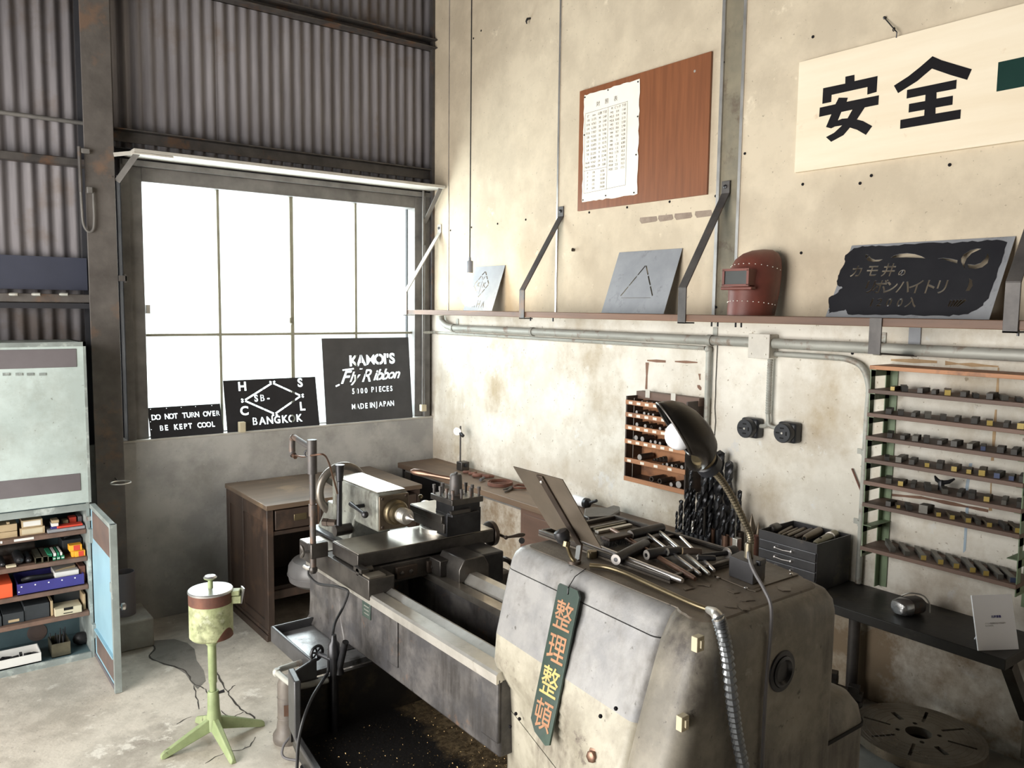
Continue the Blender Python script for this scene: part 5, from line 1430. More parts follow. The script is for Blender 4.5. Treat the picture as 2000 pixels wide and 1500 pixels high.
# ================================================================== wooden desk under the window
dx0, dx1, dy0, dy1, dz = -1.415, -0.50, -0.668, -0.03, 0.725
dk = thing('wooden_desk', ((dx0 + dx1) / 2, -0.35, 0), 'dark brown wooden desk with drawers standing under the window', 'desk')
MB().box((dx0 - 0.006, dy0 - 0.012, dz - 0.026), (dx1 + 0.006, dy1 + 0.004, dz)).build('top', 'wood_desk_top', dk, bev=0.003)
sd = MB().box((dx0 + 0.010, dy0 + 0.01, 0.03), (dx0 + 0.024, dy1, dz - 0.026)).build('side_panel', 'wood_dark', dk)
for a, b in ((dy0, dy0 + 0.055), (-0.305, -0.265), (dy1 - 0.05, dy1)):
    MB().box((dx0, a, 0.02), (dx0 + 0.02, b, dz - 0.026)).build('stile', 'wood_dark', sd, bev=0.002)
for a, b in ((0.02, 0.10), (dz - 0.10, dz - 0.026)):
    MB().box((dx0 + 0.001, dy0 + 0.05, a), (dx0 + 0.019, dy1 - 0.045, b)).build('rail', 'wood_dark', sd, bev=0.002)
MB().box((dx0 - 0.010, dy0 - 0.004, 0.0), (dx0 + 0.02, dy1, 0.035)).build('base_moulding', 'wood_dark', sd, bev=0.004)
MB().box((dx0 - 0.005, dy0 - 0.002, 0.04), (dx0 + 0.02, dy1, 0.058)).build('base_moulding', 'wood_dark', sd, bev=0.003)
MB().box((dx0 + 0.001, dy0 - 0.001, 0.0), (dx0 + 0.035, dy0 + 0.035, dz - 0.027)).build('post', 'wood_dark', dk, bev=0.002)
MB().box((dx0 + 0.024, -0.05, 0.03), (dx1 - 0.012, -0.04, dz - 0.026)).build('back_panel', 'wood_dark', dk)
MB().box((dx1 - 0.02, dy0 + 0.004, 0.0), (dx1, dy1, dz - 0.026)).build('side_panel', 'wood_dark', dk)
MB().box((dx0 + 0.03, dy0 + 0.004, dz - 0.165), (dx1 - 0.02, dy0 + 0.03, dz - 0.145)).build('drawer_rail', 'wood_dark', dk)
xm = P(622, 1010, 'y', dy0).x
for a, b in ((dx0 + 0.045, xm - 0.008), (xm + 0.008, xm + 0.30)):
    d_ = MB().box((a, dy0 - 0.002, dz - 0.138), (b, dy0 + 0.3, dz - 0.034)).build('drawer', 'wood_dark', dk, bev=0.003)
    c_ = (a + b) / 2 + 0.02
    MB().box((c_ - 0.035, dy0 - 0.006, dz - 0.10), (c_ + 0.035, dy0 - 0.001, dz - 0.066)).build('label_pull', 'brass', d_, bev=0.002)
MB().box((xm - 0.006, dy0, dz - 0.165), (xm + 0.006, dy0 + 0.03, dz - 0.026)).build('muntin', 'wood_shelf', dk)
px_ = xm + 0.31
MB().box((px_, dy0 + 0.004, 0.0), (px_ + 0.02, dy1 - 0.02, dz - 0.026)).build('pedestal_side', 'wood_dark', dk)
for k in range(3):
    d_ = MB().box((px_ + 0.025, dy0 - 0.002, 0.06 + k * 0.21), (dx1 - 0.025, dy0 + 0.3, 0.25 + k * 0.21)).build('drawer', 'wood_dark', dk, bev=0.003)
    MB().box(((px_ + dx1) / 2 - 0.03, dy0 - 0.006, 0.14 + k * 0.21), ((px_ + dx1) / 2 + 0.03, dy0 - 0.001, 0.17 + k * 0.21)).build('label_pull', 'brass', d_)
MB().box((dx0 + 0.03, dy0 + 0.05, 0.20), (px_, dy0 + 0.075, 0.245)).build('foot_board', 'wood_dark', dk, bev=0.002)
MB().box((dx0 + 0.03, dy0 + 0.30, 0.16), (px_, dy1 - 0.02, 0.18)).build('foot_shelf', 'wood_dark', dk)
for x in (dx0 + 0.05, dx1 - 0.06):
    MB().box((x, dy0 + 0.03, 0.0), (x + 0.03, dy0 + 0.06, 0.022)).build('foot', 'wood_dark', dk)
# stool pushed under the desk
ps = P(566, 1110, 'y', -0.86)
sx_ = ps.x + 0.165
sl = thing('stool', V(sx_, -0.86, 0), 'round grey vinyl stool between the desk and the lathe', 'stool')
zt_ = P(600, 1085, 'y', -0.9).z
MB().lathe([(0, 0.0), (0.13, 0.002), (0.158, 0.022), (0.165, 0.06), (0.16, 0.10), (0.14, 0.125), (0.08, 0.137), (0, 0.14)], V(sx_, -0.86, 0.335), n=32).build('seat', 'seat_vinyl', sl)
MB().torus(V(sx_, -0.86, 0.39), (0, 0, 1), 0.165, 0.003, 32, 6).build('piping', 'seat_vinyl', sl)
MB().cyl(V(sx_, -0.86, 0.06), V(sx_, -0.86, 0.335), 0.022, n=14).build('stem', 'iron_black', sl)
for a in range(4):
    an = a * PI / 2 + 0.6
    MB().bar(V(sx_, -0.86, 0.07), V(sx_ + 0.19 * math.cos(an), -0.86 + 0.19 * math.sin(an), 0.018), 0.03, 0.025).build('leg', 'iron_black', sl)

# ================================================================== wooden wall bench
BZ = 0.730
wbx = -0.30
wbn = thing('wall_bench', (-0.15, -1.4, 0), 'long narrow brown wooden bench along the right wall behind the lathe', 'bench')
MB().box((wbx, -2.72, BZ - 0.034), (-0.002, -0.045, BZ)).build('top', 'wood_bench', wbn, bev=0.003)
yc = P(1016, 1010, 'x', wbx + 0.01).y
MB().box((wbx + 0.012, -2.70, 0.10), (-0.004, yc, BZ - 0.034)).build('cupboard', 'wood_cupboard', wbn, bev=0.003)
MB().box((wbx + 0.006, yc - 0.55, 0.16), (wbx + 0.013, yc - 0.03, BZ - 0.06)).build('cupboard_door', 'wood_cupboard', wbn, bev=0.002)
for y in (-0.09, yc - 0.02, -2.68):
    MB().box((wbx + 0.02, y - 0.02, 0.0), (wbx + 0.06, y + 0.02, BZ - 0.034)).build('leg', 'steel_dark', wbn)
q = P(970, 972, 'x', wbx + 0.03)
MB().box((wbx + 0.02, yc, q.z - 0.02), (wbx + 0.045, -0.09, q.z + 0.006)).build('rail', 'frame_grey', wbn)
MB().box((wbx + 0.02, -0.095, 0.30), (-0.004, -0.085, BZ - 0.034)).build('end_board', 'recess_dark', wbn)

def on_bench(x, y, z=BZ):
    return P(x, y, 'z', z)
# dial gauge stand
b0 = on_bench(902, 918)
b0 = V(-0.10, b0.y if b0.x > -0.3 else -0.5, BZ)
b0 = P(904, 919, 'x', -0.08); b0.z = BZ
dg_ = thing('dial_gauge', b0, 'dial gauge with white face on a thin post and magnet base', 'gauge')
MB().box(b0 + V(-0.03, -0.03, 0.0005), b0 + V(0.03, 0.03, 0.055)).build('magnet_base', 'iron_worn', dg_, bev=0.004)
MB().cyl(b0 + V(0, -0.03, 0.035), b0 + V(0, -0.045, 0.035), 0.012, n=12).build('switch_knob', 'iron_black', dg_)
pt_ = b0 + V(-0.012, 0.012, 0.055)
MB().cyl(pt_, pt_ + V(0, 0, 0.225), 0.0055, n=10).build('post', 'steel_dark', dg_)
fc = pt_ + V(-0.004, 0.022, 0.19)
dd = V(-0.75, -0.66, 0.0)
fo = MB().lathe([(0.025, 0), (0.026, 0.004), (0.026, 0.018), (0.024, 0.02)], fc, dd, 24).build('dial_case', 'chrome', dg_)
MB().lathe([(0.023, 0.0202), (0.023, 0.0208)], fc, dd, 24).build('dial_face', 'paper_white', fo)
MB().bar(fc + dd * 0.0214, fc + dd * 0.0214 + V(0, 0, 0.017), 0.0015, 0.0005).build('needle', 'ink', fo)
MB().cyl(pt_ + V(0, 0, 0.18), pt_ + V(0.0, -0.03, 0.165), 0.011, n=10).build('clamp', 'iron_black', dg_)
MB().cyl(pt_ + V(0, 0.0, 0.185), fc, 0.005, n=8).build('arm', 'iron_black', dg_)

# rusty tools lying on the bench
def rusty(name, label, cat, pts, r, closed=False, mat='rust'):
    ps_ = smooth_path([on_bench(x, y) + V(0, 0, h) for x, y, h in pts], 5)
    return MB().tube(ps_, r, 8).build(name, mat, label=label, cat=cat)
w1 = thing('lathe_dog', on_bench(915, 927), 'rusty twisted lathe dog lying just past the dial gauge', 'lathe dog')
MB().torus(on_bench(912, 925) + V(0, 0, 0.010), (0.1, 0.1, 1), 0.020, 0.008, 20, 8).build('ring', 'rust', w1)
MB().tube([on_bench(916, 928) + V(0, 0, 0.01), on_bench(926, 929) + V(0, 0, 0.014), on_bench(930, 926) + V(0, 0, 0.012)], [0.009, 0.008, 0.006], 8).build('tail', 'rust', w1)
w2 = thing('lathe_dog', on_bench(940, 936), 'large rusty lathe dog with a dark bolt in the middle of the bench', 'lathe dog')
MB().torus(on_bench(934, 932) + V(0, 0, 0.012), (0.05, 0.1, 1), 0.028, 0.0105, 22, 8).build('ring', 'rust', w2)
MB().tube([on_bench(943, 934) + V(0, 0, 0.012), on_bench(955, 935) + V(0, 0, 0.014), on_bench(964, 934) + V(0, 0, 0.010)], [0.014, 0.011, 0.008], 8).build('tail', 'rust', w2)
MB().cyl(on_bench(945, 938) + V(0, 0, 0.014), on_bench(938, 942) + V(0, 0, 0.014), 0.009, n=6).build('bolt', 'iron_black', w2)
cc = on_bench(977, 947)
w3 = thing('iron_hoop', cc, 'round rusty red iron hoop with a cross strap on the bench', 'hoop')
MB().lathe([(0.068, 0.001), (0.074, 0.001), (0.074, 0.020), (0.068, 0.020)], cc, (0, 0, 1), 32, closed=True).build('hoop', 'rust', w3)
MB().lathe([(0.060, 0.001), (0.064, 0.001), (0.064, 0.016), (0.060, 0.016)], cc + V(0.004, 0.004, 0), (0, 0, 1), 32, closed=True).build('inner_hoop', 'rust', w3)
MB().bar(cc + V(-0.05, 0.04, 0.008), cc + V(0.05, -0.04, 0.012), 0.012, 0.005).build('strap', 'rust', w3)
pc = on_bench(1000, 956)
w4 = thing('pliers', pc, 'rusty pliers with dark jaws lying in front of the iron hoop', 'pliers')
MB().tube([on_bench(983, 959) + V(0, 0, 0.008), on_bench(993, 957) + V(0, 0, 0.010), pc + V(0, 0, 0.012)], [0.004, 0.008, 0.011], 8).build('jaw', 'iron_worn', w4)
MB().tube([on_bench(986, 963) + V(0, 0, 0.006), on_bench(994, 960) + V(0, 0, 0.008), pc + V(0, 0, 0.009)], [0.004, 0.007, 0.009], 8).build('jaw', 'iron_worn', w4)
MB().tube(smooth_path([pc + V(0, 0, 0.012), on_bench(1010, 951) + V(0, 0, 0.012), on_bench(1026, 951) + V(0, 0, 0.008)]), 0.0065, 8).build('grip', 'rust', w4)
MB().tube(smooth_path([pc + V(0, 0, 0.012), on_bench(1012, 957) + V(0, 0, 0.011), on_bench(1028, 956) + V(0, 0, 0.008)]), 0.0065, 8).build('grip', 'rust', w4)
# white oil gun, brown fitting and dark cast vice body past the guard plate
q = on_bench(1128, 984)
q = P(1130, 978, 'x', -0.10)
g_ = thing('grease_gun', V(-0.10, q.y, BZ), 'white grease gun with dark nozzle lying on the bench end', 'grease gun')
a, b = P(1120, 965, 'x', -0.10), P(1143, 977, 'x', -0.10)
a.z = b.z = BZ + 0.026
MB().lathe([(0.022, 0), (0.026, 0.006), (0.026, (b - a).length)], a, b - a, 18).build('barrel', 'paper_white', g_)
MB().lathe([(0.027, 0), (0.027, 0.02), (0.018, 0.03), (0.01, 0.034)], b, b - a, 18).build('cap', 'iron_black', g_)
MB().cyl(b + V(0, -0.02, 0), b + V(0.0, -0.085, 0.028), 0.008, n=10).build('nozzle', 'iron_black', g_)
MB().ball(P(1119, 957, 'x', -0.06) , 0.016, (1.3, 1, 1), 10).build('brown_fitting', 'rust', label='brown rusted fitting behind the white grease gun', cat='fitting')
bpy.data.objects['brown_fitting'].location.z = BZ
v0 = P(1175, 1000, 'x', -0.19)
vb = thing('vice_body', V(-0.19, v0.y, BZ), 'dark cast iron plate tool lying behind the lathe headstock', 'iron plate')
sh_ = [P(x, y, 'z', BZ + 0.045) for x, y in ((1142, 992), (1160, 989), (1184, 991), (1198, 986), (1211, 989), (1211, 996), (1204, 1001), (1192, 1008), (1150, 1010), (1140, 1006))]
MB().prism(sh_, (0, 0, -0.044)).build('body', 'iron_worn', vb, bev=0.006)
# ================================================================== the lathe
lt = thing('metal_lathe', (-1.5, -2.9, 0), 'big worn grey and tan engine lathe standing in the foreground', 'lathe')
BT = 0.85
yfar, ynear = -1.955, -3.12
# ---- bed: two rails, their ways, webs, far foot
bed = MB().box((-1.735, ynear, 0.625), (-1.655, yfar, BT - 0.018)).build('bed_rail', 'lathe_body', lt, bev=0.006)
MB().box((-1.47, ynear, 0.625), (-1.35, yfar, BT - 0.018)).build('bed_rail', 'lathe_body', lt, bev=0.006)
for y in (-2.0, -2.9):
    MB().box((-1.66, y - 0.03, 0.64), (-1.46, y + 0.03, 0.76)).build('bed_web', 'lathe_body', lt)
def way(prof, name, mat):
    MB().prism([V(x, ynear, z) for x, z in prof], (0, yfar - ynear, 0)).build(name, mat, lt, smooth=0)
way([(-1.748, BT - 0.03), (-1.748, BT - 0.006), (-1.742, BT), (-1.700, BT), (-1.698, BT - 0.02)], 'flat_way', 'steel_bright')
way([(-1.697, BT - 0.02), (-1.697, BT - 0.006), (-1.672, BT + 0.008), (-1.648, BT - 0.006), (-1.648, BT - 0.02)], 'vee_way', 'steel_bright')
way([(-1.478, BT - 0.03), (-1.478, BT - 0.008), (-1.437, BT - 0.008), (-1.437, BT - 0.02)], 'flat_way', 'steel_ground')
way([(-1.425, BT - 0.02), (-1.425, BT - 0.004), (-1.405, BT + 0.018), (-1.375, BT + 0.018), (-1.352, BT - 0.004), (-1.352, BT - 0.02)], 'vee_way', 'steel_bright')
# raised pads on the side of the bed
def pad(px_, zc_, w_, h_, th=0.006):
    c_ = P(px_[0], px_[1], 'x', -1.735)
    MB().box((-1.735 - th, c_.y - w_ / 2, c_.z - h_ / 2), (-1.733, c_.y + w_ / 2, c_.z + h_ / 2)).build('side_pad', 'lathe_body', lt, bev=0.005, seg=3)
pad((770, 1252), 0, 0.055, 0.15)
pad((960, 1378), 0, 0.075, 0.17, 0.008)
q = P(716, 1191, 'x', -1.737)
npl = MB().box((-1.7385, q.y - 0.028, q.z - 0.026), (-1.734, q.y + 0.028, q.z + 0.026)).build('maker_plate', 'plaque', lt, bev=0.001)
for z_ in (-0.012, 0.0, 0.012):
    MB().box((-1.7392, q.y - 0.02, q.z + z_ - 0.002), (-1.7384, q.y + 0.014, q.z + z_ + 0.002)).build('plate_line', 'tailstock', npl)
# far foot flowing down onto the tray
MB().loft([[V(x, y, z) for x, y in ((x0_, y0_), (x1_, y0_), (x1_, y1_), (x0_, y1_))] for z, x0_, x1_, y0_, y1_ in ((0.605, -1.75, -1.33, -2.27, -1.94), (0.63, -1.738, -1.345, -2.245, -1.95), (0.68, -1.736, -1.35, -2.22, -1.953), (0.80, -1.7352, -1.35, -2.20, -1.953))]).build('far_foot', 'lathe_body', lt, bev=0.006)
MB().box((-1.70, -2.22, 0.0), (-1.38, -1.98, 0.605)).build('far_pedestal', 'lathe_body', lt, bev=0.01)

# ---- tray, chip pan
tw = MB().box((-1.885, -2.345, 0.585), (-1.36, -1.99, 0.603)).build('far_tray', 'tray_grey', lt)
def rim(a, b, z0, z1, th=0.012):
    a, b = Vector(a), Vector(b)
    d = (b - a).normalized() * th / 2
    return MB().bar(V(a.x, a.y, (z0 + z1) / 2) - V(d.x, d.y, 0), V(b.x, b.y, (z0 + z1) / 2) + V(d.x, d.y, 0), th, z1 - z0).build('tray_rim', 'tray_rim', lt, bev=0.004)
rim((-1.888, -1.99), (-1.888, -2.335), 0.575, 0.632)
rim((-1.88, -1.99), (-1.745, -1.99), 0.575, 0.632)
rim((-1.888, -2.345), (-1.985, -2.40), 0.56, 0.645)
rim((-1.985, -2.40), (-2.0, -2.475), 0.47, 0.655, 0.02)
px0, px1, py0, py1, pz = -2.03, -1.30, -3.25, -2.40, 0.425
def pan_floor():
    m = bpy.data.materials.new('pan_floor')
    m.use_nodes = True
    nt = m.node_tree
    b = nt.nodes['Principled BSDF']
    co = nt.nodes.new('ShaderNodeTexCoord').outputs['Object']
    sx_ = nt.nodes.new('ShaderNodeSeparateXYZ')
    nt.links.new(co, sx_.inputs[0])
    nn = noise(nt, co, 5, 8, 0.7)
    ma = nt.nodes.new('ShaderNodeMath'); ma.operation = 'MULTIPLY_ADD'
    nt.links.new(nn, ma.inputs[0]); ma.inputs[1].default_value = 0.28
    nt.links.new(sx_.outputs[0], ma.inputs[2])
    k = ramp(nt, ma.outputs[0], [(SHADE_EDGE[0], 0.0), (SHADE_EDGE[1], 1.0)])
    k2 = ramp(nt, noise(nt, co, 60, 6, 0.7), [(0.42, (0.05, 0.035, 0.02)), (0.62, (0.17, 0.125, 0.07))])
    c = mixc(nt, k, (0.012, 0.011, 0.011), k2)  # black paints the shaded side of the pan, chip brown the lit side
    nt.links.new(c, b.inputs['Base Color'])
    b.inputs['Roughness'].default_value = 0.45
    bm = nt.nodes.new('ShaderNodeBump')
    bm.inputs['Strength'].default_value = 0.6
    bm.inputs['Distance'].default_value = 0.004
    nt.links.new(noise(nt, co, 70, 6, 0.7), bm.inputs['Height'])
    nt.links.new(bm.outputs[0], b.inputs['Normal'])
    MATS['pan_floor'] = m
# edge of the black shade painted on the pan floor, in lathe coordinates
SHADE_EDGE = (P(760, 1420, 'z', pz).x + 1.5 + 0.10, P(800, 1400, 'z', pz).x + 1.5 + 0.16)
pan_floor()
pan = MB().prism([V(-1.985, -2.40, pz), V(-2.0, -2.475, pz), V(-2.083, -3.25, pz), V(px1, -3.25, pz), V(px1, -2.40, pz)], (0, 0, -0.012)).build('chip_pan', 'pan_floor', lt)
MB().box((-1.99, -2.40, pz), (px1, -2.385, 0.60)).build('pan_wall', 'pan_black', pan)
MB().add([V(-2.0, -2.475, pz), V(-2.085, -3.25, pz), V(-2.085, -3.25, 0.47), V(-2.0, -2.475, 0.47)], [(0, 1, 2, 3)]).build('pan_wall', 'pan_black', pan).modifiers.new('thick', 'SOLIDIFY').thickness = 0.006
MB().bar(V(-2.0, -2.475, 0.475), V(-2.085, -3.25, 0.475), 0.02, 0.018).build('pan_lip', 'tray_rim', pan, bev=0.004)
MB().add([V(-2.0, -2.475, pz), V(-1.985, -2.40, pz), V(-1.985, -2.40, 0.58), V(-2.0, -2.475, 0.58)], [(0, 1, 2, 3)]).build('pan_wall', 'pan_black', pan).modifiers.new('thick', 'SOLIDIFY').thickness = 0.006
MB().box((px1 - 0.012, py0, pz), (px1, py1, 0.62)).build('pan_wall', 'pan_black', pan)
MB().box((px0, py0 - 0.0, pz), (px1, py0 + 0.012, 0.47)).build('pan_wall', 'pan_black', pan)
MB().cyl(V(-1.995, -2.53, 0.0), V(-1.995, -2.53, pz - 0.012), 0.02, n=14).build('pan_leg', 'iron_black', lt)
MB().cyl(V(-2.04, -3.15, 0.0), V(-2.04, -3.15, pz - 0.012), 0.02, n=14).build('pan_leg', 'iron_black', lt)
MB().cyl(V(-1.34, -2.5, 0.0), V(-1.34, -2.5, pz - 0.012), 0.02, n=14).build('pan_leg', 'iron_black', lt)
# swarf in the pan
random.seed(42)
ch = MB()
for i in range(2600):
    x, y = random.uniform(-1.97, -1.33), random.uniform(-3.2, -2.45)
    if random.random() < 0.5:
        x, y = random.gauss(-1.62, 0.13), random.gauss(-2.95, 0.12)
        if not (px0 + 0.05 < x < px1 - 0.02 and py0 + 0.02 < y < py1 - 0.02):
            continue
    s_ = random.uniform(0.0008, 0.003)
    an = random.uniform(0, 2 * PI)
    d = V(math.cos(an), math.sin(an), random.uniform(-0.3, 0.5)) * s_
    n_ = V(-d.y, d.x, random.uniform(-0.5, 0.5) * s_) * 0.6
    c_ = V(x, y, pz + random.uniform(0.001, 0.006))
    ch.add([c_ - d, c_ + n_, c_ + d, c_ - n_ + V(0, 0, 0.002)], [(0, 1, 2), (0, 2, 3)])
ch.build('swarf', 'chips', lt, smooth=0, kind='stuff')
c0_ = P(640, 1350, 'z', pz)

# ---- coolant plumbing by the tray corner
pp_ = [P(x, y, 'z', z) for x, y, z in ((594, 1292, 0.60), (572, 1299, 0.60), (547, 1307, 0.60), (541, 1313, 0.60), (556, 1326, 0.60), (577, 1342, 0.60), (600, 1338, 0.60), (640, 1328, 0.60))]
MB().tube(pp_, 0.0095, 10).build('drain_pipe', 'conduit', lt)
for k in (3, 5):
    MB().ball(pp_[k], 0.0145, n=10).build('elbow', 'conduit', lt)
vp = P(650, 1330, 'x', -1.855)
v1 = P(652, 1258, 'x', -1.855)
vt = MB().tube([V(v1.x, v1.y, pz), V(v1.x, v1.y, 0.58), V(v1.x, v1.y, v1.z - 0.02)], 0.013, 12).build('valve_post', 'iron_black', lt)
MB().lathe([(0.018, 0), (0.018, 0.04), (0.010, 0.05), (0.008, 0.07)], V(v1.x, v1.y, v1.z - 0.04), n=12).build('valve_body', 'iron_black', lt)
wc = P(619, 1275, 'x', -1.875)
MB().cyl(V(v1.x, v1.y, wc.z), wc, 0.007, n=8).build('valve_stem', 'iron_black', lt)
hwd = (wc - V(v1.x, v1.y, wc.z)).normalized()
MB().torus(wc, hwd, 0.022, 0.005, 20, 8).build('valve_wheel', 'iron_black', lt)
for a in range(3):
    u_ = hwd.orthogonal().normalized()
    u_.rotate(Matrix.Rotation(a * PI / 3, 3, hwd))
    MB().cyl(wc - u_ * 0.021, wc + u_ * 0.021, 0.003, n=6).build('valve_spoke', 'iron_black', lt)
a, b = P(663, 1303, 'x', -1.84), P(675, 1254, 'x', -1.84)
MB().tube([a + V(0, 0, -0.02), a, b], [0.015, 0.011, 0.010], 12).build('spout', 'iron_black', lt)
MB().tube(smooth_path([P(x, y, 'x', xx) for x, y, xx in ((602, 1112, -1.80), (604, 1125, -1.80), (622, 1140, -1.785), (655, 1145, -1.775), (677, 1152, -1.765), (679, 1162, -1.765), (668, 1190, -1.78), (655, 1215, -1.82), (650, 1240, -1.85), (651, 1258, -1.855))]), 0.0045, 8).build('coolant_hose', 'rubber', lt)
MB().tube(smooth_path([P(x, y, 'x', xx) for x, y, xx in ((642, 1268, -1.862), (641, 1310, -1.866), (633, 1325, -1.9), (622, 1342, -1.95), (608, 1366, -1.99), (593, 1405, -2.03), (583, 1450, -2.05), (580, 1500, -2.06), (578, 1560, -2.07))]), 0.005, 8).build('cable', 'rubber', lt)
# pump standing under the tray corner
pb = P(562, 1445, 'z', 0.0)
pm = thing('coolant_pump', pb, 'small brown cylindrical pump standing on the floor beside the lathe tray', 'pump')
MB().lathe([(0.055, 0), (0.058, 0.01), (0.058, 0.03), (0.044, 0.05), (0.039, 0.09), (0.038, 0.24), (0.030, 0.262), (0, 0.265)], pb, n=24).build('body', 'pump', pm)
for h_ in (0.10, 0.185):
    MB().torus(pb + V(0, 0, h_), (0, 0, 1), 0.0385, 0.002, 24, 6).build('band', 'pump', pm)
dl = (CAM - pb); dl.z = 0; dl.normalize()
MB().bar(pb + dl * 0.039 + V(0, 0, 0.12), pb + dl * 0.039 + V(0, 0, 0.165), 0.026, 0.003, dl).build('label_plate', 'copper', pm)
MB().tube(smooth_path([pb + V(0.03, -0.04, 0.07), pb + V(-0.02, -0.10, 0.075), pb + V(-0.065, -0.12, 0.05), pb + V(-0.07, -0.14, 0.015), pb + V(-0.01, -0.2, 0.008), pb + V(0.1, -0.3, 0.008)]), 0.005, 8).build('cord', 'rubber_grey', pm)

# ---- saddle
sdl = MB().box((-1.752, -2.45, 0.832), (-1.66, -1.905, 0.90)).build('saddle_wing', 'iron_worn', lt, bev=0.003)
MB().box((-1.750, -2.10, 0.90), (-1.655, -1.91, 0.9025)).build('wing_top', 'steel_ground', lt)
MB().box((-1.47, -2.42, 0.845), (-1.34, -1.95, 0.90)).build('saddle_wing', 'iron_worn', lt, bev=0.003)
MB().box((-1.665, -2.352, 0.835), (-1.33, -2.12, 0.90)).build('saddle_bridge', 'iron_worn', lt, bev=0.003)
MB().box((-1.748, -2.446, 0.90), (-1.69, -2.40, 0.906)).build('wing_step', 'steel_ground', lt)
MB().box((-1.752, -2.40, 0.905), (-1.725, -2.345, 0.918)).cyl(V(-1.752, -2.372, 0.905), V(-1.70, -2.372, 0.905), 0.012, n=10).build('gib_cap', 'iron_worn', lt)
for x, n_ in ((-1.565, 2), (-1.445, 2)):
    g_ = MB().box((x - 0.04, -2.366, 0.848), (x + 0.04 * (1 if x < -1.5 else 0.4), -2.352, 0.888)).build('wiper_plate', 'iron_brown', lt, bev=0.002)
    for k in range(n_):
        MB().lathe([(0.007, 0), (0.007, 0.006), (0.004, 0.008)], V(x - 0.022 + k * 0.035, -2.366, 0.868), (0, -1, 0), 10).build('screw', 'iron_worn', g_)
# way cover at the right vee
wv = [(-1.445, 0.84), (-1.445, 0.885), (-1.425, 0.918), (-1.345, 0.918), (-1.325, 0.885), (-1.325, 0.84)]
MB().prism([V(x, -2.50, z) for x, z in wv], (0, 0.14, 0)).build('way_cover', 'iron_worn', lt, bev=0.003)
MB().box((-1.36, -2.47, 0.80), (-1.24, -2.30, 0.91)).build('apron', 'iron_black', lt, bev=0.006)
MB().box((-1.36, -2.46, 0.62), (-1.20, -2.05, 0.83)).build('apron', 'iron_worn', lt, bev=0.01)
wq = P(985, 1105, 'x', -1.18)
MB().torus(V(-1.17, wq.y, 0.76), (1, 0, 0), 0.085, 0.010, 32, 8).build('apron_wheel', 'iron_brown', lt)
for a in range(3):
    u_ = V(0, math.cos(a * PI / 3), math.sin(a * PI / 3)) * 0.08
    MB().cyl(V(-1.175, wq.y, 0.76) - u_, V(-1.175, wq.y, 0.76) + u_, 0.006, n=8).build('apron_spoke', 'iron_brown', lt)
MB().cyl(V(-1.2, wq.y, 0.76), V(-1.15, wq.y, 0.76), 0.018, n=14).build('apron_hub', 'iron_brown', lt)
# lead screw along the front
MB().cyl(V(-1.30, ynear, 0.70), V(-1.30, yfar, 0.70), 0.014, n=12).build('lead_screw', 'iron_worn', lt)

# ---- cross slide and compound
csl = MB().box((-1.735, -2.342, 0.903), (-1.19, -2.150, 0.948)).build('cross_slide', 'iron_worn', lt, bev=0.002)
MB().box((-1.732, -2.339, 0.948), (-1.193, -2.153, 0.951)).build('slide_top', 'steel_ground', csl, bev=0.001)
MB().lathe([(0.083, 0.9505), (0.083, 0.966), (0.080, 0.968), (0, 0.968)], V(-1.345, -2.238, 0), n=36).build('swivel_base', 'steel_bright', lt)
for a in (200, 225, 160):
    c_ = V(-1.345 + 0.07 * math.cos(math.radians(a)), -2.238 + 0.07 * math.sin(math.radians(a)), 0.968)
    MB().cyl(c_, c_ + V(0, 0, 0.002), 0.006, n=10).build('swivel_screw', 'iron_black', lt)
MB().box((-1.412, -2.352, 0.969), (-1.268, -2.13, 1.004)).build('compound_slide', 'iron_worn', lt, bev=0.002)
MB().box((-1.418, -2.345, 1.004), (-1.264, -2.128, 1.030)).build('compound_slide', 'iron_worn', lt, bev=0.002)
MB().box((-1.416, -2.343, 1.030), (-1.266, -2.13, 1.0318)).build('slide_top', 'steel_ground', lt)
MB().box((-1.405, -2.36, 0.957), (-1.262, -2.285, 1.046)).build('compound_block', 'iron_black', lt, bev=0.002)
c_ = V(-1.34, -2.105, 1.0)
MB().lathe([(0.028, 0), (0.03, 0.006), (0.03, 0.02), (0.012, 0.03), (0.01, 0.05)], c_ - V(0, 0.02, 0), (0, 1, 0), 20).build('compound_dial', 'chrome', lt)
MB().ball(c_ + V(0.006, 0.04, 0.035), 0.009, n=10).build('dial_knob', 'brass', lt)
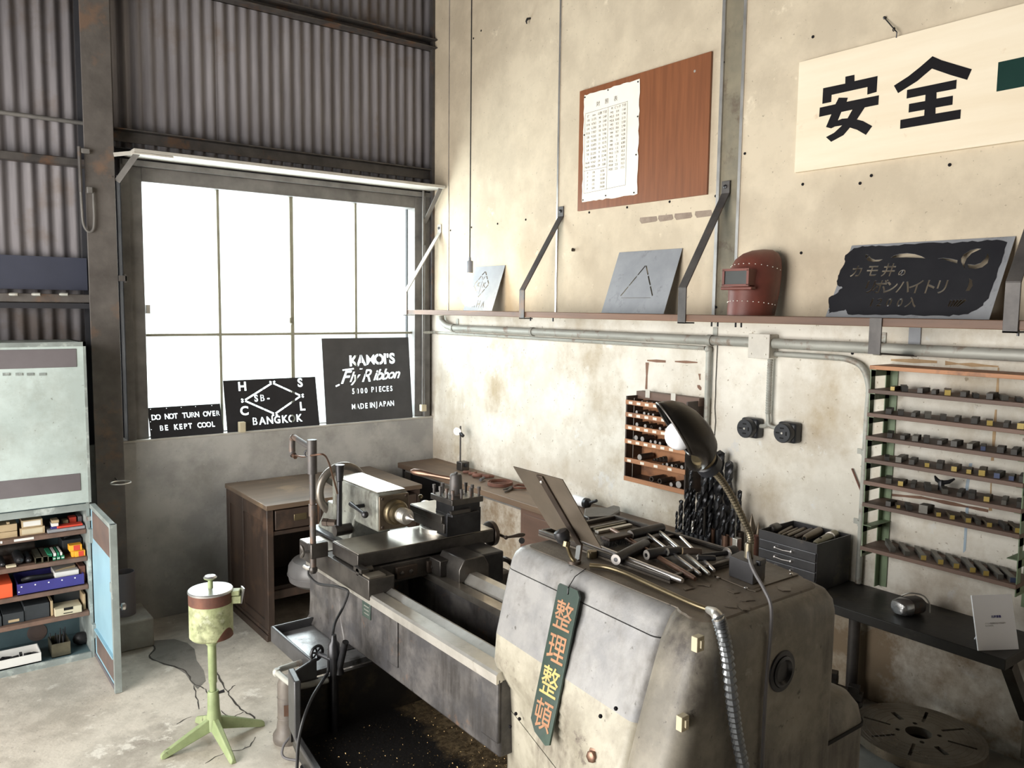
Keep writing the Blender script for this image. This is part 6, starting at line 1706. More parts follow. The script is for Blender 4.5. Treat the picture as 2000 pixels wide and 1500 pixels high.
# square tool post
tc_ = V(-1.372, -2.372, 0)
tpb = MB().box((tc_.x - 0.048, tc_.y - 0.05, 1.046), (tc_.x + 0.062, tc_.y + 0.06, 1.088)).build('post_block', 'iron_black', lt, bev=0.002)
MB().box((tc_.x - 0.066, tc_.y - 0.070, 1.088), (tc_.x + 0.062, tc_.y + 0.068, 1.108)).build('post_plate', 'iron_worn', lt, bev=0.002)
MB().box((tc_.x - 0.06, tc_.y - 0.062, 1.046), (tc_.x + 0.05, tc_.y - 0.03, 1.056)).build('post_foot', 'iron_black', lt, bev=0.002)
MB().bar(V(tc_.x - 0.063, tc_.y - 0.056, 1.062), V(tc_.x + 0.012, tc_.y - 0.06, 1.064), 0.012, 0.012).build('cutting_tool', 'iron_worn', lt)
for i, (u, v) in enumerate(((-0.055, -0.06), (-0.02, -0.06), (0.018, -0.06), (0.052, -0.06), (-0.055, 0.058), (-0.02, 0.058), (0.018, 0.058), (0.052, 0.058), (-0.055, -0.022), (-0.055, 0.018), (0.052, -0.02), (0.052, 0.02))):
    c_ = tc_ + V(u - 0.002, v, 1.108)
    MB().lathe([(0.0045, 0), (0.0045, 0.018), (0.0062, 0.0185), (0.0062, 0.031), (0.005, 0.032)], c_, (0, 0, 1), 8).build('clamp_bolt', 'steel_dark', lt)
pc_ = tc_ + V(-0.004, 0.002, 1.108)
MB().lathe([(0.030, 0), (0.026, 0.003), (0.023, 0.006), (0.022, 0.048), (0.0215, 0.05), (0.021, 0.066), (0.018, 0.071), (0.006, 0.073), (0.006, 0.078), (0, 0.078)], pc_, n=24).build('clamp_nut', 'steel_dark', lt)
hd = V(-0.085, 0.155, 0.012)
hs_ = pc_ + V(0, 0, 0.052)
MB().tube([hs_, hs_ + hd * 0.45, hs_ + hd * 0.62, hs_ + hd * 0.8, hs_ + hd * 0.95, hs_ + hd * 1.02], [0.008, 0.007, 0.010, 0.013, 0.011, 0.005], 12).build('clamp_lever', 'copper', lt)
# cross slide handwheel
wh = P(962, 1041, 'x', -1.165)
MB().cyl(V(-1.2, wh.y, wh.z), V(-1.14, wh.y, wh.z), 0.012, n=12).build('cross_shaft', 'iron_worn', lt)
MB().lathe([(0.0, 0), (0.040, 0), (0.046, 0.004), (0.046, 0.020), (0.038, 0.022), (0.036, 0.012), (0.012, 0.012), (0.012, 0.03), (0, 0.032)], V(-1.185, wh.y, wh.z), (1, 0, 0), 30).build('cross_handwheel', 'iron_brown', lt)
h0 = V(-1.150, wh.y - 0.012, wh.z - 0.004)
MB().tube([h0, h0 + V(0.012, -0.035, -0.006)], [0.006, 0.005], 8).build('crank_arm', 'iron_brown', lt)
h1 = h0 + V(0.012, -0.035, -0.006)
MB().ball(h1, 0.0085, n=10).build('crank_ball', 'iron_brown', lt)
MB().tube([h1, h1 + V(0.022, -0.012, 0.003), h1 + V(0.042, -0.022, 0.006), h1 + V(0.056, -0.03, 0.008), h1 + V(0.063, -0.034, 0.009)], [0.004, 0.005, 0.008, 0.0075, 0.003], 10).build('crank_grip', 'iron_brown', lt)

# ---- tailstock
tx = -1.552
MB().box((-1.665, -2.12, 0.858), (-1.43, -1.80, 0.905)).build('tailstock_base', 'iron_worn', lt, bev=0.004)
MB().box((-1.67, -2.06, 0.905), (-1.45, -1.80, 0.915)).build('tailstock_base', 'iron_black', lt, bev=0.003)
rings = []
for z, xa, xb, ya, yb2 in ((0.905, -1.645, -1.47, -2.09, -1.815), (0.95, -1.632, -1.48, -2.085, -1.83), (0.99, -1.625, -1.485, -2.09, -1.85), (1.02, -1.622, -1.488, -2.11, -1.865)):
    rings.append([V(xa, ya, z), V(xb, ya, z), V(xb, yb2, z), V(xa, yb2, z)])
MB().loft(rings).build('tailstock_body', 'tailstock', lt, bev=0.006)
rings = []
for z, i_ in ((0.985, 0.006), (1.0, 0.0), (1.108, 0.0), (1.12, 0.008)):
    rings.append([V(-1.622 + i_, -2.262 + i_, z), V(-1.50 - i_, -2.262 + i_, z), V(-1.50 - i_, -1.905 - i_, z), V(-1.622 + i_, -1.905 - i_, z)])
MB().loft(rings).build('tailstock_barrel', 'tailstock', lt, bev=0.006)
MB().box((-1.616, -2.25, 1.1195), (-1.506, -1.92, 1.1225)).build('barrel_top', 'steel_ground', lt, bev=0.001)
qx, qz = -1.560, 1.052
fp = MB().box((qx - 0.058, -2.270, 0.994), (qx + 0.056, -2.261, 1.112)).build('face_plate', 'shank_brown', lt, bev=0.003)
for a, b in ((-1, 1), (1, 1), (-1, -1), (1, -1)):
    MB().lathe([(0.006, 0), (0.005, 0.003)], V(qx + a * 0.046, -2.27, 1.053 + b * 0.049), (0, -1, 0), 8).build('screw', 'iron_brown', fp)
MB().lathe([(0.044, 0), (0.044, 0.016), (0.040, 0.022), (0.034, 0.024), (0.033, 0.042), (0.028, 0.045)], V(qx, -2.27, qz), (0, -1, 0), 28).build('quill_collar', 'brass', lt)
MB().lathe([(0.025, 0.04), (0.025, 0.085), (0.022, 0.088), (0.022, 0.062), (0.022, 0.09), (0.010, 0.094)], V(qx, -2.27, qz), (0, -1, 0), 24).build('quill', 'steel_bright', lt)
for k in range(5):
    MB().torus(V(qx, -2.27 - 0.062 - k * 0.005, qz), (0, 1, 0), 0.0252, 0.0016, 24, 6).build('quill_thread', 'steel_bright', lt)
MB().lathe([(0.012, 0.09), (0.012, 0.10), (0.008, 0.104), (0.006, 0.112), (0.0055, 0.118), (0.0, 0.132)], V(qx, -2.27, qz), (0, -1, 0), 16).build('dead_centre', 'chrome', lt)
# tailstock wheel
wc2 = P(677, 946, 'y', -1.80)
Rw = 0.092
MB().torus(V(qx, -1.862, qz), (0, 1, 0), Rw, 0.0155, 40, 10).build('tailstock_wheel', 'iron_wheel', lt)
MB().cyl(V(qx, -1.92, qz), V(qx, -1.84, qz), 0.022, n=16).build('wheel_hub', 'iron_wheel', lt)
for a in range(3):
    u_ = V(math.cos(a * 2 * PI / 3 + 0.4), 0, math.sin(a * 2 * PI / 3 + 0.4))
    MB().bar(V(qx, -1.862, qz) + u_ * 0.018, V(qx, -1.862, qz) + u_ * (Rw - 0.004), 0.02, 0.010, (0, 1, 0)).build('wheel_spoke', 'iron_wheel', lt)
# clamp lever, upright lever, bolt
l0 = P(666, 1035, 'x', -1.665)
MB().cyl(V(-1.69, l0.y, l0.z), V(-1.63, l0.y, l0.z + 0.0), 0.020, n=16).build('lever_boss', 'iron_worn', lt)
MB().lathe([(0.012, 0), (0.010, 0.03), (0.009, 0.15), (0.009, 0.175), (0.012, 0.178), (0.016, 0.225), (0.0165, 0.235), (0, 0.236)], V(-1.672, l0.y, l0.z), (0.02, 0.0, 1), 14).build('clamp_lever', 'iron_black', lt)
b0_ = P(641, 1024, 'x', -1.67)
MB().lathe([(0.014, 0), (0.014, 0.03), (0.016, 0.031), (0.016, 0.05), (0.013, 0.052)], b0_ + V(0.03, 0, 0), (-0.5, 0.6, 0), 6).build('clamp_bolt_head', 'iron_brown', lt)
q0, q1 = P(685, 984, 'x', -1.652), P(713, 1005, 'x', -1.668)
MB().tube([q0, q0 + (q1 - q0) * 0.5, q1], [0.0085, 0.006, 0.006], 10).build('lock_handle', 'iron_black', lt)
MB().ball(q1, 0.0125, n=12).build('lock_ball', 'iron_black', lt)
MB().cyl(q0 + (q1 - q0) * 0.3, q0 + (q1 - q0) * 0.3 + V(0.035, 0, 0), 0.007, n=8).build('lock_shaft', 'iron_black', lt)

# ---- coolant stand pipe on the saddle
sx2 = -1.80
s0, s1 = P(612, 1118, 'x', sx2), P(607, 858, 'x', sx2)
sp = MB().cyl(V(sx2, s0.y, s0.z), V(sx2, s0.y, s1.z - 0.06), 0.0105, n=12).build('stand_pipe', 'steel_dark', lt)
MB().cyl(V(sx2, s0.y, s1.z - 0.115), V(sx2, s0.y, s1.z - 0.0), 0.0165, n=14).build('pipe_tee', 'steel_dark', lt)
MB().cyl(V(sx2, s0.y, 1.045), V(sx2, s0.y, 1.085), 0.0135, n=12).build('pipe_joint', 'steel_dark', lt)
ae = P(572, 862, 'x', sx2)
e0, e1, e2 = V(sx2, s0.y, s1.z - 0.03), V(sx2, ae.y - 0.01, s1.z - 0.012), P(576, 888, 'x', sx2)
MB().tube([e0, e1], 0.0095, 12).build('pipe_arm', 'steel_dark', lt)
MB().tube(smooth_path([e1, e1 + V(0, 0.014, -0.008), e1 + V(0, 0.018, -0.03), V(sx2, e1.y + 0.016, e2.z + 0.005), V(sx2, e1.y + 0.006, e2.z - 0.004)]), 0.0115, 12).build('pipe_elbow', 'steel_dark', lt)
MB().cyl(V(sx2, e1.y + 0.006, e2.z - 0.004), V(sx2, e1.y - 0.012, e2.z - 0.008), 0.008, n=6).build('pipe_nut', 'copper', lt)
cp = [P(x, y, 'x', xx) for x, y, xx in ((577, 889, sx2), (592, 892, sx2), (612, 889, -1.81), (632, 888, -1.79), (642, 903, -1.75), (650, 930, -1.72), (656, 952, -1.70), (659, 964, -1.69))]
MB().tube(smooth_path(cp), 0.0033, 8).build('copper_pipe', 'copper', lt)
q = P(601, 886, 'x', sx2 - 0.012)
MB().torus(q, (0.7, 0.7, 0.1), 0.011, 0.003, 14, 6).build('tap', 'iron_black', lt)
# wing bolt clamp at its foot
cl = V(sx2, s0.y, P(610, 1072, 'x', sx2).z)
MB().box((sx2 - 0.014, s0.y - 0.016, cl.z - 0.03), (-1.751, s0.y + 0.016, cl.z + 0.022)).build('pipe_clamp', 'iron_worn', lt, bev=0.004)
MB().cyl(cl + V(-0.014, 0, -0.006), cl + V(-0.03, 0.006, -0.006), 0.005, n=8).build('wing_screw', 'iron_worn', lt)
for s_ in (-1, 1):
    MB().tube([cl + V(-0.03, 0.006, -0.006), cl + V(-0.034, 0.012, -0.006 + s_ * 0.014), cl + V(-0.036, 0.018, -0.006 + s_ * 0.022)], [0.004, 0.007, 0.004], 8).build('wing', 'iron_worn', lt)
MB().ball(V(sx2, s0.y, s0.z + 0.01), 0.0155, n=10).build('pipe_foot', 'iron_worn', lt)
MB().tube([V(sx2, s0.y, s0.z + 0.012), P(600, 1110, 'x', sx2 - 0.008), P(594, 1106, 'x', sx2 - 0.01)], 0.0065, 8).build('hose_tail', 'steel_bright', lt)

# ---- headstock casing
def rrect(x0f, x0n, x1, yf_, yn, r, z, k=5):
    """rounded rectangle; left edge runs from x0f (far) to x0n (near)"""
    cs_ = [(x0n, yn, 180), (x1, yn, 270), (x1, yf_, 0), (x0f, yf_, 90)]
    out = []
    for (cx__, cy__, a0) in cs_:
        sx3 = 1 if a0 in (180, 90) else -1
        sy3 = 1 if a0 in (180, 270) else -1
        ox, oy = cx__ + sx3 * r, cy__ + sy3 * r
        for i in range(k + 1):
            a = math.radians(a0 + 90 * i / k)
            out.append(V(ox + r * math.cos(a), oy + r * math.sin(a), z))
    return out
def xl(z):
    """left flank of the casing: (far, near)"""
    tab = [(0.0, -1.70, -1.80), (0.58, -1.69, -1.86), (0.74, -1.695, -1.835), (0.80, -1.70, -1.82), (0.835, -1.722, -1.808), (0.87, -1.735, -1.795), (0.94, -1.730, -1.772), (1.04, -1.705, -1.735), (1.10, -1.690, -1.712), (1.135, -1.680, -1.695)]
    for i in range(len(tab) - 1):
        if tab[i][0] <= z <= tab[i + 1][0]:
            t_ = (z - tab[i][0]) / (tab[i + 1][0] - tab[i][0])
            return [tab[i][j] + (tab[i + 1][j] - tab[i][j]) * t_ for j in (1, 2)]
    return tab[-1][1:]
HF, HN, HR = -3.075, -3.62, -1.255
def casing(name, mat, zs, off=0.0):
    return MB().loft([rrect(xl(z)[0] + off, xl(z)[1] + off, HR - off, HF - off, HN, 0.028, z) for z in zs]).build(name, mat, lt, smooth=50)
casing('pedestal', 'lathe_head', [0.0, 0.3, 0.58, 0.738])
casing('seam', 'slot', [0.738, 0.741], 0.004)
casing('lower_casing', 'lathe_head', [0.741, 0.78, 0.80, 0.815, 0.835, 0.85, 0.87, 0.90, 0.94])
casing('upper_casing', 'lathe_grey', [0.94, 0.99, 1.04, 1.098])
casing('seam', 'slot', [1.098, 1.1005], 0.003)
top = [rrect(xl(z)[0] + i_, xl(z)[1] + i_, HR - i_, HF - i_, HN, 0.03, zz_) for z, i_, zz_ in ((1.10, 0, 1.1005), (1.12, 0, 1.12), (1.13, 0.004, 1.137), (1.135, 0.012, 1.148), (1.135, 0.024, 1.153))]
MB().loft(top).build('top_band', 'lathe_grey', lt, smooth=50)
MB().loft([rrect(-1.652, -1.665, HR - 0.028, HF - 0.028, -3.67, 0.03, 1.1525), rrect(-1.652, -1.665, HR - 0.03, HF - 0.03, -3.67, 0.03, 1.1553)]).build('top_plate', 'lathe_top', lt, smooth=40)
# end cover, a little prouder
EF, EN, ER = -3.605, -3.742, -1.262
def ecov(z, ins=0.0, r=0.045):
    x = xl(min(z, 1.13))[1] - 0.014
    return rrect(x + ins, x - 0.006 + ins, ER - ins, EF, EN + ins, r, z, 7)
MB().loft([ecov(z) for z in (0.30, 0.58, 0.74, 0.80, 0.86, 0.90, 0.95, 1.0, 1.05, 1.10)] + [ecov(1.125, 0.004), ecov(1.143, 0.014), ecov(1.152, 0.028)]).build('end_cover', 'lathe_cover', lt, smooth=50)
MB().loft([ecov(1.1515, 0.03), ecov(1.1555, 0.034)]).build('cover_top', 'lathe_top', lt, smooth=40)
# motor housing low on the wall side
def mh(z, ins=0):
    return rrect(-1.45, -1.45, -1.115 - ins, -3.15 - ins, -3.735 + ins, 0.04, z, 6)
MB().loft([mh(0.0), mh(0.5), mh(0.80), mh(0.835, 0.006), mh(0.862, 0.022), mh(0.872, 0.05)]).build('motor_housing', 'lathe_cover', lt, smooth=50)
MB().loft([mh(0.792, -0.003), mh(0.800, -0.003)]).build('housing_seam', 'slot', lt, smooth=40)
# spindle bore
bo = P(1530, 1312, 'y', EN - 0.004)
MB().lathe([(0.045, -0.004), (0.042, 0.003), (0.033, 0.004), (0.032, -0.002)], V(bo.x, EN, bo.z), (0, -1, 0), 36).build('bore_flange', 'iron_black', lt)
MB().lathe([(0.032, -0.002), (0.032, 0.006), (0.026, 0.008), (0.024, 0.004), (0.022, 0.001), (0.0, 0.001)], V(bo.x, EN, bo.z), (0, -1, 0), 36).build('spindle_bore', 'iron_black', lt)
# drain bolt on the flank
bl_ = P(1152, 1480, 'x', -1.802)
MB().lathe([(0.017, 0), (0.017, 0.004), (0.012, 0.005), (0.012, 0.014), (0.009, 0.016)], bl_ + V(0.014, 0, 0), (-1, -0.05, 0.1), 6).build('drain_bolt', 'copper', lt)
for x, y in ((1200, 1385), (1170, 1400), (1012, 1405), (1005, 1395), (994, 1420), (1060, 1475)):
    c_ = P(x, y, 'x', -1.79 if x > 1100 else -1.735)
    MB().ball(c_ + V(0.004, 0, 0), 0.0045, n=8).build('plug', 'ink', lt)
# cable clips
for x, y, ty in ((1367, 1258, EN), (1337, 1413, EN + 0.012)):
    c_ = P(x, y, 'y', ty - 0.006)
    k_ = MB().box((c_.x - 0.010, c_.y - 0.002, c_.z - 0.014), (c_.x + 0.010, c_.y + 0.012, c_.z + 0.014)).build('cable_clip', 'card_cream', lt, bev=0.001)
    MB().box((c_.x - 0.003, c_.y - 0.006, c_.z - 0.006), (c_.x + 0.005, c_.y - 0.002, c_.z + 0.008)).build('clip_tongue', 'card_cream', k_)
# brass pipe over the top and the ribbed hose down the end
zt3 = 1.162
bp = [P(x, y, 'z', zt3) for x, y in ((1152, 1104), (1185, 1108), (1220, 1119), (1260, 1137), (1310, 1160), (1355, 1180), (1384, 1191))]
MB().tube(smooth_path(bp), 0.0055, 10).build('brass_pipe', 'brass', lt)
hp = smooth_path([P(1384, 1191, 'z', zt3), P(1398, 1199, 'y', EN - 0.008), P(1408, 1222, 'y', EN - 0.018), P(1420, 1280, 'y', EN - 0.018), P(1430, 1370, 'y', EN - 0.018), P(1440, 1440, 'y', EN - 0.018), P(1456, 1520, 'y', EN - 0.018), P(1475, 1620, 'y', EN - 0.018)], 13)
cut_ = 13
MB().tube(hp[:cut_ + 8], [0.0075 + 0.004 * k / (cut_ + 8) for k in range(cut_ + 8)], 10).build('hose_ferrule', 'steel_bright', lt)
rs = [0.0132 if k % 2 else 0.0096 for k in range(len(hp) - cut_ - 4)]
MB().tube(hp[cut_ + 4:], rs, 12).build('ribbed_hose', 'flex_hose', lt, smooth=25)
# oil cap on top
oc = P(1156, 1088, 'z', 1.156)
MB().lathe([(0.013, 0), (0.013, 0.012), (0.0115, 0.016), (0, 0.0175)], oc, n=20).build('oil_cap', 'brass', lt)
MB().cyl(P(1019, 1056, 'z', 1.150), P(1019, 1056, 'z', 1.1565), 0.008, n=12).build('oil_hole', 'slot', lt)
# thin plate the lamp stands on, with screws
lp_ = [P(x, y, 'z', 1.1562) for x, y in ((1395, 1125), (1462, 1152), (1470, 1152), (1560, 1123), (1490, 1095))]
MB().prism(lp_, (0, 0, 0.002)).build('lamp_plate', 'lathe_top', lt, smooth=0)
for x, y in ((1402, 1128), (1457, 1148), (1546, 1121)):
    MB().ball(P(x, y, 'z', 1.159), 0.004, (1, 1, 0.6), 8).build('screw', 'chrome', lt)
# flaking paint on top
random.seed(8)
for i in range(9):
    c_ = V(random.uniform(-1.62, -1.36), random.uniform(-3.70, -3.55), 1.1563)
    pts = []
    for k in range(7):
        a = 2 * PI * k / 7
        r_ = random.uniform(0.006, 0.02)
        pts.append(c_ + V(r_ * math.cos(a), r_ * math.sin(a), 0))
    MB().prism(pts, (0, 0, 0.0012)).build('paint_flake', 'lathe_top', lt, smooth=0)
# ================================================================== on and around the headstock
HT = 1.1562
# chip guard: polished plate on a jointed arm
bx_, tx_ = (-1.620, 1.210), (-1.737, 1.377)
ga, gb = -3.165, -3.343
gd = thing('chip_guard', V(-1.64, -3.28, HT), 'bare steel chip guard plate on a jointed arm above the headstock', 'guard plate')
n_ = V(-(tx_[1] - bx_[1]), 0, (tx_[0] - bx_[0])).normalized()
def gp(u, v):      # u: 0 left .. 1 right, v: 0 bottom .. 1 top
    return V(bx_[0] + (tx_[0] - bx_[0]) * v, ga + (gb - ga) * u, bx_[1] + (tx_[1] - bx_[1]) * v)
MB().prism([gp(0.02, 0.0), gp(0.25, -0.02), gp(1, -0.06), gp(1, 1), gp(0, 1), gp(-0.0, 0.1)], n_ * 0.002).build('plate', 'guard_steel', gd, smooth=0)
MB().bar(gp(0.55, 0.98) + n_ * 0.0045, gp(0.55, -0.12) + n_ * 0.0045, 0.022, 0.004, n_).build('spine', 'iron_brown', gd, bev=0.001)
e_ = gp(0.55, -0.12) + n_ * 0.0045
bs = P(1128, 1098, 'z', HT); 
MB().bar(e_, V(bs.x, bs.y, HT + 0.002), 0.022, 0.005, (1, 0, 0)).build('foot_strap', 'iron_brown', gd)
MB().ball(gp(0.55, 0.9) + n_ * 0.008, 0.004, n=8).build('rivet', 'steel_bright', gd)
jn = P(1100, 1048, 'y', -3.27)
MB().lathe([(0.0, 0), (0.016, 0.004), (0.019, 0.014), (0.015, 0.03), (0.010, 0.036)], jn + V(-0.004, 0.008, 0.016), (0.35, -0.2, -1), 16).build('ball_joint', 'iron_black', gd)
MB().tube(smooth_path([jn + V(0.004, 0.0, -0.016), P(1108, 1068, 'y', -3.28), P(1114, 1085, 'y', -3.28), P(1122, 1097, 'z', HT + 0.004)]), 0.0045, 8).build('arm', 'brass', gd)
MB().lathe([(0.009, -0.006), (0.009, 0.006)], P(1106, 1062, 'y', -3.28), (0.2, 0, 1), 8).build('collar', 'brass', gd)
MB().cyl(V(bs.x - 0.01, bs.y, HT - 0.0005), V(bs.x - 0.01, bs.y, HT + 0.006), 0.016, n=16).build('foot', 'iron_brown', gd)

# hanging plaque with four characters
def xface(y, z):
    f_, n2 = xl(z)
    t_ = (y - HF) / (HN - HF)
    return f_ + (n2 - f_) * t_
c4 = []
for x, y in ((1083, 1130), (1127, 1152), (1075, 1440), (1030, 1405)):
    pass
zt_, zb_ = 1.128, 0.800
yl_, yr_ = -3.308, -3.382
xt_ = xface(-3.34, zt_) - 0.006
xb_ = xface(-3.34, 0.83) - 0.016
off_ = max((xt_ + (xb_ - xt_) * (zt_ - z_) / (zt_ - zb_)) - (xface(y_, z_) - 0.0075) for z_ in [zb_ + (zt_ - zb_) * i / 40 for i in range(41)] for y_ in (yl_, yr_))
xt_ -= off_
xb_ -= off_
ez = V(xt_ - xb_, 0.0, zt_ - zb_)
mq = frame_m(V(xb_, (yl_ + yr_) / 2, zb_), (0, -1, 0), ez)
Hq, Wq = ez.length, yl_ - yr_
pl_ = thing('hanging_plaque', V(xb_, -3.345, zb_), 'green glass plaque with four orange characters hanging on the headstock', 'plaque')
ol = [(-Wq / 2, 0.03), (-Wq / 2 + 0.02, 0.008), (Wq / 2 - 0.012, -0.006), (Wq / 2, 0.0), (Wq / 2, Hq - 0.012), (Wq / 2 - 0.010, Hq), (-Wq / 2 + 0.004, Hq), (-Wq / 2, Hq - 0.006)]
hole_ = [(0.0 + 0.003 * math.cos(k * PI / 4), Hq - 0.014 + 0.003 * math.sin(k * PI / 4)) for k in range(8)]
vs, fs = cut_plate(ol, [hole_], 0.005)
MB().add([mq @ q for q in vs], fs).build('plate', 'plaque', pl_, smooth=0)
for k, ch_ in enumerate('整理整頓'):
    mm = mq @ Matrix.Translation(V(0, 0, Hq - 0.070 - k * 0.074)) @ Matrix.Diagonal((0.86, 1, 1, 1))
    letter_part('character', ch_, 0.070, mm, 'gold_ink_bright' if k == 2 else 'gold_ink', pl_, off=0.0008, bold=0.0005)
hw = mq @ V(0, 0.002, Hq - 0.014)
MB().tube([hw + V(-0.003, 0, 0), hw + V(-0.002, 0.001, 0.012), V(xface(-3.335, 1.13) - 0.002, -3.338, 1.146), V(-1.655, -3.335, HT + 0.001)], 0.0011, 5).build('wire', 'iron_black', pl_)

# shallow tray on top of the headstock
ty0, ty1, tx0, tx1 = -3.515, -3.06, -1.572, -1.29
tr = thing('tool_tray', V((tx0 + tx1) / 2, -3.27, HT), 'shallow dark tray of tools on top of the headstock', 'tray')
MB().box((tx0, ty0, HT), (tx1, ty1, HT + 0.005)).build('bottom', 'lathe_top', tr)
for a, b in (((tx0, ty0), (tx0 + 0.012, ty1)), ((tx1 - 0.012, ty0), (tx1, ty1)), ((tx0 + 0.012, ty0), (tx1 - 0.012, ty0 + 0.010)), ((tx0 + 0.012, ty1 - 0.012), (tx1 - 0.012, ty1))):
    MB().box((a[0], a[1], HT + 0.005), (b[0], b[1], HT + 0.016)).build('rim', 'iron_worn', tr, bev=0.002)
MB().box((tx0 + 0.012, -3.12, HT + 0.005), (tx1 - 0.012, -3.108, HT + 0.014)).build('divider', 'iron_worn', tr, bev=0.001)
TZ = HT + 0.0055
def tp_(x, y, h=0.0):
    return P(x, y, 'z', TZ + h)
# T-handled chuck keys and hammers:  head from a to b, rod from c to d
def hammer(label, a, b, rh, c, d, rr_, headmat, rodmat, facemat='cut_face', lift=0.0, cat='hammer'):
    A, B = tp_(*a, rh + lift), tp_(*b, rh + lift)
    C2, D2 = tp_(*c, rr_ + lift), tp_(*d, rr_ + 0.002)
    o = thing('bar_hammer', A, label, cat)
    ax_ = (B - A).normalized()
    L2 = (B - A).length
    hd_ = MB().lathe([(rh * 0.9, 0), (rh, 0.003), (rh, L2 - 0.006), (rh * 0.85, L2)], A, ax_, 18).build('head', headmat, o)
    MB().lathe([(rh * 0.92, -0.0012), (rh * 0.92, 0.001)], A, ax_, 18).build('face', facemat, hd_)
    MB().lathe([(rh * 0.38, -0.002), (rh * 0.38, 0.001)], A, ax_, 12).build('face_hole', 'iron_black', hd_)
    MB().tube([C2, C2 + (D2 - C2) * 0.08, D2 - (D2 - C2) * 0.03, D2], [rr_ * 0.8, rr_, rr_, rr_ * 0.75], 12).build('handle', rodmat, o)
    return o
hammer('chuck key with thick chromed bar nearest the oil cap', (1203, 1093), (1262, 1062), 0.0135, (1140, 1058), (1333, 1134), 0.0068, 'iron_black', 'chrome')
hammer('chuck key with brown rusty bar, second from the chromed one', (1263, 1084), (1312, 1075), 0.0125, (1194, 1034), (1358, 1131), 0.0062, 'iron_black', 'copper', lift=0.004)
hammer('large dark chuck key with pale face lying at the back of the tray', (1231, 1045), (1294, 1030), 0.0125, (1288, 1039), (1330, 1080), 0.0052, 'iron_black', 'chrome', lift=0.006)
hammer('thin polished chuck key with round pale end in the tray middle', (1303, 1078), (1334, 1074), 0.0095, (1261, 1041), (1368, 1122), 0.0046, 'iron_black', 'chrome', 'steel_bright', 0.01)
hammer('slim polished chuck key with a tan middle in the tray', (1333, 1076), (1370, 1077), 0.0085, (1289, 1039), (1385, 1121), 0.0048, 'iron_brown', 'steel_bright', 'card_tan', 0.012)
hammer('rightmost polished chuck key bar lying in the tray', (1362, 1090), (1397, 1090), 0.007, (1329, 1049), (1395, 1115), 0.0046, 'iron_black', 'chrome', lift=0.008)
# a chuck key lying across towards the lamp
A, B = tp_(1420, 1080, 0.012), tp_(1436, 1076, 0.012)
o = thing('bar_hammer', A, 'chuck key lying across the tray with its bright end at the lamp block', 'hammer')
MB().lathe([(0.012, 0), (0.014, 0.003), (0.014, 0.028), (0.011, 0.03)], A, (B - A), 18).build('head', 'iron_black', o)
MB().lathe([(0.013, -0.001), (0.013, 0.003)], A, (B - A), 18).build('face', 'chrome', o)
MB().tube([tp_(1371, 1086, 0.006), A], 0.006, 10).build('handle', 'iron_black', o)
# wire brush and flat bars in the back of the tray
wb_ = thing('wire_brush', tp_(1205, 1062), 'dark wire brush lying in the tray beside the guard plate', 'brush')
A, B = tp_(1182, 1068, 0.0), tp_(1226, 1058, 0.0)
d_ = (B - A).normalized(); s_ = V(-d_.y, d_.x, 0)
MB().bar(A + V(0, 0, 0.020), B + V(0, 0, 0.020), 0.03, 0.008).build('back', 'wood_dark', wb_, bev=0.002)
random.seed(4)
br2 = MB()
for i in range(260):
    p_ = A + (B - A) * random.random() + s_ * random.uniform(-0.014, 0.014)
    t_ = p_ + V(random.uniform(-0.004, 0.004), random.uniform(-0.004, 0.004), 0)
    br2.add([t_ + s_ * 0.0006, t_ - s_ * 0.0006, p_ - s_ * 0.0006 + V(0, 0, 0.017), p_ + s_ * 0.0006 + V(0, 0, 0.017)], [(0, 1, 2, 3)])
br2.build('bristles', 'steel_dark', wb_, smooth=0, kind='stuff')
for (a, b, w_, m_, lb) in (((1165, 1042), (1232, 1028), 0.014, 'steel_bright', 'wide bright flat steel bar lying at the back of the tray'), ((1160, 1037), (1222, 1024), 0.010, 'tool_olive', 'narrow olive flat bar behind the bright one in the tray'), ((1178, 1055), (1190, 1050), 0.018, 'iron_black', 'small dark block beside the wire brush'), ((1252, 1062), (1330, 1045), 0.012, 'iron_brown', 'brown flat bar under the chuck keys')):
    A, B = tp_(*a), tp_(*b)
    MB().bar(A + V(0, 0, 0.004), B + V(0, 0, 0.004), w_, 0.007).build('flat_bar', m_, bev=0.001, label=lb, cat='bar')

# ---------------------------------------------------------------- gooseneck lamp
lm0 = P(1448, 1136, 'z', HT + 0.0025)
ly = -3.595
lm = thing('gooseneck_lamp', V(-1.40, ly, HT + 0.0025), 'black gooseneck work lamp on a square block standing on the headstock', 'lamp')
q0, q1, q2 = P(1423, 1124, 'z', HT + 0.0025), P(1470, 1143, 'z', HT + 0.0025), P(1494, 1131, 'z', HT + 0.0025)
e1_ = (q1 - q0); e2_ = (q2 - q1)
MB().prism([q0, q1, q2, q0 + e2_], (0, 0, 0.046)).build('base_block', 'cabinet_grey', lm, bev=0.0015)
sw = q1 + e2_ * 0.35 + V(0, 0, 0.044)
MB().bar(sw, sw + e2_ * 0.5, 0.012, 0.012).build('switch', 'bakelite', lm, bev=0.002)
yb4 = (q0 + e2_ * 0.5 + e1_ * 0.55).y
xb4 = (q0 + e2_ * 0.5 + e1_ * 0.55).x
neck = smooth_path([V(xb4, yb4, HT + 0.048)] + [P(x, y, 'y', yb4) for x, y in ((1466, 1050), (1452, 1015), (1432, 975), (1412, 942), (1392, 918))], 14)
rs = [0.0082 if k % 2 else 0.0064 for k in range(len(neck))]
MB().tube(neck, rs, 12).build('gooseneck', 'gooseneck', lm, smooth=25)
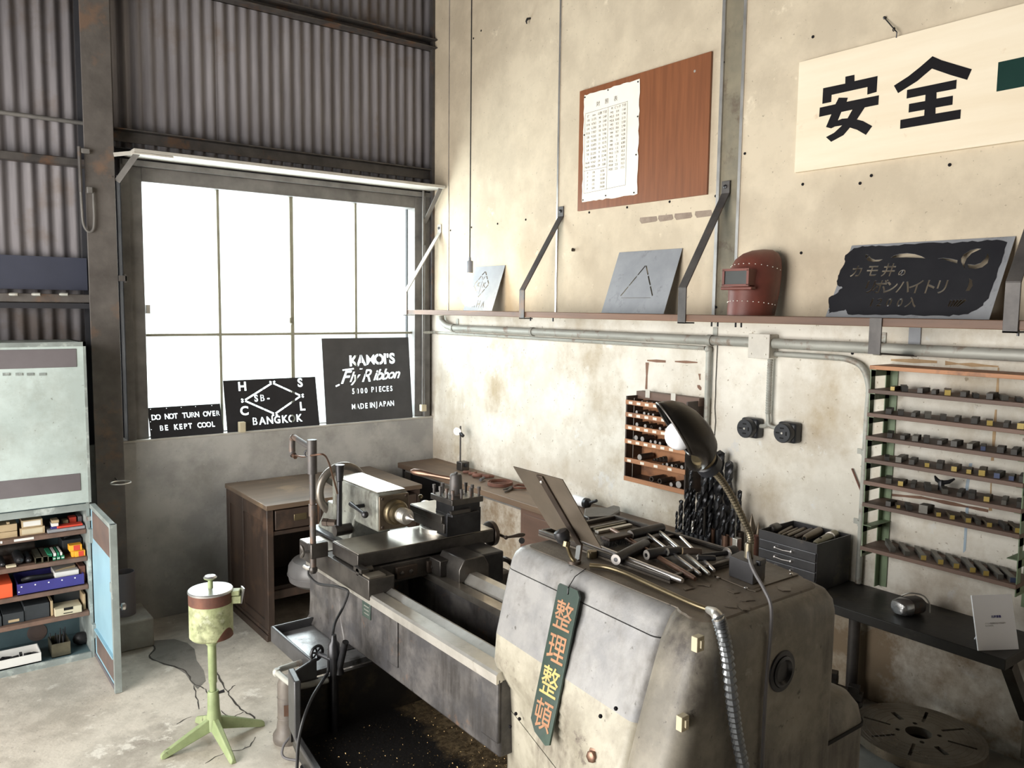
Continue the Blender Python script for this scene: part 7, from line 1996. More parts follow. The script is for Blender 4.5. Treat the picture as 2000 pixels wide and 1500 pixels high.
MB().lathe([(0.010, -0.002), (0.0095, 0.03), (0.008, 0.034)], V(xb4, yb4, HT + 0.048), n=14).build('ferrule', 'gooseneck', lm)
nd = (P(1370, 890, 'y', yb4) - P(1395, 922, 'y', yb4)).normalized()
s0_ = neck[-1]
MB().lathe([(0.008, -0.006), (0.014, -0.003), (0.022, 0.006), (0.0275, 0.011), (0.0275, 0.031), (0.024, 0.034)], s0_, nd, 20).build('socket', 'bakelite', lm)
MB().lathe([(0.024, 0.033), (0.026, 0.037), (0.027, 0.042), (0.024, 0.048), (0.021, 0.056)], s0_, nd, 20).build('socket_ring', 'brass', lm)
# shade: asymmetric bowl opening to the lower left
sd0 = s0_ + nd * 0.048
tip = P(1285, 788, 'y', yb4 + 0.03)
low = P(1344, 886, 'y', yb4 - 0.0)
ctr = (tip + low) / 2
up_ = (tip - low).normalized()
vw = (CAM - ctr).normalized()
# opening plane contains up_ and lies partly edge-on: its second axis
side = (vw * 1.0 + up_.cross(vw).normalized() * 0.10)
side = (side - up_ * side.dot(up_)).normalized()
R1 = (tip - low).length / 2
rings = []
for t_ in (0.0, 0.12, 0.28, 0.46, 0.64, 0.80, 0.92, 1.0):
    cen = ctr + (sd0 - ctr) * t_
    # bulge the path outwards to get the domed back
    nb = up_.cross(side)
    if nb.dot(sd0 - ctr) < 0:
        nb = -nb
    cen = cen + (nb * 0.020 + up_ * 0.012) * math.sin(PI * t_)
    k_ = math.sqrt(max(1 - t_ ** 1.7, 0))
    ru = R1 * k_ + 0.023 * t_
    rv = R1 * 0.92 * k_ + 0.023 * t_
    # ring axis swings from the opening plane to the socket direction
    uu = (up_ * (1 - t_) + (up_ - nd * up_.dot(nd)).normalized() * t_).normalized()
    ss = (side * (1 - t_) + (side - nd * side.dot(nd)).normalized() * t_)
    ss = (ss - uu * ss.dot(uu)).normalized()
    rings.append([cen + uu * ru * math.cos(2 * PI * k / 32) + ss * rv * math.sin(2 * PI * k / 32) for k in range(32)])
so = MB().loft(rings, cap=False).build('shade', 'shade_black', lm, smooth=60)
so.modifiers.new('thick', 'SOLIDIFY').thickness = 0.0015
rim_ = MB().tube(rings[0] + [rings[0][0], rings[0][1]], 0.0022, 6, cap=False).build('shade_rim', 'iron_worn', so)
bc = ctr + (sd0 - ctr) * 0.16
MB().ball(bc - up_ * 0.006, 0.030, n=18).build('bulb', 'bulb_white', lm)
MB().tube(smooth_path([V(xb4 - 0.012, yb4 - 0.008, HT + 0.05), V(xb4 - 0.018, yb4 - 0.012, HT + 0.066), P(1466, 1100, 'y', -3.665), P(1476, 1122, 'y', -3.69), P(1492, 1150, 'y', -3.725), P(1506, 1185, 'y', EN - 0.006), P(1505, 1240, 'y', EN - 0.006), P(1497, 1330, 'y', EN - 0.006), P(1492, 1420, 'y', EN - 0.006), P(1488, 1520, 'y', EN - 0.006)]), 0.0036, 8).build('cord', 'rubber_grey', lm)

# ================================================================== wooden rack of round bars on the wall
RX = -0.12
ry0, ry1, rz0, rz1 = P(1221, 850, 'x', RX).y, P(1341, 870, 'x', RX).y, P(1221, 938, 'x', RX).z, P(1222, 768, 'x', RX).z
rk = thing('bar_rack', (-0.06, (ry0 + ry1) / 2, rz0), 'small wooden wall rack of six shelves holding round steel bars', 'rack')
MB().box((-0.010, ry1, rz0), (-0.001, ry0, rz1 - 0.01)).build('back_panel', 'wood_rack', rk)
MB().box((RX, ry0 - 0.008, rz0), (-0.001, ry0, rz1 - 0.012)).build('side_panel', 'wood_dark', rk)
MB().box((RX, ry1, rz0), (-0.001, ry1 + 0.008, rz1 - 0.004)).build('side_panel', 'wood_dark', rk)
MB().box((-0.05, ry1 - 0.004, rz1 - 0.028), (-0.002, ry0 + 0.0, rz1 + 0.008)).build('top_board', 'wood_brown', rk)
for u in (0.2, 0.62):
    y = ry0 + (ry1 - ry0) * u
    MB().box((-0.054, y - 0.014, rz1 - 0.018), (-0.05, y + 0.014, rz1 + 0.018)).build('hanger', 'jbox', rk)
MB().cyl(V(RX + 0.02, ry0 - 0.035, rz0), V(RX + 0.02, ry0 - 0.035, rz1 - 0.02), 0.0015, n=6).build('wire', 'steel_bright', rk)
shz = [P(1221, y, 'x', RX).z for y in (780, 804, 828.5, 856, 892.6, 929)]
for i, z in enumerate(shz):
    if i:
        MB().box((RX + 0.004, ry1 + 0.008, z - 0.012), (-0.010, ry0 - 0.008, z - 0.006)).build('shelf', 'wood_dark' if i % 2 else 'wood_rack', rk)
    lp2 = MB().box((RX - 0.004, ry1 + 0.001, z - 0.022), (RX + 0.004, ry0 - 0.001, z)).build('shelf_lip', 'wood_rack', rk, bev=0.001)
    if i < 5:
        for k in range(6 if i != 4 else 4):
            y = ry0 - 0.035 - k * (0.052 if i != 4 else 0.085)
            MB().box((RX - 0.005, y - 0.012, z - 0.018), (RX - 0.0038, y + 0.012, z - 0.006)).build('paper_label', 'paper', lp2)
rows = [
    [(265, 9), (330, 9), (395, 8), (465, 9), (540, 10), (620, 9), (700, 10)],
    [(215, 22), (322, 22), (372, 18), (430, 18), (535, 16), (620, 18), (700, 20)],
    [(232, 28), (335, 25), (407, 22), (520, 22), (600, 22), (690, 24)],
    [(218, 36), (298, 35), (408, 22), (470, 26), (525, 22), (632, 22), (725, 32), (800, 24)],
    [(278, 42), (575, 12), (628, 22), (690, 20), (745, 28), (815, 26)],
    [(432, 38), (540, 36), (690, 30), (780, 48)]]
rown = ['top', 'second', 'third', 'fourth', 'fifth', 'bottom']
for i, row in enumerate(rows):
    for k, (cx__, cr) in enumerate(row):
        r_ = cr * 0.00036
        y = P(1205 + cx__ * 0.1533, 750 + 850 * 0.1533, 'x', RX).y
        z = (shz[i] - 0.006 if i else shz[1] + 0.045) + r_
        z = shz[i] - 0.003 + r_
        if i == 0:
            z = shz[0] - 0.004 + r_
        ln = 0.075 if i < 4 else 0.085
        tube_ = (i == 5 and k < 2) or (i == 2 and k == 2) or (i == 4 and k == 4)
        prof = [(r_ * 0.55, 0.0), (r_ * 0.93, 0.0), (r_, 0.0015), (r_, ln), (r_ * 0.55, ln)] if tube_ else [(0, 0), (r_ * 0.93, 0.0), (r_, 0.0015), (r_, ln), (0, ln)]
        x0_ = RX + random.uniform(0.0065, 0.012)
        if i == 0:
            x0_ = RX + 0.02
        lab = '%s %s from the left on the %s shelf of the wooden rack' % (ORDN[k], 'hollow steel sleeve' if tube_ else 'round dark steel bar', rown[i])
        o = thing('round_bar', V(x0_, y, z - r_), lab, 'sleeve' if tube_ else 'bar', 'round bars in the wooden rack')
        if tube_:
            MB().lathe(prof, V(x0_, y, z), (1, 0, 0), 16, closed=True).build('body', 'iron_brown', o)
        else:
            MB().lathe(prof, V(x0_, y, z), (1, 0, 0), 16).build('body', 'iron_brown', o)
            MB().lathe([(r_ * 0.9, -0.0004), (0, -0.0006)], V(x0_, y, z), (1, 0, 0), 16).build('end_face', 'cut_face', o)
# stepped arbor
y = P(1205 + 440 * 0.1533, 870, 'x', RX).y
MB().lathe([(0, 0), (0.004, 0), (0.004, 0.008), (0.007, 0.009), (0.007, 0.02), (0.010, 0.021), (0.010, 0.034), (0.013, 0.035), (0.013, 0.05), (0.015, 0.051), (0.015, 0.07), (0, 0.07)], V(RX + 0.008, y, shz[4] + 0.010), (1, -0.55, 0.05), 18).build('stepped_arbor', 'iron_brown', label='stepped dark arbor lying askew on the fifth shelf of the wooden rack', cat='arbor')

# ================================================================== twist drills standing on the bench
def twist_drill(r, L, mat='iron_black', turns=None, shank=0.3, point=True):
    """drill standing on its shank; flutes on the upper part"""
    mb = MB()
    turns = turns or L * (1 - shank) / (r * 11)
    n_ = 14
    rings = []
    zs = [0.0, shank * L * 0.98]
    rings.append([V(r * 0.72 * math.cos(2 * PI * k / n_), r * 0.72 * math.sin(2 * PI * k / n_), 0) for k in range(n_)])
    rings.append([V(r * 0.9 * math.cos(2 * PI * k / n_), r * 0.9 * math.sin(2 * PI * k / n_), shank * L * 0.97) for k in range(n_)])
    m = max(10, int(turns * 9))
    for i in range(m + 1):
        t_ = i / m
        z = L * (shank + (1 - shank) * t_) - (r * 0.6 if t_ == 1 else 0)
        ph = 2 * PI * turns * t_
        ring = []
        for k in range(n_):
            a = 2 * PI * k / n_
            f_ = 1.0 - 0.50 * max(0, math.cos(2 * a)) ** 0.7
            ring.append(V(r * f_ * math.cos(a + ph), r * f_ * math.sin(a + ph), z))
        rings.append(ring)
    last = rings[-1]
    rings.append([V(q.x * 0.06, q.y * 0.06, L) for q in last])
    mb.loft(rings)
    return mb
cr = lambda x, y: (1300 + x * 0.1466, 860 + y * 0.1466)
drills = [  # crop x, crop y of the tip, width, distance from wall, look
    (150, 940, 28, -0.205, 'thin dark drill at the left end of the drill row'),
    (208, 790, 52, -0.20, 'dark drill with a rounded tip, second in the drill row'),
    (292, 900, 40, -0.195, 'short dark drill third in the front drill row'),
    (360, 1065, 30, -0.195, 'short bright fluted drill in the front drill row'),
    (392, 945, 42, -0.175, 'medium dark drill behind the bright fluted one'),
    (475, 900, 46, -0.175, 'medium drill with worn flutes in the middle of the drill row'),
    (590, 960, 40, -0.175, 'dark straight drill near the copper coloured cups'),
    (285, 640, 62, -0.15, 'fat dark drill just below the right corner of the wooden rack'),
    (345, 185, 46, -0.14, 'tall slim drill rising in front of the wooden rack'),
    (372, 640, 58, -0.12, 'thick dark drill right of the tall slim one'),
    (450, 690, 66, -0.13, 'thick drill with a split bright tip'),
    (520, 420, 84, -0.11, 'very thick tall drill left of the lamp socket'),
    (605, 400, 92, -0.075, 'very thick tall drill just below the lamp socket'),
    (725, 130, 112, -0.06, 'tallest and thickest drill of all beside the lamp socket'),
    (850, 265, 96, -0.05, 'second tallest drill, right of the gooseneck against the wall'),
    (705, 700, 70, -0.13, 'brown tipped drill under the gooseneck'),
    (772, 840, 62, -0.15, 'medium twisted drill in a copper cup under the gooseneck'),
    (900, 905, 58, -0.15, 'medium drill standing just left of the gooseneck foot'),
    (990, 660, 50, -0.07, 'slim drill right of the gooseneck against the wall'),
]
for i, (cx__, cy__, w_, xw, lab) in enumerate(drills):
    px__, py__ = cr(cx__, cy__)
    tip_ = P(px__, py__, 'x', xw)
    r_ = w_ * 0.000335 / 2 * 1.18
    L_ = tip_.z - BZ - 0.003
    mb = twist_drill(r_, L_, shank=0.28 if L_ > 0.2 else 0.4)
    mb.xf(Matrix.Translation(V(xw, tip_.y, BZ + 0.003)))
    o = mb.build('twist_drill', 'iron_black' if i not in (3,) else 'steel_bright', label=lab, cat='drill', group='drills on the bench', smooth=42)
# cups that hold them
def cup(cx__, cy__, w_, xw, mat, lab, hollow=True):
    px__, py__ = cr(cx__, cy__)
    t_ = P(px__, py__, 'x', xw)
    r_ = w_ * 0.000335 / 2
    h_ = max(t_.z - BZ, 0.03)
    MB().lathe([(0, 0.0005), (r_, 0.0005), (r_, h_), (r_ * 0.82, h_), (r_ * 0.82, 0.0025), (0, 0.0025)], V(xw, t_.y, BZ), n=18).build('drill_cup', mat, label=lab, cat='cup', group='cups for the drills')
front_c = [(168, 1180, 56), (228, 1195, 60), (292, 1222, 62), (355, 1240, 62), (418, 1255, 62), (482, 1270, 62), (548, 1290, 66)]
for k, (a, b, w_) in enumerate(front_c):
    cup(a, b, w_, -0.215, 'bakelite', '%s dark cup from the left in the front row below the drills' % ORDN[k])
for k, (a, b, w_, xw, m_, lb) in enumerate(((480, 1150, 70, -0.155, 'copper', 'brown metal cup behind the dark front row, the leftmost brown one'), (620, 1180, 76, -0.155, 'copper', 'brown metal cup behind the last dark front cup'), (700, 1185, 92, -0.13, 'bakelite', 'tall dark cup holding the brown tipped drill'), (800, 1262, 98, -0.15, 'copper', 'wide copper coloured cup under the twisted drill'), (895, 1290, 76, -0.15, 'copper', 'copper coloured cup left of the gooseneck foot'), (995, 1220, 96, -0.10, 'iron_brown', 'dark brown cup right behind the gooseneck'), (1180, 1268, 112, -0.12, 'rust', 'reddish cup at the right end next to the drawer chest'))):
    cup(a, b, w_, xw, m_, lb)
for (a, b, w_, xw, lb) in ((1150, 975, 105, -0.07, 'brown cone countersink against the wall beside the drawer chest'), (1240, 1090, 80, -0.05, 'darker small cone countersink nearest the drawer chest')):
    px__, py__ = cr(a, b)
    t_ = P(px__, py__, 'x', xw)
    r_ = w_ * 0.000335 / 2
    H2 = t_.z - BZ
    MB().lathe([(r_ * 0.6, 0.0005), (r_ * 0.6, H2 * 0.4), (r_, H2 * 0.55), (r_, H2 * 0.68), (0.001, H2)], V(xw, t_.y, BZ), n=18).build('countersink', 'shank_brown', label=lb, cat='countersink')
q = P(*cr(960, 1360), 'x', -0.17)
MB().box((-0.19, q.y - 0.012, BZ + 0.0005), (-0.16, q.y + 0.012, max(q.z + 0.02, BZ + 0.03))).build('steel_block', 'steel_bright', bev=0.002, label='small bright steel block beside the copper cups', cat='block')
q = P(*cr(525, 890), 'x', -0.165)
MB().lathe([(0.0062, 0), (0.0062, q.z - BZ - 0.01), (0.0075, q.z - BZ - 0.008), (0.0075, q.z - BZ)], V(-0.165, q.y, BZ + 0.001), n=14).build('reamer', 'iron_worn', label='straight reamer with a bright end among the drills', cat='reamer')

# ================================================================== small drawer chest on the black bench
KZ = 0.720
kx0, kx1, ky0, ky1, kz1 = -0.25, -0.02, -2.805, -3.055, 0.905
kc = thing('drawer_chest', V(-0.13, -2.93, KZ), 'small dark grey steel drawer chest with an open top tray', 'drawer chest')
MB().box((kx0 + 0.006, ky1, KZ + 0.0005), (kx1, ky0, kz1 - 0.032)).build('body', 'cabinet_grey', kc, bev=0.002)
for a, b in (((kx0 + 0.002, ky1), (kx0 + 0.006, ky0)), ((kx1 - 0.004, ky1), (kx1, ky0)), ((kx0 + 0.006, ky1), (kx1 - 0.004, ky1 + 0.004)), ((kx0 + 0.006, ky0 - 0.004), (kx1 - 0.004, ky0))):
    MB().box((a[0], a[1], kz1 - 0.034), (b[0], b[1], kz1)).build('tray_wall', 'cabinet_grey', kc)
for k in range(4):
    z0_ = KZ + 0.006 + k * 0.0365
    d_ = MB().box((kx0, ky1 + 0.003, z0_), (kx0 + 0.012, ky0 - 0.003, z0_ + 0.033)).build('drawer', 'cabinet_grey', kc, bev=0.0015)
    zc_ = z0_ + 0.019
    ya_, yb_2 = -2.885, -2.955
    MB().tube([V(kx0 - 0.010, ya_, zc_), V(kx0 - 0.012, (ya_ + yb_2) / 2, zc_ - 0.002), V(kx0 - 0.010, yb_2, zc_)], 0.0022, 8).build('handle', 'chrome', d_)
    for y in (ya_, yb_2):
        MB().lathe([(0.007, 0), (0.005, 0.006), (0.004, 0.012), (0, 0.013)], V(kx0, y, zc_), (-1, 0, 0), 10).build('handle_post', 'chrome', d_)
    MB().box((kx0 - 0.0006, ky1 + 0.004, z0_ + 0.0322), (kx0 + 0.004, ky0 - 0.004, z0_ + 0.0334)).build('edge_line', 'zinc', d_)
fz = kz1 - 0.031
shk = [  # front px, back px, radius, material, label
    ((1571, 1050), (1614, 1029), 0.0165, 'shank_brown', 'thick brown taper sleeve, second from the right in the chest tray'),
    ((1552, 1046), (1586, 1032), 0.0115, 'iron_brown', 'dark taper sleeve with a slot in the middle of the chest tray'),
    ((1538, 1042), (1572, 1028), 0.0095, 'shank_brown', 'slim brown taper sleeve in the chest tray'),
    ((1527, 1039), (1557, 1027), 0.0070, 'shank_brown', 'thin brown pin fourth from the left in the chest tray'),
    ((1520, 1038), (1546, 1025), 0.0085, 'shank_brown', 'thin brown taper sleeve near the chuck in the chest tray')]
def sleeve(a, b, r_, mat, lab, z):
    A, B = P(*a, 'z', z), P(*b, 'z', z)
    A.x = max(A.x, kx0 + 0.008); A.z = B.z = fz + r_ + 0.001
    d_ = (B - A); d_.z = 0
    L2 = min(d_.length, (kx1 - 0.012 - A.x) / max(d_.normalized().x, 0.2))
    o = thing('taper_sleeve', A, lab, 'sleeve', 'taper sleeves in the chest tray')
    MB().lathe([(r_ * 0.55, 0), (r_ * 0.62, 0.006), (r_ * 0.7, 0.012), (r_ * 0.8, 0.016), (r_, L2 - 0.03), (r_, L2)], A, d_, 16).build('body', mat, o)
    MB().lathe([(r_ * 0.4, -0.001), (0, -0.001)], A, d_, 10).build('tang_hole', 'iron_black', o)
    return o, A, d_.normalized(), L2
for s in shk:
    sleeve(*s, kz1 - 0.01)
o, A, d_, L2 = sleeve((1592, 1058), (1646, 1030), 0.0185, 'tool_olive', 'thickest olive taper sleeve with bright band at the right of the chest tray', kz1)
MB().lathe([(0.0195, L2 - 0.055), (0.0195, L2 - 0.045)], A, d_, 18).build('bright_band', 'chrome', o)
MB().box(A + d_ * 0.05 + V(-0.004, -0.004, 0.0155), A + d_ * 0.05 + V(0.004, 0.004, 0.0185)).build('slot', 'slot', o)
A = P(1506, 1034, 'z', kz1 - 0.012)
A.z = fz + 0.019
MB().lathe([(0.004, 0), (0.012, 0.001), (0.017, 0.008), (0.0185, 0.02), (0.0185, 0.05), (0.012, 0.052), (0.009, 0.085), (0, 0.085)], V(max(A.x, kx0 + 0.012), A.y, A.z), (1, 0.12, 0), 18).build('drill_chuck', 'iron_worn', label='round dark drill chuck in the left corner of the chest tray', cat='chuck')

# ================================================================== black bench along the wall
bb = thing('black_bench', (-0.15, -3.3, 0), 'narrow black steel bench top fixed along the wall under the green rack', 'bench')
by_r = P(1966, 1288, 'z', KZ).y
MB().box((-0.292, by_r, KZ - 0.035), (-0.002, -2.74, KZ)).build('top', 'bench_black', bb, bev=0.003)
lg = P(1668, 1240, 'x', -0.05)
MB().cyl(V(-0.05, lg.y, 0.286), V(-0.05, lg.y, KZ - 0.035), 0.021, n=16).build('pipe_leg', 'steel_dark', bb)
MB().cyl(V(-0.05, lg.y, 0.2855), V(-0.05, lg.y, 0.295), 0.04, n=16).build('foot_plate', 'steel_dark', bb)
a = V(-0.22, by_r + 0.02, KZ - 0.035)
MB().bar(a, V(-0.03, by_r + 0.02, 0.45), 0.035, 0.035, (0, 1, 0)).build('brace', 'iron_worn', bb)
MB().bar(V(-0.012, by_r + 0.02, 0.47), V(-0.012, by_r + 0.02, 0.30), 0.035, 0.006, (1, 0, 0)).build('brace_foot', 'column_olive', bb)
# lump of aluminium with a wire
al = P(1752, 1203, 'z', KZ)
lump = thing('aluminium_weight', al, 'shiny lumpy aluminium foil block with a wire loop on black bench', 'weight')
random.seed(6)
rings = []
ad = V(0.82, -0.20, 0).normalized(); aw = V(-ad.y, ad.x, 0)
for t_, k_ in ((0.0, 0.75), (0.012, 0.95), (0.04, 1.0), (0.08, 0.98), (0.10, 0.9)):
    ring = []
    for k in range(14):
        a = 2 * PI * k / 14
        ca, sa = math.cos(a), math.sin(a)
        rr_ = k_ * (1 + random.uniform(-0.05, 0.05))
        ring.append(al + ad * t_ + aw * (0.036 * math.copysign(abs(ca) ** 0.7, ca) * rr_) + V(0, 0, max(0.0006, 0.029 + 0.028 * math.copysign(abs(sa) ** 0.7, sa) * rr_)))
    rings.append(ring)
MB().loft(rings[:3]).build('foil_front', 'alu_lump', lump, smooth=60)
MB().loft(rings[2:]).build('body', 'steel_dark', lump, smooth=60)
MB().tube(smooth_path([al + ad * 0.05 + aw * 0.03 + V(0, 0, 0.055), al + ad * 0.07 + aw * 0.01 + V(0, 0, 0.068), al + ad * 0.10 - aw * 0.015 + V(0, 0, 0.064), al + ad * 0.115 - aw * 0.03 + V(0, 0, 0.04), al + ad * 0.115 - aw * 0.035 + V(0, 0, 0.006)]), 0.0028, 6).build('wire_loop', 'steel_bright', lump)
# white card on an easel back
b1, b2 = P(1911, 1271, 'z', KZ + 0.001), P(1990, 1268, 'z', KZ + 0.001)
ex = (b2 - b1)
Wc = ex.length
ex.normalize()
nrm = V(ex.y, -ex.x, 0)
nrm = nrm if nrm.dot(CAM - b1) > 0 else -nrm
# find the lean so that the top edge falls where the photo has it
t1 = None
best = 1e9
for i in range(1, 200):
    zt_ = KZ + 0.05 + i * 0.001
    q = P(1898, 1163, 'z', zt_)
    e = abs((q - b1).dot(ex))
    if e < best:
        best, t1 = e, q
ez = (t1 - b1)
Hc = min(ez.length, 0.2)
mcd = frame_m(b1 + ex * Wc / 2, ex, ez - ex * ez.dot(ex))
cd_ = thing('display_card', b1 + ex * Wc / 2, 'white printed display card propped on the black bench', 'card')
MB().add([mcd @ q for q in (V(-Wc / 2, 0, 0), V(Wc / 2, 0, 0), V(Wc / 2, 0, Hc), V(-Wc / 2, 0, Hc), V(-Wc / 2, 0.005, 0), V(Wc / 2, 0.005, 0), V(Wc / 2, 0.005, Hc), V(-Wc / 2, 0.005, Hc))], [(0, 1, 2, 3), (7, 6, 5, 4), (0, 4, 5, 1), (1, 5, 6, 2), (2, 6, 7, 3), (3, 7, 4, 0)]).build('board', 'paper_white', cd_, smooth=0)
bk = mcd @ V(0, 0.006, Hc * 0.6)
MB().bar(bk, V(bk.x, bk.y, KZ + 0.001) - nrm * 0.05, 0.04, 0.003, nrm).build('easel_strut', 'paper_white', cd_)
letter_part('heading', '元荷重量', Wc * 0.062, mcd @ Matrix.Translation(V(0.005, 0, Hc * 0.60)), 'ink_blue', cd_, bold=0.0002)
letter_part('body_text', 'バイト用超硬合金の完成品や\nなどの材料。', Wc * 0.040, mcd @ Matrix.Translation(V(-Wc * 0.26, 0, Hc * 0.46)), 'ink_grey', cd_, align='LEFT', line=1.3)

# ================================================================== green rack of tool bits
gx = -0.14
gyl, gyr = -3.166, -3.672
gr = thing('bit_rack', (-0.07, -3.42, 0.75), 'green steel wall rack with narrow wooden shelves of tool bits', 'rack')
for y, z0_ in ((gyl, 0.735), (gyr, 0.80)):
    s_ = 1 if y == gyl else -1
    MB().box((-0.006, y - 0.0, z0_), (-0.001, y - s_ * 0.028, 1.565)).build('upright', 'green_paint', gr)
    MB().box((-0.034, y - s_ * 0.0, z0_), (-0.001, y + s_ * 0.003, 1.565)).build('upright', 'green_paint', gr)
    MB().box((gx + 0.002, y - s_ * 0.0, 0.88), (gx + 0.030, y + s_ * 0.003, 1.565)).build('front_upright', 'green_paint', gr)
GZ = [1.565, 1.480, 1.396, 1.313, 1.231, 1.150, 1.070, 0.909]
for i, z in enumerate(GZ):
    for y, s_ in ((gyl, 1), (gyr, -1)):
        b_ = MB().box((gx, y + s_ * 0.003, z - 0.040), (-0.002, y + s_ * 0.0, z - 0.014)).build('shelf_bracket', 'green_paint', gr)
        MB().box((gx, y - s_ * 0.018, z - 0.0165), (-0.002, y + s_ * 0.002, z - 0.0142)).build('bracket_flange', 'green_paint', gr)
    MB().box((gx - 0.006, gyr - 0.004, z - 0.014), (-0.002, gyl + 0.004, z)).build('shelf', 'wood_rack' if i == 0 else 'wood_brown', gr, bev=0.001)
for y, s_ in ((gyl, 1), (gyr, -1)):
    MB().box((gx, y - s_ * 0.03, 0.985), (-0.002, y, 0.9875)).build('bracket_flange', 'green_paint', gr)
    MB().box((gx, y + s_ * 0.003, 0.96), (-0.002, y, 0.985)).build('shelf_bracket', 'green_paint', gr)

def bit_mesh(w_, h_, L_, nose):
    """tool bit: square shank along +y (to the wall), tip ground at the back end; front end face at y=0"""
    return MB().add([(-w_ / 2, 0, 0), (w_ / 2, 0, 0), (w_ / 2, 0, h_), (-w_ / 2, 0, h_),
                     (-w_ / 2, L_ * 0.8, 0), (w_ / 2, L_ * 0.8, 0), (w_ / 2, L_ * 0.8, h_), (-w_ / 2, L_ * 0.8, h_),
                     (-w_ / 2 + nose, L_, 0), (w_ / 2 + nose * 0.6, L_ * 0.94, 0), (w_ / 2 + nose * 0.6, L_ * 0.95, h_ * 0.92), (-w_ / 2 + nose, L_ * 1.02, h_ * 0.92)],
                    [(0, 1, 2, 3), (0, 4, 5, 1), (1, 5, 6, 2), (2, 6, 7, 3), (3, 7, 4, 0), (4, 8, 9, 5), (5, 9, 10, 6), (6, 10, 11, 7), (7, 11, 8, 4), (11, 10, 9, 8)])
protos = {}
def bit(i, k, px__, py__, tint, w_, h_, L_, ang, z, lab):
    key = (round(w_, 4), round(h_, 4), round(L_, 3))
    f_ = P(px__, py__, 'x', gx + 0.012)
    o = thing('tool_bit', V(gx + 0.012, f_.y, z + 0.0005), lab, 'tool bit', 'tool bits on the green rack')
    if key not in protos:
        protos[key] = (bit_mesh(w_, h_, L_, w_ * 0.35), MB().box((-w_ / 2 * 0.98, -0.0006, h_ * 0.02), (w_ / 2 * 0.98, 0.0003, h_ * 0.98)))
    a, b = protos[key]
    ORG[o] = Vector((0, 0, 0))
    body = 'bit_brown' if tint == 'y' and i != 6 else ('bit_grey' if (i * 7 + k * 3) % 4 == 0 or i == 6 else 'bit_dark')
    pa_ = MB(); pa_.v, pa_.f = list(a.v), list(a.f)
    pa_.build('shank', body, o, smooth=0)
    if tint in 'yb':
        pb_ = MB(); pb_.v, pb_.f = list(b.v), list(b.f)
        pb_.build('end_face', 'bit_yellow' if tint == 'y' else 'bit_blue', o, smooth=0)
    o.rotation_euler = (0, 0, -PI / 2 + ang)
    return o
c4_ = lambda x, y: (1660 + x * 0.2133, 640 + y * 0.2133)
c5_ = lambda x, y: (1660 + x * 0.2667, 900 + y * 0.2667)
R_ = [
    [(390, 'y'), (505, 'd'), (640, 'd'), (765, 'd'), (893, 'y'), (1035, 'g'), (1160, 'd'), (1275, 'd'), (1420, 'd'), (1555, 'd')],
    [(352, 'd'), (465, 'd'), (580, 'd'), (715, 'd'), (855, 'd'), (975, 'd'), (1135, 'd'), (1278, 'y'), (1425, 'd'), (1560, 'y')],
    [(362, 'd'), (480, 'd'), (595, 'd'), (700, 'd'), (820, 'd'), (950, 'd'), (1095, 'd'), (1218, 'b'), (1375, 'd'), (1500, 'd'), (1600, 'd')],
    [(340, 'd'), (442, 'd'), (562, 'd'), (705, 'y'), (818, 'd'), (952, 'y'), (1088, 'y'), (1207, 'y'), (1345, 'b'), (1478, 'b'), (1580, 'd')],
    [(352, 'd'), (462, 'y'), (575, 'd'), (720, 'd'), (872, 'd'), (1000, 'd'), (1115, 'd'), (1252, 'y'), (1410, 'd'), (1560, 'd')]]
for i, row in enumerate(R_):
    for k, (x, t_) in enumerate(row):
        w_ = (0.014, 0.0165, 0.0185)[(i * 5 + k * 2) % 3]
        L_ = (0.065, 0.08, 0.095)[(i + k * 2) % 3]
        ang = random.uniform(0.15, 0.55) if L_ > 0.06 else random.uniform(-0.1, 0.3)
        pz = GZ[i + 1]
        px__, _ = c4_(x, 0)
        # row y at that column: take the shelf's own front height
        yy = [559, 785, 1010, 1230, 1440][i] * 0.2133 + 640 + (px__ - 1740) * 0.13
        adj = 'yellow ended' if t_ == 'y' else ('bluish' if t_ == 'b' else 'dark')
        bit(i, k, px__, yy, t_, w_, w_, L_, ang, pz, '%s %s tool bit from the left on shelf board %s below the rack top' % (ORDN[k], adj, ['one', 'two', 'three', 'four', 'five'][i]))
row6 = [(280, 'd', .012, .05), (355, 'y', .008, .07), (438, 'd', .012, .07), (535, 'd', .020, .05), (650, 'y', .010, .08), (750, 'y', .010, .085), (868, 'y', .011, .1), (945, 'd', .008, .08), (1022, 'y', .010, .09), (1150, 'd', .010, .09), (1230, 'y', .011, .1)]
for k, (x, t_, w_, L_) in enumerate(row6):
    px__, _ = c5_(x, 0)
    bit(5, k, px__, 985 + (px__ - 1735) * 0.2, t_, w_ * 1.4, w_ * 1.4, L_, 0.62 if L_ > 0.06 else 0.1, GZ[6], '%s %s tool bit from the left on shelf board six below the rack top' % (ORDN[k], 'yellow ended' if t_ == 'y' else 'dark'))
row7 = [(315, 'g'), (420, 'g'), (540, 'y'), (665, 'y'), (780, 'y'), (900, 'y'), (998, 'y'), (1105, 'g'), (1196, 'b')]
for k, (x, t_) in enumerate(row7):
    px__, _ = c5_(x, 0)
    bit(6, k, px__, 1075 + (px__ - 1745) * 0.24, t_, 0.0165, 0.0165, 0.128, 0.66, GZ[7], '%s long greyish tool bit from the left on the lowest board of the green rack' % ORDN[k])
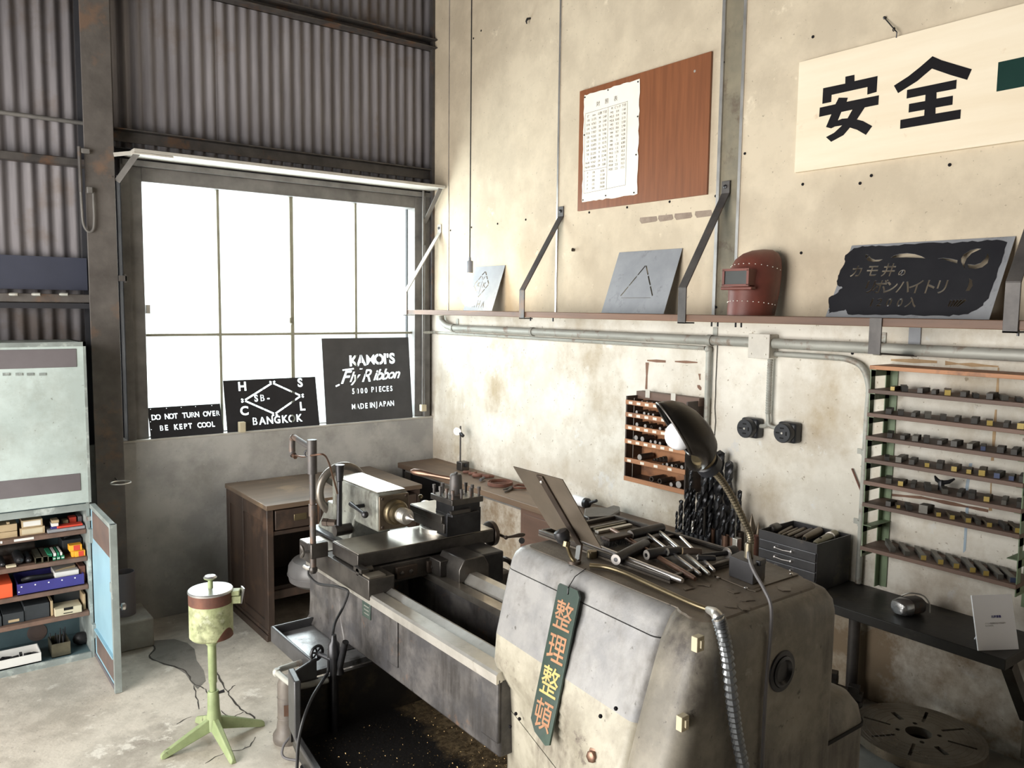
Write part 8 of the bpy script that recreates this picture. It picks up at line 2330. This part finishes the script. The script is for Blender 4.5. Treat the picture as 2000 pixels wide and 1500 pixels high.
# winged holder among the bits
q = P(1660 + 840 * 0.2133, 935, 'x', -0.07)
wg = thing('winged_holder', V(-0.07, q.y, GZ[5]), 'dark winged tool holder standing out on shelf board five of the green rack', 'tool holder')
MB().tube([V(-0.07, q.y, GZ[5] + 0.0245), V(-0.06, q.y + 0.02, GZ[5] + 0.03), V(-0.05, q.y + 0.032, GZ[5] + 0.04)], [0.008, 0.007, 0.003], 8).build('wing', 'iron_black', wg)
MB().tube([V(-0.07, q.y, GZ[5] + 0.0245), V(-0.06, q.y - 0.02, GZ[5] + 0.03), V(-0.05, q.y - 0.034, GZ[5] + 0.042)], [0.008, 0.007, 0.003], 8).build('wing', 'iron_black', wg)
MB().lathe([(0.010, 0.0005), (0.010, 0.026), (0.006, 0.034), (0, 0.035)], V(-0.07, q.y, GZ[5]), n=12).build('stem', 'iron_black', wg)

# ================================================================== plinth, chuck and face plate by the wall
MB().box((-0.60, -4.9, 0.0), (-0.002, -2.95, 0.285)).build('concrete_plinth', 'stone', bev=0.012, label='low stained concrete plinth along the foot of the right wall', cat='plinth')
fc_ = V(-0.284, -3.472, 0)
fpl = thing('face_plate', V(fc_.x, fc_.y, 0.2855), 'large round lathe face plate with slots lying by the wall', 'face plate')
R2 = 0.2
hl = [[(0.040 * math.cos(2 * PI * k / 28), 0.040 * math.sin(2 * PI * k / 28)) for k in range(28)]]
for k in range(8):
    a = k * PI / 4 + 0.30
    d_ = V(math.cos(a), math.sin(a)) if False else Vector((math.cos(a), math.sin(a)))
    wd_ = 0.018 if k % 4 == 1 else 0.010
    hl.append(quad(d_ * 0.085, d_ * (0.135 if k % 4 == 1 else 0.168), wd_))
for k in range(4):
    a = k * PI / 2 + 0.62
    hl.append([(0.062 * math.cos(a) + 0.008 * math.cos(2 * PI * j / 12), 0.062 * math.sin(a) + 0.008 * math.sin(2 * PI * j / 12)) for j in range(12)])
ou = [(R2 * math.cos(2 * PI * k / 72), R2 * math.sin(2 * PI * k / 72)) for k in range(72)]
vs, fs = cut_plate(ou, hl, 0.028)
MB().add([V(fc_.x + q.x, fc_.y + q.z, 0.382 - q.y) for q in vs], fs).build('disc', 'faceplate', fpl, bev=0)
for r_ in (0.19, 0.178, 0.16, 0.143, 0.12, 0.1):
    MB().torus(V(fc_.x, fc_.y, 0.3818), (0, 0, 1), r_, 0.0005, 64, 4).build('turned_ring', 'iron_brown', fpl)
MB().lathe([(0.0, 0), (0.09, 0), (0.09, 0.03), (0.075, 0.068), (0.05, 0.068), (0.05, 0.01), (0, 0.01)], V(fc_.x, fc_.y, 0.2857), n=32).build('hub', 'iron_brown', fpl)
# dismounted chuck lying behind the lathe
cc_ = V(-0.30, -3.20, 0)
cx4 = P(1650, 1330, 'z', 0.43)
ck = thing('four_jaw_chuck', V(cx4.x - 0.045, cx4.y + 0.03, 0.2855), 'dark four-jaw chuck lying on the plinth behind the headstock', 'chuck')
o4 = V(cx4.x - 0.045, cx4.y + 0.03, 0.2857)
MB().lathe([(0, 0), (0.095, 0), (0.11, 0.012), (0.11, 0.088), (0.1, 0.098), (0.03, 0.098), (0.03, 0.06), (0, 0.06)], o4, n=36).build('body', 'iron_black', ck)
for k in range(4):
    a = k * PI / 2 + 0.4
    d_ = V(math.cos(a), math.sin(a), 0)
    MB().bar(o4 + d_ * 0.035 + V(0, 0, 0.112), o4 + d_ * 0.11 + V(0, 0, 0.112), 0.03, 0.028).bar(o4 + d_ * 0.06 + V(0, 0, 0.137), o4 + d_ * 0.1 + V(0, 0, 0.137), 0.03, 0.024).build('jaw', 'iron_worn', ck, bev=0.002)
bt_ = P(1632, 1335, 'z', 0.43)
sb = V(bt_.x + 0.02, bt_.y, 0)
MB().tube([o4 + V(-0.045, 0.035, 0.098), o4 + V(-0.045, 0.035, 0.15)], 0.008, 10).build('key_bolt', 'iron_worn', ck)
MB().lathe([(0.014, 0), (0.014, 0.012), (0.010, 0.014)], o4 + V(-0.045, 0.035, 0.148), (0, 0, 1), 6).build('bolt_head', 'steel_bright', ck)
